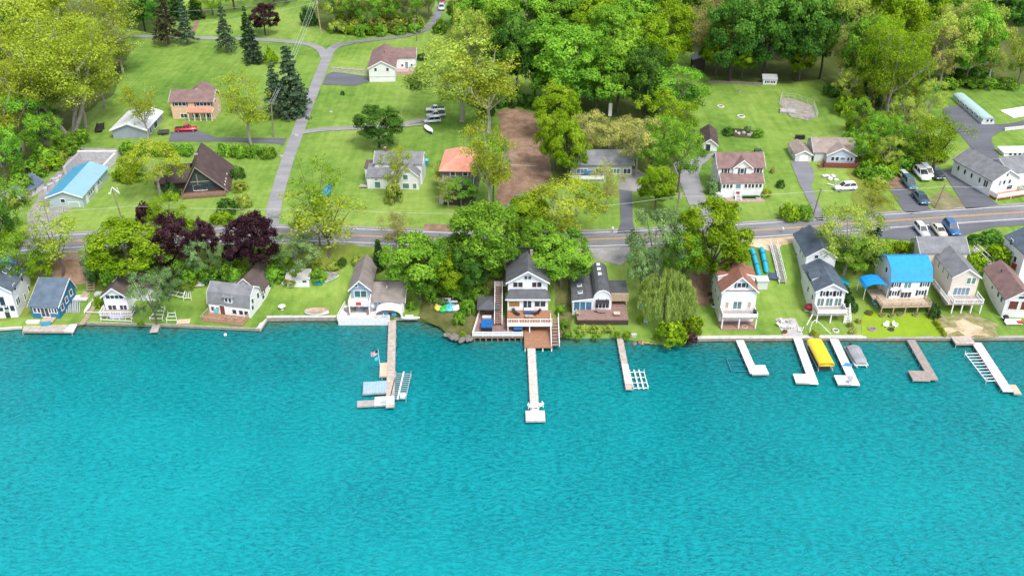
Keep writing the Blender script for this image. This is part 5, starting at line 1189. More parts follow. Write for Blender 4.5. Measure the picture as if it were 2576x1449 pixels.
    b.block(W*0.30,W*0.74,y0-0.25,y0+3.4,z1-1.8,z1+0.15,1.7,'y',roof=RMAUVE,ov=0.3)
    b.win('f',W*0.51,z1-0.75,0.75,1.15,blk=1,shut=SHUT); b.win('f',W*0.12,z1-0.8,0.7,1.05,shut=SHUT); b.win('f',W*0.90,z1-0.8,0.7,1.05,shut=SHUT)
    zp=b.Z(461); b.block(0,W,0,y0-0.02,-0.3,zp,1.2,'x','shed',roof=RMAUVE,ov=0.2,rn='porch_roof',wn='porch_wall')
    for c in (0.06,0.145,0.23,0.58,0.67,0.75,0.84,0.93): b.win('f',W*c,zp-0.75,0.55,0.9,blk=2)
    b.win('f',W*0.40,zp-0.8,1.1,1.1,blk=2,glass=GLASSL); o=b.door('f',W*0.40,0.2,0.9,1.2,blk=2,mat=M('red_door',(0.35,0.03,0.04),0.5))
    b.stairs(W*0.34,W*0.46,(-1.9,-0.1),(-0.3,1.0),DECKW,TRIM); b.win('l',y0+2,z1-0.8,0.7,1.1); b.win('l',y0+4,1.4,0.7,1.2); b.box('front_walk',0.5,W+0.2,-2.6,-0.02,-0.3,0.06,M('brick_walk',(0.40,0.30,0.25),0.9,0.2,2))
    b.box('shrub_bed',W*0.5,W*0.9,-0.9,-0.05,-0.2,0.5,LM['deep'])
    # tan house
    b=House('house','pale blue house with tan roof and dark red front deck','house',(2064,412),(2150,414))
    W=b.w; z1=b.Z(388); 
    b.block(-1.4,W,1.2,9.6,-0.4,z1,2.0,'x',wall=LGREYW,roof=RTAN,ov=0.35)
    b.block(W*0.16,W*0.98,0,5.0,-0.4,z1-0.1,1.75,'y',wall=LBLUE,roof=RTAN,ov=0.35)
    for c in (0.33,0.46): b.win('f',W*c,1.3,0.7,0.95,blk=1)
    b.win('f',W*0.62,1.35,1.1,0.7,blk=1,glass=GLASSL); b.win('f',W*0.78,1.3,0.45,0.9,blk=1); b.win('f',W*0.88,1.3,0.45,0.9,blk=1)
    b.deck(W*0.05,W*1.02,-2.4,-0.02,0.3,DECKR,DECKR,zb=-0.9,posts=5,postm=DECKR,skirt=DECKR,solid=True)
    b.stairs(-1.0,0.2,(-4.4,-0.6),(-1.2,0.3),DECKR,DECKR,axis='y')
    g=House('garage','small grey garage with tan roof and white door beside the pale blue house','garage',(1999,407),(2040,407))
    W=g.w; g.block(0,W,0,6.8,-0.3,g.Z(389),1.0,'y',wall=LGREYW,roof=RTAN,ov=0.3); g.door('f',W*0.52,0,1.9,1.5); g.win('l',3,1.0,0.8,0.8)
    # white chapel-like house
    b=House('house','white house with grey roof, oval side windows and front deck by the parked cars','house',(2486,495),(2566,512),yaw=17,w=7.4)
    W=b.w; z1=b.Z(455); D=12.5
    b.block(0,W,0,D,-0.5,z1,2.2,'y',roof=RGREY,ov=0.4)
    b.block(W-0.3,W+6,2.6,D-2,-0.5,z1-0.2,2.0,'x',roof=RGREY,ov=0.3)
    for y in (3.6,6.2,8.4,10.6): b.win('l',y,z1-1.4,0.8,1.5,arch=True)
    b.win('l',1.6,z1-1.4,1.2,1.6,nx=2); b.win('f',W*0.45,z1-0.8,0.6,0.9); b.win('f',W*0.65,z1-0.8,0.6,0.9); b.win('f',W*0.3,z1-0.9,0.5,1.2,glass=GLASSL); b.win('f',W*0.7,1.6,1.4,0.9); b.win('f',W*0.5,z1+0.9,0.7,0.9,arch=True)
    b.deck(0.1,W+0.6,-2.4,-0.02,0.6,M('orange_decking',(0.50,0.22,0.13),0.8,0.2,2),TRIM,zb=-0.9,posts=3,solid=True)
    # long mobile shed far right
    b=House('mobile_home','long low building with pale teal roof on the dark parking area','building',(2468,314),(2499,313),yaw=0)
    W=b.w; b.block(0,W,0,19.0,-0.3,b.Z(304),0.8,'y','barrel',wall=M('pale_sheet',(0.62,0.68,0.68),0.6,0.06),roof=RTEAL,ov=0.25,trim=None); b.win('f',W*0.42,1.1,0.6,0.7); b.win('f',W*0.72,1.1,0.6,0.7)
    for y in (3,6,9,12,15): b.win('l',y,1.1,0.9,0.6)
    # white carport at right
    b=House('carport','low white flat roofed carport at the right edge above the white house','carport',(2524,394),(2600,393))
    W=b.w; b.block(0,W,0,3.2,-0.2,b.Z(385),0.15,'x','shed',roof=RWHITE,ov=0.2); 
    for i in range(5): b.win('f',1.6+i*1.15,0.55,0.7,0.6)
    # half hidden ones
    b=House('shed','dark weathered shed deep in the big wood','shed',(1742,176),(1772,176)); b.block(0,b.w,0,4,-0.3,3.2,0.8,'y','shed',wall=DWOOD,roof=M('pale_grey_sheet',(0.35,0.40,0.42),0.6),ov=0.4,trim=None)
    b=House('greenhouse','small white framed shed at the back edge of the right lawn','shed',(1919,213),(1953,214)); b.block(0,b.w,0,2.2,-0.2,1.5,0.7,'x','shed',wall=WHITE,roof=M('clear_roof',(0.45,0.47,0.48),0.5),ov=0.15); b.win('f',b.w*0.3,0.8,1.4,0.8,nx=3); b.win('f',b.w*0.72,0.8,1.4,0.8,nx=3)
    b=House('shed','pale shed roof seen at the top edge left of the brown spruce','shed',(305,8),(342,8)); b.block(0,b.w,0,5,-0.5,3,1,'x',roof=RWHITE,ov=0.3)
    b=House('shed','blue roofed shed showing through the lime trees of the right wood','shed',(2336,66),(2368,66)); b.block(0,b.w,0,5,-0.5,3.4,1.6,'x','hip',wall=GREYW,roof=RMETD,ov=0.3)
upper_houses()
# ================================================================ shore works, docks, boats, vehicles, poles, yard things
CONC=M('pale_concrete',(0.58,0.55,0.50),0.85,0.2,1.2,bump=0.2); TIMB=M('grey_timber_wall',(0.34,0.30,0.26),0.9,0.25,1.5,stripe=(2,0.3,0.4)); PLANK=M('dock_plank',(0.50,0.43,0.37),0.8,0.25,1.5,stripe=(1,0.3,0.35)); PLANKW=M('white_dock_panel',(0.86,0.85,0.86),0.6,0.05,1,stripe=(1,1.2,0.18)); PLANKP=M('pale_dock_plank',(0.62,0.56,0.50),0.7,0.22,1.5,stripe=(1,0.6,0.3)); PLANKB=M('brown_dock_plank',(0.36,0.30,0.27),0.85,0.2,1.5,stripe=(1,0.2,0.4)); PLANKT=M('tan_dock_panel',(0.62,0.48,0.34),0.8,0.12,1.5)
ALU=M('aluminium',(0.62,0.64,0.66),0.35,0.06,2,metal=0.6); STEELB=M('blue_steel',(0.03,0.20,0.30),0.5); PIPE=M('white_pipe',(0.74,0.76,0.76),0.5)
BLACK=M('black_plastic',(0.02,0.02,0.023),0.6); BLUEC=M('blue_cover',(0.02,0.14,0.42),0.5,0.15,1.5,bump=0.3,bs=3); REDP=M('red_plastic',(0.45,0.05,0.05),0.45); YEL=M('yellow_canvas',(0.86,0.56,0.03),0.55,0.06,1,bump=0.15,bs=2); GREYC=M('grey_canvas',(0.30,0.31,0.33),0.7,0.12,1.5,bump=0.4,bs=3); CYAN=M('cyan_plastic',(0.02,0.40,0.58),0.35,0.08,1); CHW=M('white_plastic',(0.84,0.84,0.84),0.45,0.04); GREENP=M('green_vinyl',(0.04,0.42,0.10),0.4); SKYP=M('light_blue_vinyl',(0.12,0.55,0.72),0.4); YELP=M('yellow_vinyl',(0.75,0.62,0.12),0.4); ROCK=M('rock',(0.22,0.19,0.17),0.9,0.3,2,bump=0.5); ROCKL=M('pale_rock',(0.45,0.42,0.38),0.9,0.3,2,bump=0.5); ASH=M('ash',(0.05,0.045,0.045),0.95)
WETM=M('wet_algae_band',(0.035,0.04,0.025),0.5,0.3,2)
def seawall(label,pts,top,w,mat,cap=None):
    a=P(*pts[0],0); t=thing('sea_wall',label,'wall',a); W=[P(u,v,0)-a for u,v in pts]
    mb=MB(); cb=MB(); n=len(W)
    for i in range(n-1):
        p,q=W[i],W[i+1]; d=(q-p).normalized(); nr=Vector((-d.y,d.x,0))
        if i>0: p=p-d*0.0
        mb.add([(p+nr*k+Vector((0,0,z)))[:] for z in (-2.0,top) for k in (-0.12,w-0.12)]+[(q+nr*k+Vector((0,0,z)))[:] for z in (-2.0,top) for k in (-0.12,w-0.12)],[(0,1,3,2),(4,6,7,5),(0,2,6,4),(1,5,7,3),(2,3,7,6),(0,4,5,1)])
        cb.add([(p+nr*k+Vector((0,0,z)))[:] for z in (top+0.003,top+0.12) for k in (-0.2,w)]+[(q+nr*k+Vector((0,0,z)))[:] for z in (top+0.003,top+0.12) for k in (-0.2,w)],[(0,1,3,2),(4,6,7,5),(0,2,6,4),(1,5,7,3),(2,3,7,6),(0,4,5,1)])
    mb.build('face',mat,t); cb.build('cap',cap or mat,t); wb=MB()
    for i in range(n-1):
        p,q=W[i],W[i+1]; d=(q-p).normalized(); nr=Vector((-d.y,d.x,0))
        wb.add([(p+nr*k+Vector((0,0,z)))[:] for z in (-1.0,0.16) for k in (-0.17,-0.125)]+[(q+nr*k+Vector((0,0,z)))[:] for z in (-1.0,0.16) for k in (-0.17,-0.125)],[(0,1,3,2),(4,6,7,5),(0,2,6,4),(1,5,7,3),(2,3,7,6),(0,4,5,1)])
    wb.build('wet_band',WETM,t)
seawall('grey timber sea wall in front of the blue and white cottages at the left',[(190,824),(205,818),(430,824),(654,834)],0.62,0.7,TIMB,GREYWOOD)
seawall('short pale return of the sea wall at the corner of the lawn',[(655,834),(671,810)],0.66,0.6,CONC,CONC)
seawall('grey sea wall below the lawn with the small white shed',[(672,809),(760,808),(846,808)],0.9,0.5,TIMB,CONC)
seawall('pale concrete sea wall below the red roofed house',[(1745,860),(1800,859),(2000,858),(2178,858)],0.7,0.75,TIMB,CONC)
seawall('grey sea wall along the bright lawn at the right',[(2179,858),(2400,858),(2576,857),(2700,857)],0.67,0.55,TIMB,GREYWOOD)
seawall('white edged sea wall at the far left corner',[(-80,833),(0,833),(58,829)],0.6,0.8,CONC,PLANKW)
seawall('low white wall right of the long dock beside the white decks',[(992,807),(1052,806)],0.6,0.4,CONC,CONC)
def dock(label,A,Bp,w,z,mat,plats=(),legs=6,name='dock',edge=None):
    """A,Bp: shore end and lake end of the walkway (surveyed on its top); plats: extra panels (along0,along1,side0,side1,mat)"""
    a=P(*A,z); b=P(*Bp,z); L=(b-a).length; t=thing(name,label,'dock',(a.x,a.y,0),math.atan2(b.y-a.y,b.x-a.x)+math.pi/2)
    # local: walkway runs along -y from 0 to -L
    MB().box(-w/2,w/2,-L,0.3,z-0.16,z).build('walkway',mat,t)
    eb=MB(); eb.box(-w/2-0.05,-w/2-0.003,-L,0.3,z-0.26,z+0.02); eb.build('side_board',edge or GREYWOOD,t)
    eb=MB(); eb.box(w/2+0.003,w/2+0.05,-L,0.3,z-0.26,z+0.02); eb.build('side_board',edge or GREYWOOD,t)
    for (y0,y1,x0,x1,m) in plats: MB().box(x0,x1,-y1,-y0,z-0.18,z+0.004).build('platform',m,t); MB().box(x0-0.04,x1+0.04,-y1-0.06,-y1-0.003,z-0.3,z+0.01).build('side_board',edge or GREYWOOD,t)
    for i in range(legs):
        y=-(i+0.6)/legs*L
        for x in (-w/2-0.09,w/2+0.09): MB().tube((x,y,-2),(x,y,z+(0.12 if i%2 else 0.04)),0.045,0.045,6).build('leg',ALU,t)
    return t
D1=dock('long narrow weathered dock with flagpole and swim platform, left of centre',(987,807),(981,1024),1.32,0.8,PLANK,[(13.6,17.6,-1.95,-0.69,PLANKT),(19.0,22.3,-4.6,-0.69,M('blue_raft_panel',(0.33,0.47,0.66),0.6,0.08,1,stripe=(0,0.5,0.3))),(24.2,25.6,-5.4,-2.6,GREYWOOD),(23.4,25.7,-2.55,0.66,PLANKW)],9)
D2=dock('long straight white dock ending in a small square platform, at the tall white house',(1336,864),(1346,1046),1.35,0.8,PLANKP,[(19.6,22.2,-1.5,1.6,PLANKW)],9)
D3=dock('long narrow grey dock below the brown deck, with a lift beside its end',(1557,838),(1583,979),1.05,0.75,PLANK,[(9.9,15.6,-0.46,0.62,PLANKW)],8)
D4=dock('short white dock with its end platform to the right, beside the blue lift',(1862,858),(1897,938),1.35,0.75,PLANKW,[(7.6,10.2,-0.4,2.5,PLANKW)],5)
D5=dock('white L shaped dock left of the yellow boat canopy',(2006,850),(2048,965),1.45,0.75,PLANKW,[(11.3,13.9,-3.0,-0.73,PLANKW)],6)
D6=dock('white L shaped dock between the yellow canopy and the grey covered boat',(2099,855),(2152,968),1.5,0.75,PLANKW,[(11.0,13.6,-2.9,-0.76,PLANKW)],6)
D7=dock('brown L shaped wooden dock at the right',(2293,857),(2350,955),1.35,0.75,PLANKB,[(9.4,12.1,-3.6,-0.69,PLANKB)],6)
D8=dock('long white dock with tan end panel beside a ladder like lift',(2458,864),(2536,984),1.6,0.75,PLANKW,[(12.4,14.9,0.82,2.0,PLANKT)],7)
D9=dock('tiny pale dock below the grey green tree at the left',(395,815),(386,835),1.3,0.7,PLANK,(),2)
def deckpoly(name,label,cat,px,z,mat,z0=-1.5,legs=True):
    pts=[P(u,v,z) for u,v in px]; a=pts[0]; t=thing(name,label,cat,(a.x,a.y,0)); q=[(p.x-a.x,p.y-a.y) for p in pts]
    MB().prism(q,z-0.18,z).build('deck_boards',mat,t)
    mb=MB(); n=len(q)
    for i in range(n):
        p0=Vector((*q[i],0));p1=Vector((*q[(i+1)%n],0)); d=(p1-p0).normalized(); nr=Vector((d.y,-d.x,0))*0.05
        mb.add([(p0+Vector((0,0,z-0.32)))[:],(p1+Vector((0,0,z-0.32)))[:],(p1+nr+Vector((0,0,z-0.32)))[:],(p0+nr+Vector((0,0,z-0.32)))[:],(p0+Vector((0,0,z-0.01)))[:],(p1+Vector((0,0,z-0.01)))[:],(p1+nr+Vector((0,0,z-0.01)))[:],(p0+nr+Vector((0,0,z-0.01)))[:]],[(3,2,1,0),(4,5,6,7),(0,1,5,4),(1,2,6,5),(2,3,7,6),(3,0,4,7)])
    mb.build('edge_board',GREYWOOD,t)
    if legs:
        for p in q[:4]: MB().tube((p[0],p[1],z0),(p[0],p[1],z-0.19),0.07,0.07,6).build('leg',GREYWOOD,t)
    return t
deckpoly('dock','wide pale boat dock in front of the blue cottage','dock',[(56,834),(62,812),(190,806),(180,835)],0.75,PLANK)
deckpoly('gangway','white sloping gangway at the right end of the cottage dock','gangway',[(160,834),(177,816),(194,816),(184,835)],0.82,PLANKW,legs=False)
deckpoly('boat_ramp_platform','small pale platform on the sea wall at the head of the far right dock','platform',[(2405,866),(2392,846),(2440,845),(2455,864)],0.9,PLANK)
# ---- lifts
def lift(label,C,ang,L,W,z,mat,rungs=6,cross='x',rails=0,name='boat_lift'):
    c=P(*C,z); t=thing(name,label,'boat lift',(c.x,c.y,0),math.radians(ang)); mb=MB(); r=0.055
    for x in (-W/2,W/2): mb.box(x-0.07,x+0.07,-L/2,L/2,z-0.1,z)
    for y in (-L/2,L/2): mb.box(-W/2,W/2,y-0.07,y+0.07,z-0.1,z-0.003)
    mb.build('frame',mat,t)
    for i in range(rungs): y=-L/2+L*(i+1)/(rungs+1); MB().box(-W/2+0.07,W/2-0.07,y-0.06,y+0.06,z-0.12,z-0.02).build('rung',mat,t)
    for i in range(rails): x=-W/2+W*(i+1)/(rails+1); MB().box(x-0.11,x+0.11,-L/2-0.4,L/2+0.5,z+0.004,z+0.12).build('bunk',CHW,t)
    for x in (-W/2,W/2):
        for y in (-L/2,L/2): MB().tube((x,y,-2),(x,y,z+0.5),0.06,0.06,6).build('leg',mat,t)
    return t
lift('grey barred boat lift right of the long dock with the flagpole',(1008,970),-2,7.0,2.6,0.8,ALU,11,rails=1)
lift('low pipe boat lift with two white bunks beside the narrow grey dock',(1607,955),2,4.6,2.5,0.35,PIPE,2,rails=2)
lift('blue steel boat lift left of the short white dock',(1857,917),2,3.8,3.2,0.35,STEELB,1)
lift('white ladder like lift left of the far right dock',(2472,922),2,8.2,2.5,0.7,PIPE,8)
# ---- boats
def canopy_lift(label,C,ang,L,W):
    c=P(*C,0); t=thing('canopy_lift',label,'boat lift',c,math.radians(ang)); n=7; mb=MB()
    pr=[(-W/2,1.55),(-W/2+0.02,2.0),(-W*0.36,2.22),(0,2.30),(W*0.36,2.22),(W/2-0.02,2.0),(W/2,1.55),(W/2-0.06,1.55),(0,2.1),(-W/2+0.06,1.55)]
    mb.extr(pr,'y',-L/2,L/2); o=mb.build('canopy',YEL,t)
    bm=bmesh.new(); bm.from_mesh(o.data); bmesh.ops.bevel(bm,geom=[e for e in bm.edges],offset=0.05,segments=1,affect='EDGES',clamp_overlap=True); bm.to_mesh(o.data); bm.free()
    for y in (-L/2+0.02,L/2-0.02): MB().extr([(p[0]*0.985,p[1]-0.03) for p in pr[:7]],'x' if False else 'y',y-0.02,y+0.02).build('end_flap',YEL,t)
    for x in (-W/2+0.1,W/2-0.1):
        for y in (-L/2+0.4,L/2-0.4): MB().tube((x,y,-2),(x,y,1.9),0.06,0.06,6).build('post',ALU,t)
        MB().box(x-0.07,x+0.07,-L/2,L/2,0.5,0.62).build('side_rail',ALU,t)
    MB().extr([(-1.0,0.55),(-0.8,0.15),(0.8,0.15),(1.0,0.55),(0.9,0.95),(-0.9,0.95)],'y',-L/2+0.7,L/2-0.3).build('hull',M('dark_hull',(0.05,0.07,0.09),0.4),t)
canopy_lift('boat under a bright yellow canopy between two white docks',(2060,908),1,7.6,2.65)
def pontoon(label,C,ang,L,W,cover):
    c=P(*C,0); t=thing('pontoon_boat',label,'boat',c,math.radians(ang))
    for x in (-W*0.36,W*0.36):
        mb=MB(); mb.tube((x,-L/2,0.12),(x,L/2-0.9,0.12),0.30,0.30,10); mb.tube((x,L/2-0.9,0.12),(x,L/2,0.28),0.30,0.08,10); mb.build('pontoon',ALU,t)
    MB().box(-W/2,W/2,-L/2+0.2,L/2-0.4,0.42,0.56).build('deck',CHW,t)
    mb=MB(); st=[(-L/2+0.3,0.9,0.42),(-L/2+0.9,1.35,0.46),(-L*0.15,1.5,0.47),(L*0.05,1.25,0.47),(L*0.3,1.35,0.45),(L/2-0.5,0.95,0.38)]; rows=[]
    for y,z,k in st:
        rows.append(len(mb.v)); mb.v+=[(-W*k-0.06,y,0.60),(-W*k,y,z*0.82),(-W*0.22,y,z),(0,y,z+0.10),(W*0.22,y,z),(W*k,y,z*0.82),(W*k+0.06,y,0.60)]
    for a,b in zip(rows,rows[1:]):
        for i in range(6): mb.f.append((a+i,b+i,b+i+1,a+i+1)); mb.m.append(0)
    mb.f.append(tuple(range(rows[0],rows[0]+7))); mb.f.append(tuple(reversed(range(rows[-1],rows[-1]+7)))); mb.m+=[0,0]
    mb.build('cover',cover,t,smooth=False); MB().box(-0.25,0.25,-L/2-0.35,-L/2+0.18,0.2,0.95).build('motor',BLACK,t); return t
pontoon('pontoon boat under a grey cover beside the white dock',(2153,902),181,6.4,2.4,GREYC)
def hull(name,label,cat,A,Bp,W,mat,h=0.35,z=None,inside=None,up=False,group=None):
    """pointed hull between two surveyed ends lying on the ground (or water at z)"""
    a=G(*A) if z is None else P(*A,z); b=G(*Bp) if z is None else P(*Bp,z); L=(b-a).xy.length; c=(a+b)/2
    t=thing(name,label,cat,c,math.atan2(b.y-a.y,b.x-a.x),group); t.rotation_euler=(0,-math.atan2(b.z-a.z,L),math.atan2(b.y-a.y,b.x-a.x))
    mb=MB(); n=9; rows=[]
    for i in range(n):
        f=i/(n-1); x=(f-0.5)*L; k=max(0.04,math.sin(math.pi*min(max(f,0.02),0.98))**0.55); rk=0.12*(2*f-1)**2
        rows.append(len(mb.v)); mb.v+=[(x,-W/2*k,h+rk),(x,-W*0.36*k,h*0.3+rk),(x,0,0.02+rk),(x,W*0.36*k,h*0.3+rk),(x,W/2*k,h+rk),(x,0,(h*1.25 if up else h*0.55)+rk)]
    for p,q in zip(rows,rows[1:]):
        for i in range(4): mb.f.append((p+i,p+i+1,q+i+1,q+i)); mb.m.append(0)
        for i,j in ((4,5),(5,0)): mb.f.append((p+i,p+j,q+j,q+i)); mb.m.append(1)
    mb.f+= [tuple(reversed(range(rows[0],rows[0]+6))),tuple(range(rows[-1],rows[-1]+6))]; mb.m+=[0,0]
    o=mb.build('hull',[mat,inside or mat],t); 
    for x in (-L*0.15,L*0.15): MB().box(x-0.12,x+0.12,-W*0.38,W*0.38,h*0.75,h*0.75+0.06).build('seat',inside or CHW,t)
    return t
hull('kayak','blue kayak lying beside the small white shed, upper of two','kayak',(789,708),(813,708),0.75,CYAN,0.45,up=True)
hull('kayak','blue kayak lying beside the small white shed, lower of two','kayak',(790,717),(813,717),0.75,CYAN,0.45,up=True)
hull('canoe','white canoe lying on the lawn right of the blue kayaks','canoe',(818,713),(854,696),0.9,CHW,0.4,inside=GREYC)
hull('rowing_boat','white rowing boat on the lawn beside the white frames','boat',(466,719),(515,721),1.5,CHW,0.55,inside=LGREYW)
hull('rowing_boat','small blue boat standing by the white dock frames at the left','boat',(329,797),(340,781),1.3,M('blue_hull',(0.02,0.22,0.55),0.4),0.5)
hull('canoe','turquoise canoe on the grass left of the blue tarped house','canoe',(2108,700),(2134,722),1.3,CYAN,0.5,up=True)
hull('canoe','white canoe left of the small shed wall','canoe',(712,720),(722,705),0.9,CHW,0.4)
hull('canoe','long white canoe on the wall right of the long dock','canoe',(1008,803),(1056,803),0.8,CHW,0.35)
hull('kayak','red kayak on the bare ground behind the water toys','kayak',(1138,776),(1158,770),0.9,REDP,0.4,up=True)
hull('canoe','teal canoe leaning by the left corner of the tarped house deck','canoe',(2188,752),(2206,776),0.8,M('teal_hull',(0.10,0.40,0.48),0.4),0.4)
hull('kayak','white kayak on the grass strip by the wooden walkway','kayak',(213,790),(230,764),0.7,CHW,0.35,up=True)
hull('motor_boat','white motor boat with tan seats pulled up on the shore lawn','boat',(768,791),(828,791),2.2,CHW,0.9,inside=M('tan_seat',(0.45,0.33,0.24),0.6,0.3,3))
hull('motor_boat','blue boat on a trailer below the parked trucks','boat',(1069,322),(1088,340),1.6,M('navy_hull',(0.02,0.10,0.28),0.4),0.8,inside=CHW)
hull('motor_boat','blue boat parked on the grass above the thin pale tree','boat',(819,502),(830,476),1.9,M('teal_blue_hull',(0.03,0.26,0.46),0.4),1.0,up=True)
hull('rowing_boat','white and blue small boat left of the blue boat on the grass','boat',(806,500),(818,488),1.2,M('teal_blue_hull',(0.03,0.26,0.46),0.4),0.6,inside=SKYP)
def tubefloat(label,A,Bp,r):
    a,b=G(*A),G(*Bp); t=thing('float_tube',label,'float',a); d=b-a; mb=MB(); N=18
    for i in range(N):
        p=a.lerp(b,i/N); q=a.lerp(b,(i+1)/N); p.z=H(p.x,p.y)+r; q.z=H(q.x,q.y)+r; mb.tube(p-a,q-a,r*(0.4 if i==0 else 1),r*(0.4 if i==N-1 else 1),10)
    mb.build('tube',CYAN,t,smooth=True)
    for f in (0.3,0.62): p=a.lerp(b,f); p.z=H(p.x,p.y)+r; MB().tube(p-a-d.normalized()*0.15,p-a+d.normalized()*0.15,r*1.06,r*1.06,10).build('strap',M('navy_strap',(0.02,0.12,0.3),0.6),t)
tubefloat('long blue tube on the slope by the red roofed house, left of two',(1890,630),(1910,702),0.48)
tubefloat('long blue tube on the slope, right one of two beside the white staircase',(1914,628),(1928,692),0.5)
# ---- vehicles
TYRE=M('tyre',(0.02,0.02,0.02),0.85); RIM=M('alloy_rim',(0.45,0.46,0.48),0.35,metal=0.7); LAMP=M('lamp_glass',(0.75,0.78,0.80),0.15); CGL=M('car_glass',(0.02,0.026,0.032),0.05,0.1,1,spec=0.8); TAIL=M('tail_lamp',(0.35,0.02,0.02),0.3)
def paint(n,c): return M('paint_'+n,c,0.28,0.04,0.8,spec=0.5,coat=0.6)
CP={'white':paint('white',(0.80,0.81,0.83)),'red':paint('red',(0.62,0.02,0.05)),'black':paint('black',(0.03,0.045,0.06)),'teal':paint('teal',(0.07,0.15,0.19)),'blue':paint('blue',(0.02,0.13,0.33)),'cream':paint('cream',(0.66,0.62,0.50)),'silver':paint('silver',(0.55,0.60,0.63)),'navy':paint('navy',(0.04,0.10,0.15)),'maroon':paint('maroon',(0.28,0.03,0.07))}
def car(kind,colr,label,R_,F_,group=None,name='parked_car',cat='car'):
    """R_,F_: surveyed ground points under the tail and the nose"""
    r,f=G(*R_),G(*F_); L0={'sedan':4.7,'suv':4.8,'pickup':5.8,'van':5.0}[kind]; c=(r+f)/2; ang=math.atan2(f.y-r.y,f.x-r.x)
    pitch=math.atan2(H(f.x,f.y)-H(r.x,r.y),(f-r).xy.length)
    t=thing(name,label,cat,(c.x,c.y,H(c.x,c.y)+0.11),ang,group); t.rotation_euler=(0,-pitch,ang); k=(f-r).xy.length/L0; k=min(max(k*1.0,0.88),1.2); t.scale=(k,k*0.98,k)
    W=1.84; hx=L0/2
    prof={'sedan':[(-hx,0.45),(-hx+0.05,0.92),(-hx+0.9,1.0),(0.9,0.96),(hx-0.35,0.78),(hx,0.6),(hx,0.32),(-hx,0.32)],
          'suv':[(-hx,0.45),(-hx,1.02),(-hx+0.3,1.08),(0.95,1.06),(hx-0.25,0.92),(hx,0.7),(hx,0.32),(-hx,0.32)],
          'van':[(-hx,0.45),(-hx,1.05),(-hx+0.2,1.1),(1.2,1.08),(hx-0.25,0.85),(hx,0.65),(hx,0.32),(-hx,0.32)],
          'pickup':[(-hx,0.5),(-hx,1.08),(-0.7,1.08),(1.1,1.1),(hx-0.2,1.0),(hx,0.8),(hx,0.4),(-hx,0.4)]}[kind]
    mb=MB(); mb.extr(prof,'y',-W/2,W/2)
    # extr along 'y' keeps (h,z) as (x,z): the side profile
    o=mb.build('body',CP[colr],t); bm=bmesh.new(); bm.from_mesh(o.data); bmesh.ops.bevel(bm,geom=list(bm.edges),offset=0.09,segments=2,affect='EDGES',clamp_overlap=True); bm.to_mesh(o.data); bm.free()
    for p in o.data.polygons: p.use_smooth=True
    cab={'sedan':(-1.75,-0.95,0.35,1.15,0.95,1.42),'suv':(-2.25,-1.95,0.25,1.1,1.04,1.72),'van':(-2.35,-2.15,0.75,1.6,1.06,1.85),'pickup':(-0.75,-0.5,0.55,1.35,1.06,1.80)}[kind]
    x0,x1,x2,x3,z0,z1=cab; a=W/2-0.10; b_=W/2-0.27; g=MB()
    g.add([(x0,-a,z0),(x3,-a,z0),(x3,a,z0),(x0,a,z0),(x1,-b_,z1),(x2,-b_,z1),(x2,b_,z1),(x1,b_,z1)],[(3,2,1,0),(4,5,6,7),(0,1,5,4),(1,2,6,5),(2,3,7,6),(3,0,4,7)]); g.build('window_glass',CGL,t)
    rf=MB(); rf.add([(x1-0.05,-b_-0.03,z1+0.003),(x2+0.05,-b_-0.03,z1+0.003),(x2+0.05,b_+0.03,z1+0.003),(x1-0.05,b_+0.03,z1+0.003),(x1,-b_+0.05,z1+0.07),(x2-0.05,-b_+0.05,z1+0.07),(x2-0.05,b_-0.05,z1+0.07),(x1,b_-0.05,z1+0.07)],[(3,2,1,0),(4,5,6,7),(0,1,5,4),(1,2,6,5),(2,3,7,6),(3,0,4,7)]); ro=rf.build('car_roof',CP[colr],t)
    for sy in (-1,1):
        for (xa,xb) in ((x0,x1),((x0+x3)/2,(x1+x2)/2),(x3,x2)): MB().tube((xa,sy*(a+0.01),z0),(xb,sy*(b_+0.012),z1+0.01),0.05,0.05,4).build('pillar',CP[colr],ro)
    if kind=='pickup': MB().box(-hx+0.12,-0.85,-W/2+0.14,W/2-0.14,1.06,1.10).build('cargo_bed',BLACK,t)
    wr=0.35 if kind!='pickup' else 0.40
    for x in (-hx+0.95,hx-0.95):
        for sy in (-1,1):
            w=MB().tube((x,sy*(W/2-0.2),wr-0.11),(x,sy*(W/2+0.02),wr-0.11),wr,wr,14).build('wheel',TYRE,t); MB().tube((x,sy*(W/2+0.0),wr-0.11),(x,sy*(W/2+0.035),wr-0.11),wr*0.6,wr*0.55,10).build('rim',RIM,w)
    for sy in (-1,1):
        MB().box(hx-0.06,hx+0.02,sy*0.62-0.2,sy*0.62+0.2,0.60,0.74).build('headlight',LAMP,t); MB().box(-hx-0.02,-hx+0.06,sy*0.72-0.13,sy*0.72+0.13,0.7,0.9).build('tail_light',TAIL,t)
    return t
car('pickup','red','red pickup truck on the dark driveway in front of the peach house',(442,332),(497,330),name='pickup_truck',cat='pickup')
car('suv','white','white car alone on the lawn below the house with red deck',(2151,477),(2098,480))
car('sedan','teal','small teal car at the back of the left parking area, behind two others',(2258,434),(2272,446))
car('suv','teal','dark teal car in the middle of the queue on the left parking area',(2275,456),(2297,482))
car('sedan','navy','dark blue car nearest the road on the left parking area',(2300,490),(2329,522))
car('suv','silver','pale silver car directly behind the dark teal car',(2266,442),(2284,460))
car('suv','white','white car in front of its white neighbour, left of the black car',(2302,432),(2332,462))
car('van','white','white car with dark windows partly hidden behind the other white car',(2318,428),(2340,452))
car('sedan','black','black car right of the two white cars',(2342,432),(2366,458))
car('suv','silver','silver car parked across the road above the beige house, left of three',(2303,573),(2328,603))
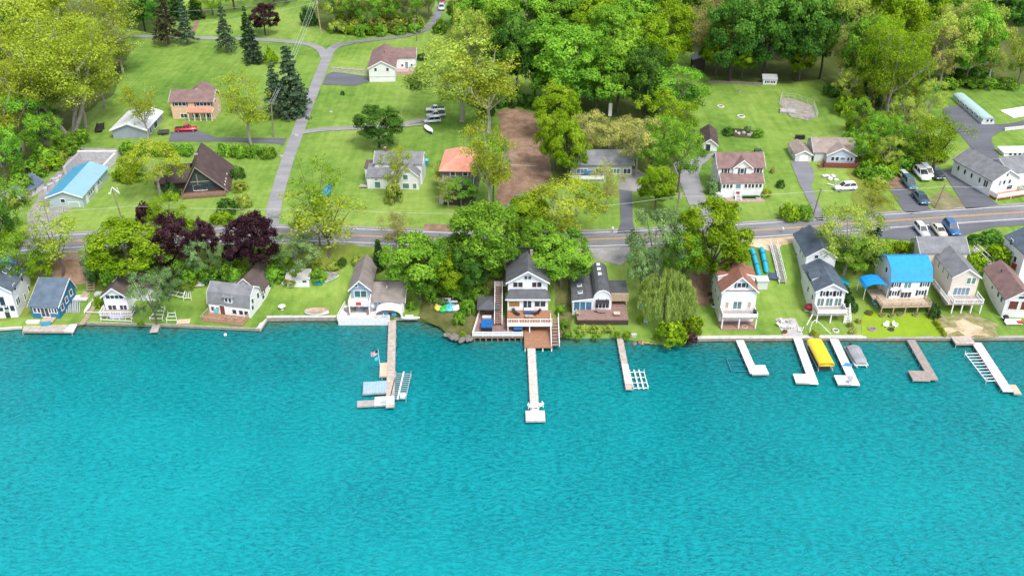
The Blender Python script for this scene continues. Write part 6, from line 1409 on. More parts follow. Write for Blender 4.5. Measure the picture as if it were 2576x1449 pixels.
car('sedan','cream','cream car parked across the road above the beige house, middle of three',(2346,572),(2372,602))
car('suv','blue','blue car parked across the road above the beige house, right of three',(2378,567),(2404,600))
car('pickup','white','white truck farthest up the field track by the olive tree',(1113,280),(1078,282),name='pickup_truck',cat='pickup')
car('pickup','silver','silver truck second up the field track by the olive tree',(1116,294),(1078,297),name='pickup_truck',cat='pickup')
car('van','silver','pale van nearest the drive on the field track, above the blue boat',(1108,308),(1068,311))
car('sedan','maroon','maroon car at the top of the curving lane',(1113,2),(1112,14))
car('sedan','silver','pale mauve car below the maroon car on the curving lane',(1112,18),(1110,30))
def trailer(label,A,Bp,W,mat):
    a,b=G(*A),G(*Bp); L=(b-a).xy.length; c=(a+b)/2; t=thing('trailer',label,'trailer',c,math.atan2(b.y-a.y,b.x-a.x))
    MB().box(-L/2,L/2,-W/2,W/2,0.5,0.62).build('bed',mat,t); 
    for y in (-W/2,W/2): MB().box(-L/2,L/2,y-0.04,y+0.04,0.623,1.0).build('side_panel',mat,t); MB().tube((0,y*1.1,0.35),(0,y*1.25,0.35),0.35,0.35,12).build('wheel',TYRE,t)
    MB().tube((L/2,0,0.55),(L/2+1.0,0,0.45),0.05,0.05,6).build('drawbar',BLACK,t)
trailer('black open trailer on the grass left of the white roofed garage',(249,336),(255,316),1.7,BLACK)
trailer('dark trailer with white load between the garage and the red pickup',(398,339),(426,338),1.5,M('dark_grey_metal',(0.09,0.09,0.09),0.6))
# ---- poles and wires
POLEM=M('pole_wood',(0.24,0.19,0.15),0.9,0.25,2); POLEL=M('pole_light_wood',(0.48,0.36,0.25),0.9,0.2,2); WIRE=M('wire',(0.62,0.66,0.66),0.6)
def pole(label,base,h,mat,arm=2.0,lean=(0,0),hard=True,name='utility_pole'):
    g=G(*base); t=thing(name,label,'pole',g); top=Vector((lean[0],lean[1],h)); MB().tube((0,0,-0.5),top,0.17,0.12,8).build('post',mat,t)
    if arm: 
        z=h-0.5; o=MB().box(-arm/2+lean[0],arm/2+lean[0],-0.07+lean[1],0.07+lean[1],z,z+0.14).build('cross_arm',WOODT,t)
        for x in (-arm/2+0.1,0.25,arm/2-0.1): MB().tube((x+lean[0],lean[1],z+0.143),(x+lean[0],lean[1],z+0.36),0.06,0.04,6).build('insulator',ALU,o)
    if hard: MB().tube((lean[0]*0.85+0.3,lean[1]*0.85-0.05,h*0.8),(lean[0]*0.85+0.3,lean[1]*0.85-0.05,h*0.8+0.8),0.22,0.22,10).build('transformer',ALU,t)
    t['top']=0; del t['top']
    return g+top
q0=pole('leaning roadside pole with white bracket arms right of the blue roofed garage',(314,572),8.6,POLEM,0,(-1.1,0.6),False)
lb=thing('street_light','white zigzag bracket lights on top of the leaning roadside pole','street light',q0); 
mb=MB(); mb.path([(-0.4,-0.3,-0.9),(0.1,0,0.3),(1.6,-0.6,-0.9)],0.09,6); mb.tube((1.6,-0.6,-0.9),(1.3,-0.6,0.5),0.09,0.07,6); mb.build('bracket',PIPE,lb); MB().box(-0.75,-0.35,-0.45,-0.2,-1.05,-0.85).build('lamp_head',PIPE,lb)
q1=pole('pole by the thin trees left of the farmhouse, holding the roadside wire',(838,588),6.6,POLEM,1.2,hard=False)
q3=pole('dark roadside pole with transformer beside the pale curved drive',(1697,563),7.4,POLEM,1.8,(0.4,0))
q4=pole('thin dark pole beside the lower end of the dark drive at right',(2046,540),6.2,POLEM,1.0,(0.7,0),False)
q5=pole('leaning pole with stone base on the verge between the parked cars',(2352,524),5.6,POLEM,1.2,(1.1,0.4),False)
q6=pole('tall pale wooden pole at the top edge above the lane fork',(808,84),12.0,POLEL,2.6,(-0.6,0),True)
q7=pole('thin grey pole on the lawn above the upper white house',(1049,104),7.5,POLEM,1.2,(-0.5,0),False)
q2=pole('grey pole rising beside the blue green spruce above the side road',(688,346),9.0,POLEM,1.2,(0.3,1.0),False)
def wire(label,a,b,sag,r=0.028):
    t=thing('power_line',label,'wire',a); pts=[]
    for i in range(15):
        f=i/14; p=a.lerp(b,f); p.z-=sag*4*f*(1-f); pts.append(p-a)
    mb=MB()
    for p,q in zip(pts,pts[1:]): mb.tube(p,q,r,r,4,cap=False)
    mb.build('cable',WIRE,t)
dn=Vector((0,0,-1.0))
ql=P(-160,545,ZR+5.5)
wire('roadside wire at the left, from the picture edge past the leaning pole',ql,P(330,519,ZR+5.3),0.3); wire('roadside wire above the purple trees, left of the thin trees',P(330,519,ZR+5.3),q1+dn,0.3)
wire('roadside wire in front of the white farmhouse and orange roof',q1+dn,P(1290,536,ZR+5.6),0.5); wire('roadside wire in front of the dark driveway and spring tree',P(1290,536,ZR+5.6),q3+dn,0.5)
wire('roadside wire above the pair of round shrubs',q3+dn,q4+dn*0.6,0.5); wire('roadside wire crossing the lawn with the golden tree',q4+dn*0.6,q5+dn*0.6,0.5); wire('roadside wire at the right edge in front of the white house',q5+dn*0.6,P(2660,462,ZR+7),0.5)
for i,(dx,nm) in enumerate(((-1.1,'left'),(0.2,'middle'),(1.1,'right'))): wire(f'wire falling from the tall pale pole toward the spruce, {nm} of three',q6+Vector((dx,0,-0.1)),q2+Vector((dx*0.4,0,-0.3)),1.2)
wire('wire at the top edge running left from the tall pale pole, upper one',q6+Vector((-1,0,0)),P(420,30,16),1.0); wire('wire at the top edge running left from the tall pale pole, lower one',q6+Vector((-1,0,-2)),P(500,62,12),0.6)
# ================================================================ small things about the yards
def ringpit(label,u,v,r,mat,stones=True,inner=ASH):
    g=G(u,v); t=thing('fire_pit',label,'fire pit',g); mb=MB(); n=12
    mb.lathe([(r,-0.1),(r,0.22),(r*0.96,0.26),(r*0.74,0.26),(r*0.72,0.05),(0.01,0.04)],16); mb.build('ring',mat,t)
    MB().lathe([(r*0.7,0.055),(r*0.6,0.10),(0.01,0.12)],12).build('ash_bed',inner,t)
PSTONE=M('white_stone_ring',(0.66,0.64,0.62),0.8,0.15,3)
ringpit('white stone fire ring on the upper right lawn, above the brown roofed shed',1813,269,0.95,PSTONE); ringpit('white stone fire ring near the island flower bed',1864,294,1.05,PSTONE); ringpit('small dark fire ring at the top of the right lawn',1860,229,0.55,FOUND)
ringpit('pink stone fire ring on the shore lawn below the red roofed house',1873,824,0.62,M('pink_stone_ring',(0.52,0.40,0.36),0.8,0.15,3)); ringpit('pale fire ring on the shore lawn right of the trellis',2102,833,0.62,PSTONE)
ringpit('dark fire ring with burnt logs on the bright lawn',2194,829,0.8,FOUND,inner=WOODB); ringpit('tyre shaped fire ring between two chairs on the bright lawn',2241,830,0.6,M('dark_ring',(0.07,0.065,0.06),0.9))
def chair(label,u,v,ang,mat,z=None,group=None,s=1.0,lounge=False):
    g=G(u,v) if z is None else P(u,v,z); t=thing('lounge_chair' if lounge else 'garden_chair',label,'chair',g,math.radians(ang),group); t.scale=(s,s,s)
    if lounge:
        MB().slab([(-0.33,-0.9,0.34),(0.33,-0.9,0.34),(0.33,0.35,0.34),(-0.33,0.35,0.34)],0.08).build('seat',mat,t); MB().slab([(-0.33,0.36,0.34),(0.33,0.36,0.34),(0.33,0.95,0.8),(-0.33,0.95,0.8)],0.08).build('backrest',mat,t)
    else:
        MB().slab([(-0.36,-0.35,0.36),(0.36,-0.35,0.36),(0.36,0.25,0.30),(-0.36,0.25,0.30)],0.08).build('seat',mat,t); MB().slab([(-0.36,0.26,0.28),(0.36,0.26,0.28),(0.30,0.52,1.05),(-0.30,0.52,1.05)],0.07).build('backrest',mat,t)
        for x in (-0.42,0.42): MB().box(x-0.07,x+0.07,-0.42,0.3,0.55,0.61).build('armrest',mat,t)
    for x in (-0.33,0.33):
        for y in (-0.32,0.3): MB().box(x-0.05,x+0.05,y-0.05,y+0.05,0.0,0.27).build('leg',mat,t)
    return t
chair('white garden chair left of the tyre shaped fire ring',2228,822,-40,CHW); chair('white garden chair right of the tyre shaped fire ring',2251,822,40,CHW)
chair('pale blue garden chair on the lawn left of the willow, left of two',1615,772,10,SKYP); chair('pale blue garden chair on the lawn left of the willow, right of two',1629,772,-10,SKYP); chair('pale blue garden chair alone on the grass below the brown deck',1624,812,80,M('pale_blue_paint',(0.45,0.6,0.66),0.5))
drape('patio',[(1950,802),(2000,801),(2022,846),(1972,847)],PATIO,0.07)
chair('white garden chair in the middle of the grey patio, left of two',1981,826,160,CHW); chair('white garden chair in the middle of the grey patio, right of two',1992,825,200,CHW); chair('white garden chair at the lower right corner of the grey patio',2012,834,250,CHW); chair('white garden chair at the upper left corner of the grey patio',1965,811,120,CHW); chair('white lounge chair on the left side of the grey patio',1966,823,60,CHW,lounge=True); chair('pale garden chair at the top of the grey patio',1984,811,190,LGREYW)
def bowl(label,u,v,r,mat,name='planter',cat='planter',plant=None):
    g=G(u,v); t=thing(name,label,cat,g); MB().lathe([(r*0.7,0),(r,0.45),(r*0.86,0.45),(r*0.8,0.3),(0.01,0.3)],14).build('pot',mat,t)
    MB().blob((0,0,0.42),(r*0.75,r*0.75,0.28),3,2,0.3).build('plant',plant or LM['green'],t)
bowl('red bowl planter at the bottom of the grey patio',1974,838,0.5,REDP); 
for i,(u,v) in enumerate(((2220,797),(2243,798),(2265,794),(2303,795))): bowl(f'round stone planter under the tarped house deck, {ORD[i] if i<3 else "rightmost"} of four',u,v,0.6,ROCKL,'planter','planter',LM['olive'])
bowl('dark pot at the right of the clipped hedge',2186,790,0.8,BRICK); bowl('flower pot on the lawn verge right of the big yellow green tree',2035-15,582-2,0.5,BLACK)
# trellis on shore lawn
g=G(2040,838); t=thing('trellis','white loop shaped trellis over shrubs at the shore by the white docks','trellis',g); mb=MB(); mb.path([(-0.3,0,0),(0.2,1.0,1.6),(0.9,1.4,2.0),(1.8,0.8,1.5),(3.6,-0.4,0)],0.06,6); mb.build('hoop',PIPE,t); MB().path([(-0.6,1.2,1.0),(0.6,2.6,2.4)],0.09,6).build('rail',CHW,t)
T('b_gold',2048,826,846,26,'small yellow shrub inside the white trellis')
# white picnic set at end of the straight dock, swing on the L dock, flag
def W3(u,v,z): return P(u,v,z)
for i,(u,v,a,l) in enumerate(((1336,1026,170,'left'),(1347,1025,180,'middle'),(1359,1023,200,'right'))): chair(f'white chair at the end of the straight white dock, {l} of three',u,v,a,CHW,z=0.8,s=1.15)
g=W3(961,946,0.8); t=thing('flagpole','white flagpole with red white and dark flag on the long dock','flag',g); MB().tube((0,0,-1.5),(-0.35,0.2,5.4),0.05,0.04,6).build('pole',PIPE,t)
fl=MB(); nx=6
for i in range(nx+1):
    x=-0.35-1.3*i/nx; zz=-0.55*i/nx+0.06*math.sin(i*1.6)
    fl.v+=[(x,0.2+0.12*math.sin(i*1.3),4.35+zz),(x,0.2+0.12*math.sin(i*1.3+0.5),5.25+zz)]
for i in range(nx): fl.f.append((2*i,2*i+2,2*i+3,2*i+1)); fl.m.append(0)
def flagmat():
    t=NT('flag_cloth'); co=t.coord('Generated'); sp=t.n('ShaderNodeSeparateXYZ'); t.l(co,sp.inputs[0])
    st=t.math('GREATER_THAN',t.math('FRACT',t.math('MULTIPLY',sp.outputs[2],6.0)),0.5); c=t.mix(st,(0.55,0.03,0.06),(0.75,0.75,0.76))
    can=t.math('MULTIPLY',t.math('GREATER_THAN',sp.outputs[0],0.62),t.math('GREATER_THAN',sp.outputs[2],0.55)); c=t.mix(can,c,(0.02,0.03,0.11)); t.l(c,t.b.inputs['Base Color']); t.b.inputs['Roughness'].default_value=0.8; return t.m
fl.build('flag',flagmat(),t)
f2=MB(); f2.slab([(-0.4,0.2,3.9),(-1.0,0.25,3.6),(-1.05,0.25,3.0),(-0.4,0.2,3.2)],0.02); f2.build('pennant',SKYP,t)
g=W3(2140,950,0.8); t=thing('sun_umbrella','blue and white umbrella leaning over the L dock beside the grey covered boat','umbrella',g); MB().tube((0,0,0),(-0.7,0.5,2.4),0.04,0.04,6).build('pole',PIPE,t); MB().slab([(-1.9,0.2,2.35),(-0.6,-0.3,2.6),(0.1,0.5,2.45),(-0.9,1.2,2.4)],0.05).build('canopy',M('blue_canvas2',(0.06,0.30,0.62),0.6),t); MB().lathe([(0.5,0),(0.5,0.1),(0.02,0.12)],12).build('base',ALU,t)
chair('grey folding chair under the blue umbrella on the L dock',2136,962,200,ALU,z=0.76)
chair('white chair on the corner platform of the long weathered dock',967,1014,190,CHW,z=0.81,s=1.2)
# float, buoys
for (u,v,l,m,r) in ((567,843,'white buoy floating off the corner of the lawn at the left',CHW,0.3),(1001,1000,'white buoy hanging by the grey barred lift',CHW,0.25)):
    g=P(u,v,0); t=thing('buoy',l,'buoy',g); MB().blob((0,0,0.1),(r,r,r),1,2,0).build('ball',m,t,True); MB().tube((0,0,r),(0,0,r+0.2),0.04,0.04,6).build('eye',ALU,t)
# tall white house: patio, railing, tubs
def slabthing(name,label,cat,px,z,mat,th=0.3,parts=()):
    pts=[P(u,v,z) for u,v in px]; a=pts[0]; t=thing(name,label,cat,(a.x,a.y,0)); q=[(p.x-a.x,p.y-a.y) for p in pts]; MB().prism(q,z-th,z).build('surface',mat,t); return t,q
t,q=slabthing('patio','reddish brown patio with white railing at the water below the gazebo','patio',[(1189,846),(1315,846),(1316,798),(1204,798)],1.25,DECKM,0.4)
for i in range(9): x=q[0][0]+0.3+i*(q[1][0]-q[0][0]-0.6)/8; MB().box(x-0.12,x+0.12,q[0][1]+0.05,q[0][1]+0.3,-1.5,0.84).build('pile',WOODB,t)
class _H: pass
hh=_H(); hh.r=t
House.rail(hh,[q[3],q[0],q[1]],1.25,TRIM,t,0.95)
MB().box(q[0][0]+0.1,q[1][0]-0.1,q[0][1]+0.02,q[0][1]+0.05,1.4,2.0).build('rail_panel',M('pale_panel',(0.66,0.70,0.76),0.5),t)
def tub(label,px,z,h,mat,skirt):
    a=P(*px[0],z); b=P(*px[1],z); c=P(*px[2],z); w=(b-a).length; d=(c-b).length; t=thing('hot_tub',label,'hot tub',a); MB().box(0,w,0,d,0.02,h*0.75).build('shell',skirt,t); o=MB().box(-0.08,w+0.08,-0.08,d+0.08,h*0.75+0.003,h).build('cover',mat,t)
    bm=bmesh.new(); bm.from_mesh(o.data); bmesh.ops.bevel(bm,geom=list(bm.edges),offset=0.08,segments=2,affect='EDGES'); bm.to_mesh(o.data); bm.free()
tub('hot tub under a bright blue cover on the reddish patio',[(1211,834),(1238,834),(1238,816)],1.25,1.05,BLUEC,BLACK); tub('smaller blue covered tub at the foot of the middle house deck',[(1293,838),(1313,838),(1313,824)],1.25,0.9,BLUEC,BLACK)
t=thing('planter_box','grey box with dark lid behind the large blue covered tub','box',P(1214,808,1.25)); MB().box(0,1.6,0,0.8,0.02,0.7).build('body',GREYC,t); MB().box(-0.04,1.64,-0.04,0.84,0.703,0.78).build('lid',LGREYW,t)
for i,(u,v,a,m,l) in enumerate(((1298,790,40,BLACK,'black lounge chair at the left of the middle house deck'),(1349,790,-60,BLACK,'black lounge chair at the right of the middle house deck'))): chair(l,u,v,a,m,z=3.0,lounge=True)
t=thing('sofa','blue and white outdoor sofa in the middle of the brown deck','sofa',P(1318,791,3.0)); MB().box(0,1.8,0,0.7,0.05,0.45).build('seat',M('navy_cushion',(0.05,0.08,0.22),0.7),t); MB().box(0,1.8,0.703,0.95,0.05,0.9).build('backrest',CHW,t)
t=thing('deck_table','low wooden table in front of the blue and white sofa','table',P(1321,802,3.0)); MB().box(0,1.5,0,0.8,0.36,0.42).build('table_top',WOODT,t); MB().box(0.1,1.4,0.1,0.7,0.02,0.357).build('table_base',WOODB,t)
# brown deck furniture
t=thing('fire_table','square pale fire table on the brown deck of the barn roofed house','table',P(1545,796,2.2)); MB().box(0,1.0,0,0.8,0.02,0.45).build('base',BRICK,t); MB().box(-0.1,1.1,-0.1,0.9,0.453,0.53).build('table_top',M('tan_stone_top',(0.60,0.48,0.40),0.7),t)
chair('dark lounge chair on the brown deck of the barn roofed house',1511,787,80,DECKM,z=2.2,lounge=True); chair('tan chair at the left corner of the brown deck',1455,792,60,WOODT,z=2.2)
# white deck ensemble by the blue grey gabled house
t,q=slabthing('terrace','large white terrace at the water in front of the blue grey gabled house','terrace',[(849,803),(980,803),(976,768),(868,768)],1.3,DECKW,0.5)
hh.r=t; House.rail(hh,[q[3],q[0],q[1]],1.3,TRIM,t,0.85,bal=0.3)
MB().box(q[0][0]+0.1,q[1][0]-0.1,q[0][1]-0.06,q[0][1]+0.2,-1.2,1.28).build('front_skirt',DECKW,t)
for (u,l,m) in ((880,'round white table with tan chairs on the white terrace',WOODT),(928,'grey table on the white terrace, right of the tan chairs',GREYC)):
    k=thing('terrace_table',l,'table',P(u,785,1.3)); MB().lathe([(0.05,0.02),(0.05,0.7),(0.75,0.72),(0.75,0.77),(0.01,0.77)],14).build('table_top',m,k)
    for a in (30,150,270): MB().box(math.cos(math.radians(a))*1.05-0.22,math.cos(math.radians(a))*1.05+0.22,math.sin(math.radians(a))*1.05-0.22,math.sin(math.radians(a))*1.05+0.22,0.02,0.5).build('stool',DECKM,k)
k=thing('canopy','white curved boat canopy at the right end of the white terrace','canopy',P(942,800,1.35)); mb=MB(); pr=[(2.6-2.6*math.cos(a),1.9*math.sin(a)**0.7) for a in np.linspace(0,math.pi,9)]; mb.extr([(p[0],p[1]) for p in pr]+[(p[0]*0.96+0.1,p[1]*0.93) for p in reversed(pr)],'y',0,2.4); mb.build('shell',CHW,k)
for x in (2.2,3.7): MB().slab([(x-0.5,-0.02,0.4),(x+0.5,-0.02,0.4),(x+0.4,-0.02,1.1),(x-0.4,-0.02,1.1)],0.03).build('window',M('blue_window',(0.05,0.25,0.5),0.2),k)
# kids' water toys
for (u,v,w,m,l,n) in ((1104,779,1.1,YELP,'yellow inflatable among the water toys','inflatable'),(1117,780,1.3,GREENP,'green inflatable slide among the water toys','inflatable'),(1132,777,1.5,SKYP,'light blue inflatable among the water toys','inflatable'),(1146,779,1.0,CHW,'white float at the right of the water toys','inflatable')):
    g=G(u,v); t=thing(n,l,'inflatable',g,rnd.uniform(0,3)); MB().blob((0,0,0.35),(w,w*0.8,0.5),int(u),2,0.05).build('body',m,t,True); MB().tube((-w*0.7,0,0.75),(w*0.7,0,0.75),0.2,0.2,8).build('ridge',m,t)
g=G(1128,764); t=thing('bench','white bench rack behind the red kayak','bench',g); MB().box(-1.8,1.8,-0.3,0.3,0.5,0.6).build('seat',CHW,t); MB().box(-1.8,0.5,0.303,0.4,0.5,1.1).build('backrest',CHW,t)
for x in (-1.5,1.5): MB().box(x-0.08,x+0.08,-0.25,0.25,0,0.497).build('leg',GREYWOOD,t)
# rocks on the point
R=random.Random(11); rk=[]
for i in range(14):
    u=1122+i*4.6+R.uniform(-2,2); v=842+i*1.2+R.uniform(-5,7)-(i>9)*4; rk.append((u,v))
for i,(u,v) in enumerate(rk):
    g=G(u,v); s=R.uniform(0.35,0.8); t=thing('rock','brown shore rock on the point left of the white railed patio','rock',g,R.uniform(0,3),'shore rocks on the point'); MB().blob((0,0,s*0.2),(s,s*0.8,s*0.6),i,2,0.22).build('stone',ROCK,t)
for i in range(9):
    u=1600+i*15+R.uniform(-4,4); v=862+R.uniform(-3,5); g=P(u,v,0.1); s=R.uniform(0.3,0.6); t=thing('rock','dark shore rock at the foot of the bright lime shrubs','rock',g,R.uniform(0,3),'shore rocks below the lime shrubs'); MB().blob((0,0,0),(s,s*0.8,s*0.6),i+40,2,0.22).build('stone',ROCK,t)
t=thing('driftwood','tangle of orange driftwood at the water right of the narrow dock','driftwood',P(1618,864,0.1))
for i in range(6): a=R.uniform(-0.6,0.6); MB().tube((R.uniform(-1.5,1.5),R.uniform(-0.7,0.7),0.1),(R.uniform(-1.5,1.5)+math.cos(a)*1.4,R.uniform(-0.9,0.9),0.35),0.10,0.06,6).build('branch',M('orange_driftwood',(0.60,0.36,0.14),0.8,0.2,2),t)
g=G(1592,846); t=thing('bench','pale stone bench at the water right of the clipped shrubs','bench',g); MB().box(-0.7,0.7,-0.3,0.3,0.38,0.5).build('seat',CONC,t); MB().box(-0.6,0.6,-0.2,0.2,0,0.377).build('base',CONC,t)
# left shore frames
def frame(label,px,z,mat,nx=3,ny=2,name='pipe_rack'):
    a,b,c,d=[G(*p) for p in px]; o=a; t=thing(name,label,'frame',o); zz=Vector((0,0,z))
    for i in range(nx+1): p=a.lerp(b,i/nx)-o+zz; q=d.lerp(c,i/nx)-o+zz; MB().tube(p,q,0.06,0.06,5).build('cross_bar',mat,t)
    for j in range(ny+1): p=a.lerp(d,j/ny)-o+zz; q=b.lerp(c,j/ny)-o+zz; MB().tube(p,q,0.07,0.07,5).build('side_bar',mat,t)
    for p in (a,b,c,d): MB().tube(p-o,p-o+zz*1.6,0.06,0.06,5).build('leg',mat,t)
frame('white pipe dock frame stacked on the lawn below the brown roofed cottage, the widest',[(254,808),(332,812),(330,778),(262,776)],0.4,PIPE,5,4); frame('white pipe frame on the lawn left of the widest frame',[(214,790),(254,792),(262,762),(234,760)],0.5,PIPE,1,1)
frame('white metal frame on the lawn behind the grey green tree',[(424,748),(462,756),(470,726),(452,722)],0.7,PIPE,2,3); frame('small white metal frame leaning right of the grey green tree',[(462,757),(482,756),(478,734),(470,732)],0.6,PIPE,3,1); frame('white metal frame by the sea wall right of the small dock, left of two',[(378,808),(410,808),(416,780),(398,778)],0.6,PIPE,1,3); frame('white metal frame by the sea wall right of the small dock, right of two',[(420,812),(446,812),(442,794),(424,794)],0.6,PIPE,1,2)
row_=[]
for i in range(8):
    u=168+i*4.6; g=G(u,788); t=thing('dock_post','grey dock post lying on the grass right of the blue cottage','post',g,0,'grey dock posts lying by the blue cottage'); e=G(u+R.uniform(-1,3),756)-g; MB().tube(Vector((0,0,0.15)),e+Vector((0,0,0.35)),0.12,0.12,6).build('shaft',M('grey_post',(0.40,0.44,0.46),0.7),t); MB().tube(e+Vector((0,0,0.34)),e*1.02+Vector((0,0,0.36)),0.16,0.16,6).build('cap',ALU,t)
g=G(462,810); t=thing('pallet','orange brown wooden board lying by the sea wall','board',g,0.1); MB().box(-1.2,1.2,-0.8,0.8,0.02,0.14).build('panel',PLANKT,t); MB().box(-1.15,1.15,-0.85,-0.803,0.0,0.12).build('edge_strip',WOODB,t)
def walkway(name,label,cat,px,w,mat,railm=None,off=0.25,seg=0):
    pts=[G(u,v) for u,v in px]; o=pts[0]; t=thing(name,label,cat,o); mb=MB(); rb=[MB(),MB()]
    for p,q in zip(pts,pts[1:]):
        n=max(1,int((q-p).xy.length/0.45)); d=(q-p).xy.normalized(); nr=Vector((-d.y,d.x,0))
        for i in range(n):
            a=p.lerp(q,i/n); b=p.lerp(q,(i+0.86)/n); za=H(a.x,a.y)+off; 
            c=[a+nr*w/2,a-nr*w/2,b-nr*w/2,b+nr*w/2]; c=[Vector((x.x,x.y,za+0.03))-o for x in c]
            mb.slab([c[3],c[0],c[1],c[2]] if False else c[::1],0.08)
        if railm:
            n2=max(1,int((q-p).xy.length/1.2))
            for k,s in enumerate((-1,1)):
                prev=None
                for i in range(n2+1):
                    a=p.lerp(q,i/n2)+nr*s*w/2; zb=H(a.x,a.y); a=Vector((a.x,a.y,zb))-o
                    rb[k].tube(a-Vector((0,0,0.2)),a+Vector((0,0,off+1.0)),0.05,0.05,4)
                    if prev is not None: rb[k].tube(prev+Vector((0,0,off+0.95)),a+Vector((0,0,off+0.95)),0.06,0.06,4); rb[k].tube(prev+Vector((0,0,off)),a+Vector((0,0,off)),0.10,0.10,4)
                    prev=a
    mb.build('steps' if name=='staircase' else 'boards',mat,t)
    if railm:
        for m in rb: m.build('handrail',railm,t)
    return t
walkway('walkway','long wooden plank walkway leading down to the cottage dock','walkway',[(236,772),(222,795),(205,818)],1.0,WOODT,None,0.12)
walkway('staircase','brown wooden staircase from the road down to the left cottages','stairs',[(205,648),(226,662),(232,690),(230,738)],1.3,WOODT,WOODT,0.4)
walkway('staircase','long white railed staircase from the road beside the slate roofed house','stairs',[(1944,620),(1952,650),(1962,690),(1968,716)],1.3,GREYWOOD,PIPE,0.4)
walkway('staircase','white railed steps on the right side of the slate roofed house','stairs',[(2040,625),(2058,650),(2074,690)],1.0,GREYWOOD,PIPE,0.35)
walkway('staircase','white railed steps from the road to the blue grey gabled house','stairs',[(994,632),(995,660),(1000,690)],1.2,GREYWOOD,TRIM,0.5)
walkway('staircase','brown log steps on the bare bank left of the red roofed house','stairs',[(1772,690),(1776,720),(1782,748)],1.2,WOODB,None,0.12)
walkway('walkway','white railed ramp along the right side of the beige house','ramp',[(2448,640),(2490,680)],1.0,GREYWOOD,TRIM,1.2)
# retaining walls and fences
def wallrun(name,label,cat,px,h,w,mat,capm=None):
    pts=[G(u,v) for u,v in px]; o=pts[0]; t=thing(name,label,cat,o); mb=MB(); cb=MB()
    for p,q in zip(pts,pts[1:]):
        d=(q-p).xy.normalized(); nr=Vector((-d.y,d.x,0))*w/2; n=max(1,int((q-p).xy.length/2))
        for i in range(n):
            a=p.lerp(q,i/n);b=p.lerp(q,(i+1)/n); za,zb=H(a.x,a.y)-o.z,H(b.x,b.y)-o.z; a=Vector((a.x-o.x,a.y-o.y,0)); b=Vector((b.x-o.x,b.y-o.y,0))
            for m,(l,hh_) in ((mb,(-0.6,h)),(cb,(h+0.003,h+0.1))):
                e=nr*(1 if m is mb else 1.25)
                m.add([(a-e+Vector((0,0,za+l)))[:],(a+e+Vector((0,0,za+l)))[:],(b+e+Vector((0,0,zb+l)))[:],(b-e+Vector((0,0,zb+l)))[:],(a-e+Vector((0,0,za+hh_)))[:],(a+e+Vector((0,0,za+hh_)))[:],(b+e+Vector((0,0,zb+hh_)))[:],(b-e+Vector((0,0,zb+hh_)))[:]],[(3,2,1,0),(4,5,6,7),(0,1,5,4),(1,2,6,5),(2,3,7,6),(3,0,4,7)])
    mb.build('wall_face',mat,t); cb.build('coping',capm or mat,t)
wallrun('retaining_wall','low timber retaining wall on the bank below the main road at the left','wall',[(140,652),(200,650)],1.4,0.35,WOODT)
wallrun('retaining_wall','low timber wall on the bank above the small white shed','wall',[(775,692),(850,696)],0.8,0.3,GREYWOOD)
wallrun('garden_wall','pale stone garden wall along the dark driveway of the upper white house','wall',[(834,178),(880,182),(925,186)],0.9,0.4,ROCKL)
wallrun('retaining_wall','white stone wall beside the drive of the white house at right','wall',[(2398,424),(2432,434),(2450,430)],0.8,0.8,PSTONE)
wallrun('garden_wall','pale wall at the far right beside the upper drive','wall',[(2526,330),(2600,322)],0.7,0.4,PSTONE)
wallrun('garden_wall','low dark stone edging along the foot of the right lawn wood','wall',[(1780,208),(1900,214),(1916,214)],0.5,0.4,ROCK)
wallrun('curb_log','long pale log lying across the brown dirt lot','log',[(1286,420),(1350,422)],0.35,0.4,WOODT)
def fence(label,px,h,mat,closed=True,name='fence',step=1.6):
    pts=[G(u,v) for u,v in px]; pts=pts+[pts[0]] if closed else pts; o=pts[0]; t=thing(name,label,'fence',o); mb=MB()
    for p,q in zip(pts,pts[1:]):
        n=max(1,int((q-p).xy.length/step))
        for i in range(n):
            a=p.lerp(q,i/n);b=p.lerp(q,(i+1)/n); a.z=H(a.x,a.y);b.z=H(b.x,b.y); a-=o;b-=o; up=Vector((0,0,1))
            MB().tube(a-up*0.3,a+up*h,0.06,0.06,5).build('post',mat,t)
            for z in (0.15,h*0.5,h-0.08): mb.tube(a+up*z,b+up*z,0.035,0.035,4,cap=False)
    mb.build('rails',mat,t)
fence('pale wire fence round the garden plot on the upper right lawn',[(1961,262),(1966,246),(2000,250),(2046,266),(2056,296),(2030,304),(1990,296)],1.5,M('pale_fence',(0.55,0.54,0.50),0.7))
drape('garden_plot',[(1962,262),(1967,247),(2000,251),(2045,267),(2054,295),(2030,303),(1990,296)],soil_mat('garden_soil',(0.20,0.18,0.15),(0.32,0.29,0.25),(0.42,0.39,0.34),0.8),0.07)
g=G(1990,288); t=thing('garden_bed','raised bed under pale sheets inside the fenced garden plot','garden bed',g,-0.25); MB().box(-3.0,1.2,0,3.0,-0.1,0.5).build('bed_frame',GREYWOOD,t); MB().extr([(0.2,0.503),(1.2,1.0),(2.6,0.503)],'x',-2.9,1.0).build('cover_sheet',M('mauve_sheet',(0.40,0.36,0.38),0.7),t)
g=G(2034,296); t=thing('sandbox','round pink play pool inside the fenced garden plot','play pool',g); MB().lathe([(1.1,0),(1.2,0.3),(1.05,0.3),(1.0,0.12),(0.01,0.1)],16).build('rim',M('pink_plastic',(0.50,0.30,0.36),0.5),t); MB().lathe([(0.95,0.13),(0.01,0.14)],16).build('water_fill',M('pool_grey',(0.3,0.3,0.4),0.3),t)
drape('flower_bed',[(1813,330),(1830,322),(1870,326),(1916,332),(1920,344),(1900,350),(1860,346),(1825,342)],BEDM,0.07,wob=0.1)
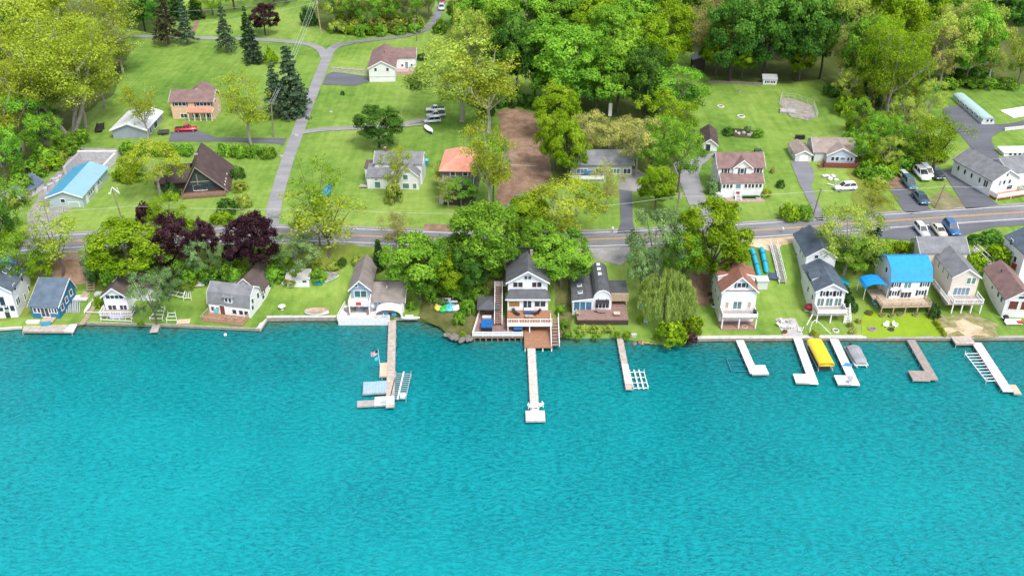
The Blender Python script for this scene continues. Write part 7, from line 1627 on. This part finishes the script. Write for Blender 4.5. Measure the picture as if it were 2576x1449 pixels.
for i,(u,v) in enumerate(((1848,334),(1858,338),(1870,336),(1884,342),(1892,338))): g=G(u,v); t=thing('rock',f'pale garden rock in the island flower bed, {ORD[i] if i<4 else "rightmost"} of five','rock',g,i,'garden rocks in the island bed'); MB().blob((0,0,0.2),(0.6,0.5,0.4),i+90,2,0.2).build('stone',ROCKL,t)
g=G(2546,284); t=thing('tarpaulin','flat white tarpaulin on the grass at the right edge','tarpaulin',g); pts=[G(2517,280),G(2550,298),G(2640,283),G(2600,266)]; MB().slab([(p-g)+Vector((0,0,0.12)) for p in pts],0.06).build('sheet',CHW,t); MB().tube(pts[0]-g+Vector((0,0,0.18)),pts[3]-g+Vector((0,0,0.18)),0.08,0.08,5).build('hem',LGREYW,t)
fence('thin white rail along the top of the sand strip by the road',[(2060,600),(2068,640),(2076,668)],1.0,PIPE,False)
g=G(2084,462); 
for i,(u,v,w) in enumerate(((2078,446,1.0),(2088,452,0.8),(2096,446,0.7),(2104,456,0.6))): g=G(u,v); t=thing('rubble',f'white rubble piece on the lawn by the red deck, {ORD[i] if i<3 else "rightmost"} of four','rubble',g,i); MB().blob((0,0,0.25),(w,w*0.7,0.4),i+60,2,0.25).build('piece',PSTONE,t)
g=G(2094,468); t=thing('seesaw','white plank on the lawn left of the white car','plank',g,-0.6); MB().box(-1.2,1.2,-0.15,0.15,0.2,0.28).build('board',CHW,t); MB().box(-0.15,0.15,-0.2,0.2,0,0.197).build('stand',GREYWOOD,t)
for (u,v,l) in ((893+105,573,'white mailbox by the main road in front of the farmhouse'),(1541,586,'white mailbox at the corner of the dark driveway'),(1968,587,'white mailbox below the pair of round shrubs')):
    g=G(u,v); t=thing('mailbox',l,'mailbox',g); MB().box(-0.06,0.06,-0.06,0.06,-0.2,1.0).build('post',WOODT,t); MB().extr([(-0.15,1.003),(0.15,1.003),(0.15,1.25),(0,1.33),(-0.15,1.25)],'y',-0.3,0.3).build('box',CHW,t)
bowl('green planter box with white flowers beside the main road',1993-168-0,579-30+0,0.7,BLACK) if False else None
t=thing('wheelie_bin','blue bin at the right corner of the white farmhouse','bin',G(1069,416)); MB().box(-0.8,0.8,-0.6,0.6,0,1.3).build('body',M('blue_bin',(0.04,0.22,0.36),0.5),t); MB().box(-0.85,0.85,-0.65,0.65,1.303,1.4).build('lid',SKYP,t)
t=thing('hot_tub','white covered hot tub left of the white house with brown porch roof','hot tub',G(1812,495)); MB().lathe([(1.2,0),(1.25,0.9),(0.01,0.95)],14).build('shell',CHW,t); MB().lathe([(1.28,0.953),(1.28,1.05),(0.01,1.1)],14).build('cover',LGREYW,t)
t=thing('swing_bench','red covered swing seat left of the slate roofed house deck','swing',G(2038,785)); MB().blob((0,0,1.1),(1.3,0.9,0.7),5,2,0.04).build('canopy',M('dark_red_canvas',(0.28,0.02,0.03),0.6),t,True); MB().box(-1.0,1.0,-0.4,0.4,0.35,0.45).build('seat',CHW,t)
for x in (-1.0,1.0): MB().tube((x,0,0),(x,0,1.0),0.05,0.05,5).build('leg',CHW,t)
for (u,v,a,m,l) in ((2528,806,30,BLACK,'round black grill cover on the patio of the brown roofed cottage'),): t=thing('grill',l,'grill',G(u,v)); MB().lathe([(0.5,0),(0.55,0.8),(0.4,1.05),(0.01,1.1)],12).build('cover',m,t); MB().box(-0.7,-0.56,-0.3,0.3,0.6,0.7).build('shelf',CHW,t)
t=thing('patio_sofa','white patio bench with blue legs in front of the brown roofed cottage','bench',G(2548,817)); MB().box(-1.5,1.5,-0.4,0.4,0.3,0.5).build('seat',CHW,t); MB().box(-1.5,1.5,0.403,0.55,0.3,1.0).build('backrest',CHW,t); MB().box(0.7,1.7,-0.42,0.42,0.503,0.7).build('cushion',REDP,t)
for x in (-1.2,0,1.2): MB().box(x-0.07,x+0.07,-0.3,0.3,0,0.297).build('leg',M('navy_leg',(0.03,0.06,0.2),0.5),t)
t=thing('table','round white table on the lawn by the small white shed','table',G(1008-298,778)); MB().lathe([(0.05,0),(0.05,0.66),(0.7,0.68),(0.7,0.74),(0.01,0.74)],14).build('table_top',CHW,t); MB().lathe([(0.35,0.0),(0.33,0.05),(0.01,0.06)],10).build('base',CHW,t)
t=thing('shed','small grey white shed right of the red roofed house','shed',G(1915,722)); MB().box(-1.0,1.0,-0.7,0.7,-0.2,1.7).build('wall',LGREYW,t); MB().slab([(-1.2,-0.9,1.75),(1.2,-0.9,1.75),(1.2,0.9,2.05),(-1.2,0.9,2.05)],0.1).build('roof',M('pale_metal_roof',(0.55,0.58,0.62),0.5),t)
t=thing('pavilion','grey sheet lying by the long blue tubes','tarpaulin',G(1945,700)); MB().slab([(-1.2,-0.6,0.3),(0.9,-0.8,0.25),(1.0,0.9,0.6),(-0.6,1.2,0.7)],0.06).build('sheet',M('dark_blue_sheet',(0.06,0.09,0.14),0.6),t); MB().tube((-1.0,0,0.1),(0.9,0.1,0.2),0.08,0.08,5).build('pole',ALU,t)
# more belongings
def stuffbox(name,label,cat,u,v,dims,mat,top,z=None,rz=0.0):
    g=G(u,v) if z is None else P(u,v,z); t=thing(name,label,cat,g,rz); a,b,c=dims; MB().box(-a/2,a/2,-b/2,b/2,0.01,c*0.8).build('body',mat,t); MB().box(-a/2-0.04,a/2+0.04,-b/2-0.04,b/2+0.04,c*0.8+0.003,c).build('lid',top,t); return t
stuffbox('storage_box','pale board pile behind the right corner of the blue cottage','boards',206,752,(2.6,1.6,0.4),LGREYW,CHW); stuffbox('storage_box','pinkish board pile beside the wooden staircase foot','boards',217,742,(1.4,2.0,0.35),M('pink_board',(0.50,0.38,0.35),0.8),DECKT); stuffbox('storage_box','grey box at the foot of the brown staircase','box',250,750,(1.1,1.0,1.2),LGREYW,LGREYW)
stuffbox('boat_cover_bundle','turquoise bundle on the wide boat dock','bundle',117,817,(1.6,0.8,0.5),M('teal_cloth',(0.05,0.30,0.42),0.7),M('teal_cloth',(0.05,0.30,0.42),0.7),z=0.76,rz=0.3); stuffbox('dock_box','white box at the left end of the wide boat dock','box',84,812,(2.4,0.7,0.4),CHW,CHW,z=0.76)
stuffbox('dock_box','small white box on the right end of the white terrace','box',970,797,(0.9,0.6,0.6),CHW,CHW,z=1.31); stuffbox('cooler','red cooler on the low white wall by the long canoe','cooler',1030,800,(1.4,0.5,0.5),REDP,CHW); stuffbox('dock_box','white seat box on the grey barred lift','box',1014,998,(0.9,0.6,0.5),CHW,CHW,z=0.82)
for i,(u,m,l) in enumerate(((545,SKYP,'light blue towel hanging at the front of the barn roofed house'),(557,YELP,'yellow towel hanging at the front of the barn roofed house'))):
    g=P(u,788,0.9)+Vector((0,0.6,0.0)); t=thing('towel',l,'towel',G(u,790)+Vector((0,0,0.02))); MB().slab([(-0.4,0,1.2),(0.4,0,1.2),(0.4,0.1,0.1),(-0.4,0.1,0.1)],0.03).build('cloth',m,t); MB().tube((-0.5,0,1.22),(0.5,0,1.22),0.03,0.03,5).build('rail',TRIM,t)
chair('wooden chair on the orange brown deck, left one',572,806,170,WOODT); chair('wooden chair on the orange brown deck, right one',590,808,190,WOODT)
for (u,v,m,l) in ((1786,742,BLACK,'dark covered grill left of the red roofed house'),(1790,760,BRICK,'brick coloured pot left of the red roofed house'),(1795,772,CHW,'white pot left of the red roofed house near the shore')): bowl(l,u,v,0.5,m)
bowl('flower pot by the steps of the white house with brown roof',1852,499,0.5,BRICK); bowl('pale pot at the right of the white house with brown roof',1906,500,0.6,CHW)
stuffbox('storage_box','dark bench behind the tan roofed garage','bench',2012,350,(2.2,1.0,0.9),BLACK,BLACK); stuffbox('storage_box','green tarpaulin heap behind the white house with brown roof','heap',1906,384,(1.6,1.2,0.8),M('dark_green_cloth',(0.04,0.10,0.06),0.8),M('dark_green_cloth',(0.04,0.10,0.06),0.8))
g=G(1534,298); t=thing('yard_sign','tall white board standing in the dark gap behind the grey bungalow','board',g); MB().box(-0.45,0.45,-0.05,0.05,0.6,4.2).build('panel',CHW,t); MB().box(-0.08,0.08,-0.04,0.04,-0.2,0.597).build('stake',WOODT,t)

for (u,v,l) in ((832,404-120,'pale stone on the lawn right of the side road'),(745,318+25,'white stone at the corner of the gravel drive'),(708,395,'dark stump by the side road corner')):
    g=G(u,v); t=thing('rock',l,'rock',g); MB().blob((0,0,0.15),(0.5,0.4,0.35),int(u),2,0.2).build('stone',ROCKL,t)
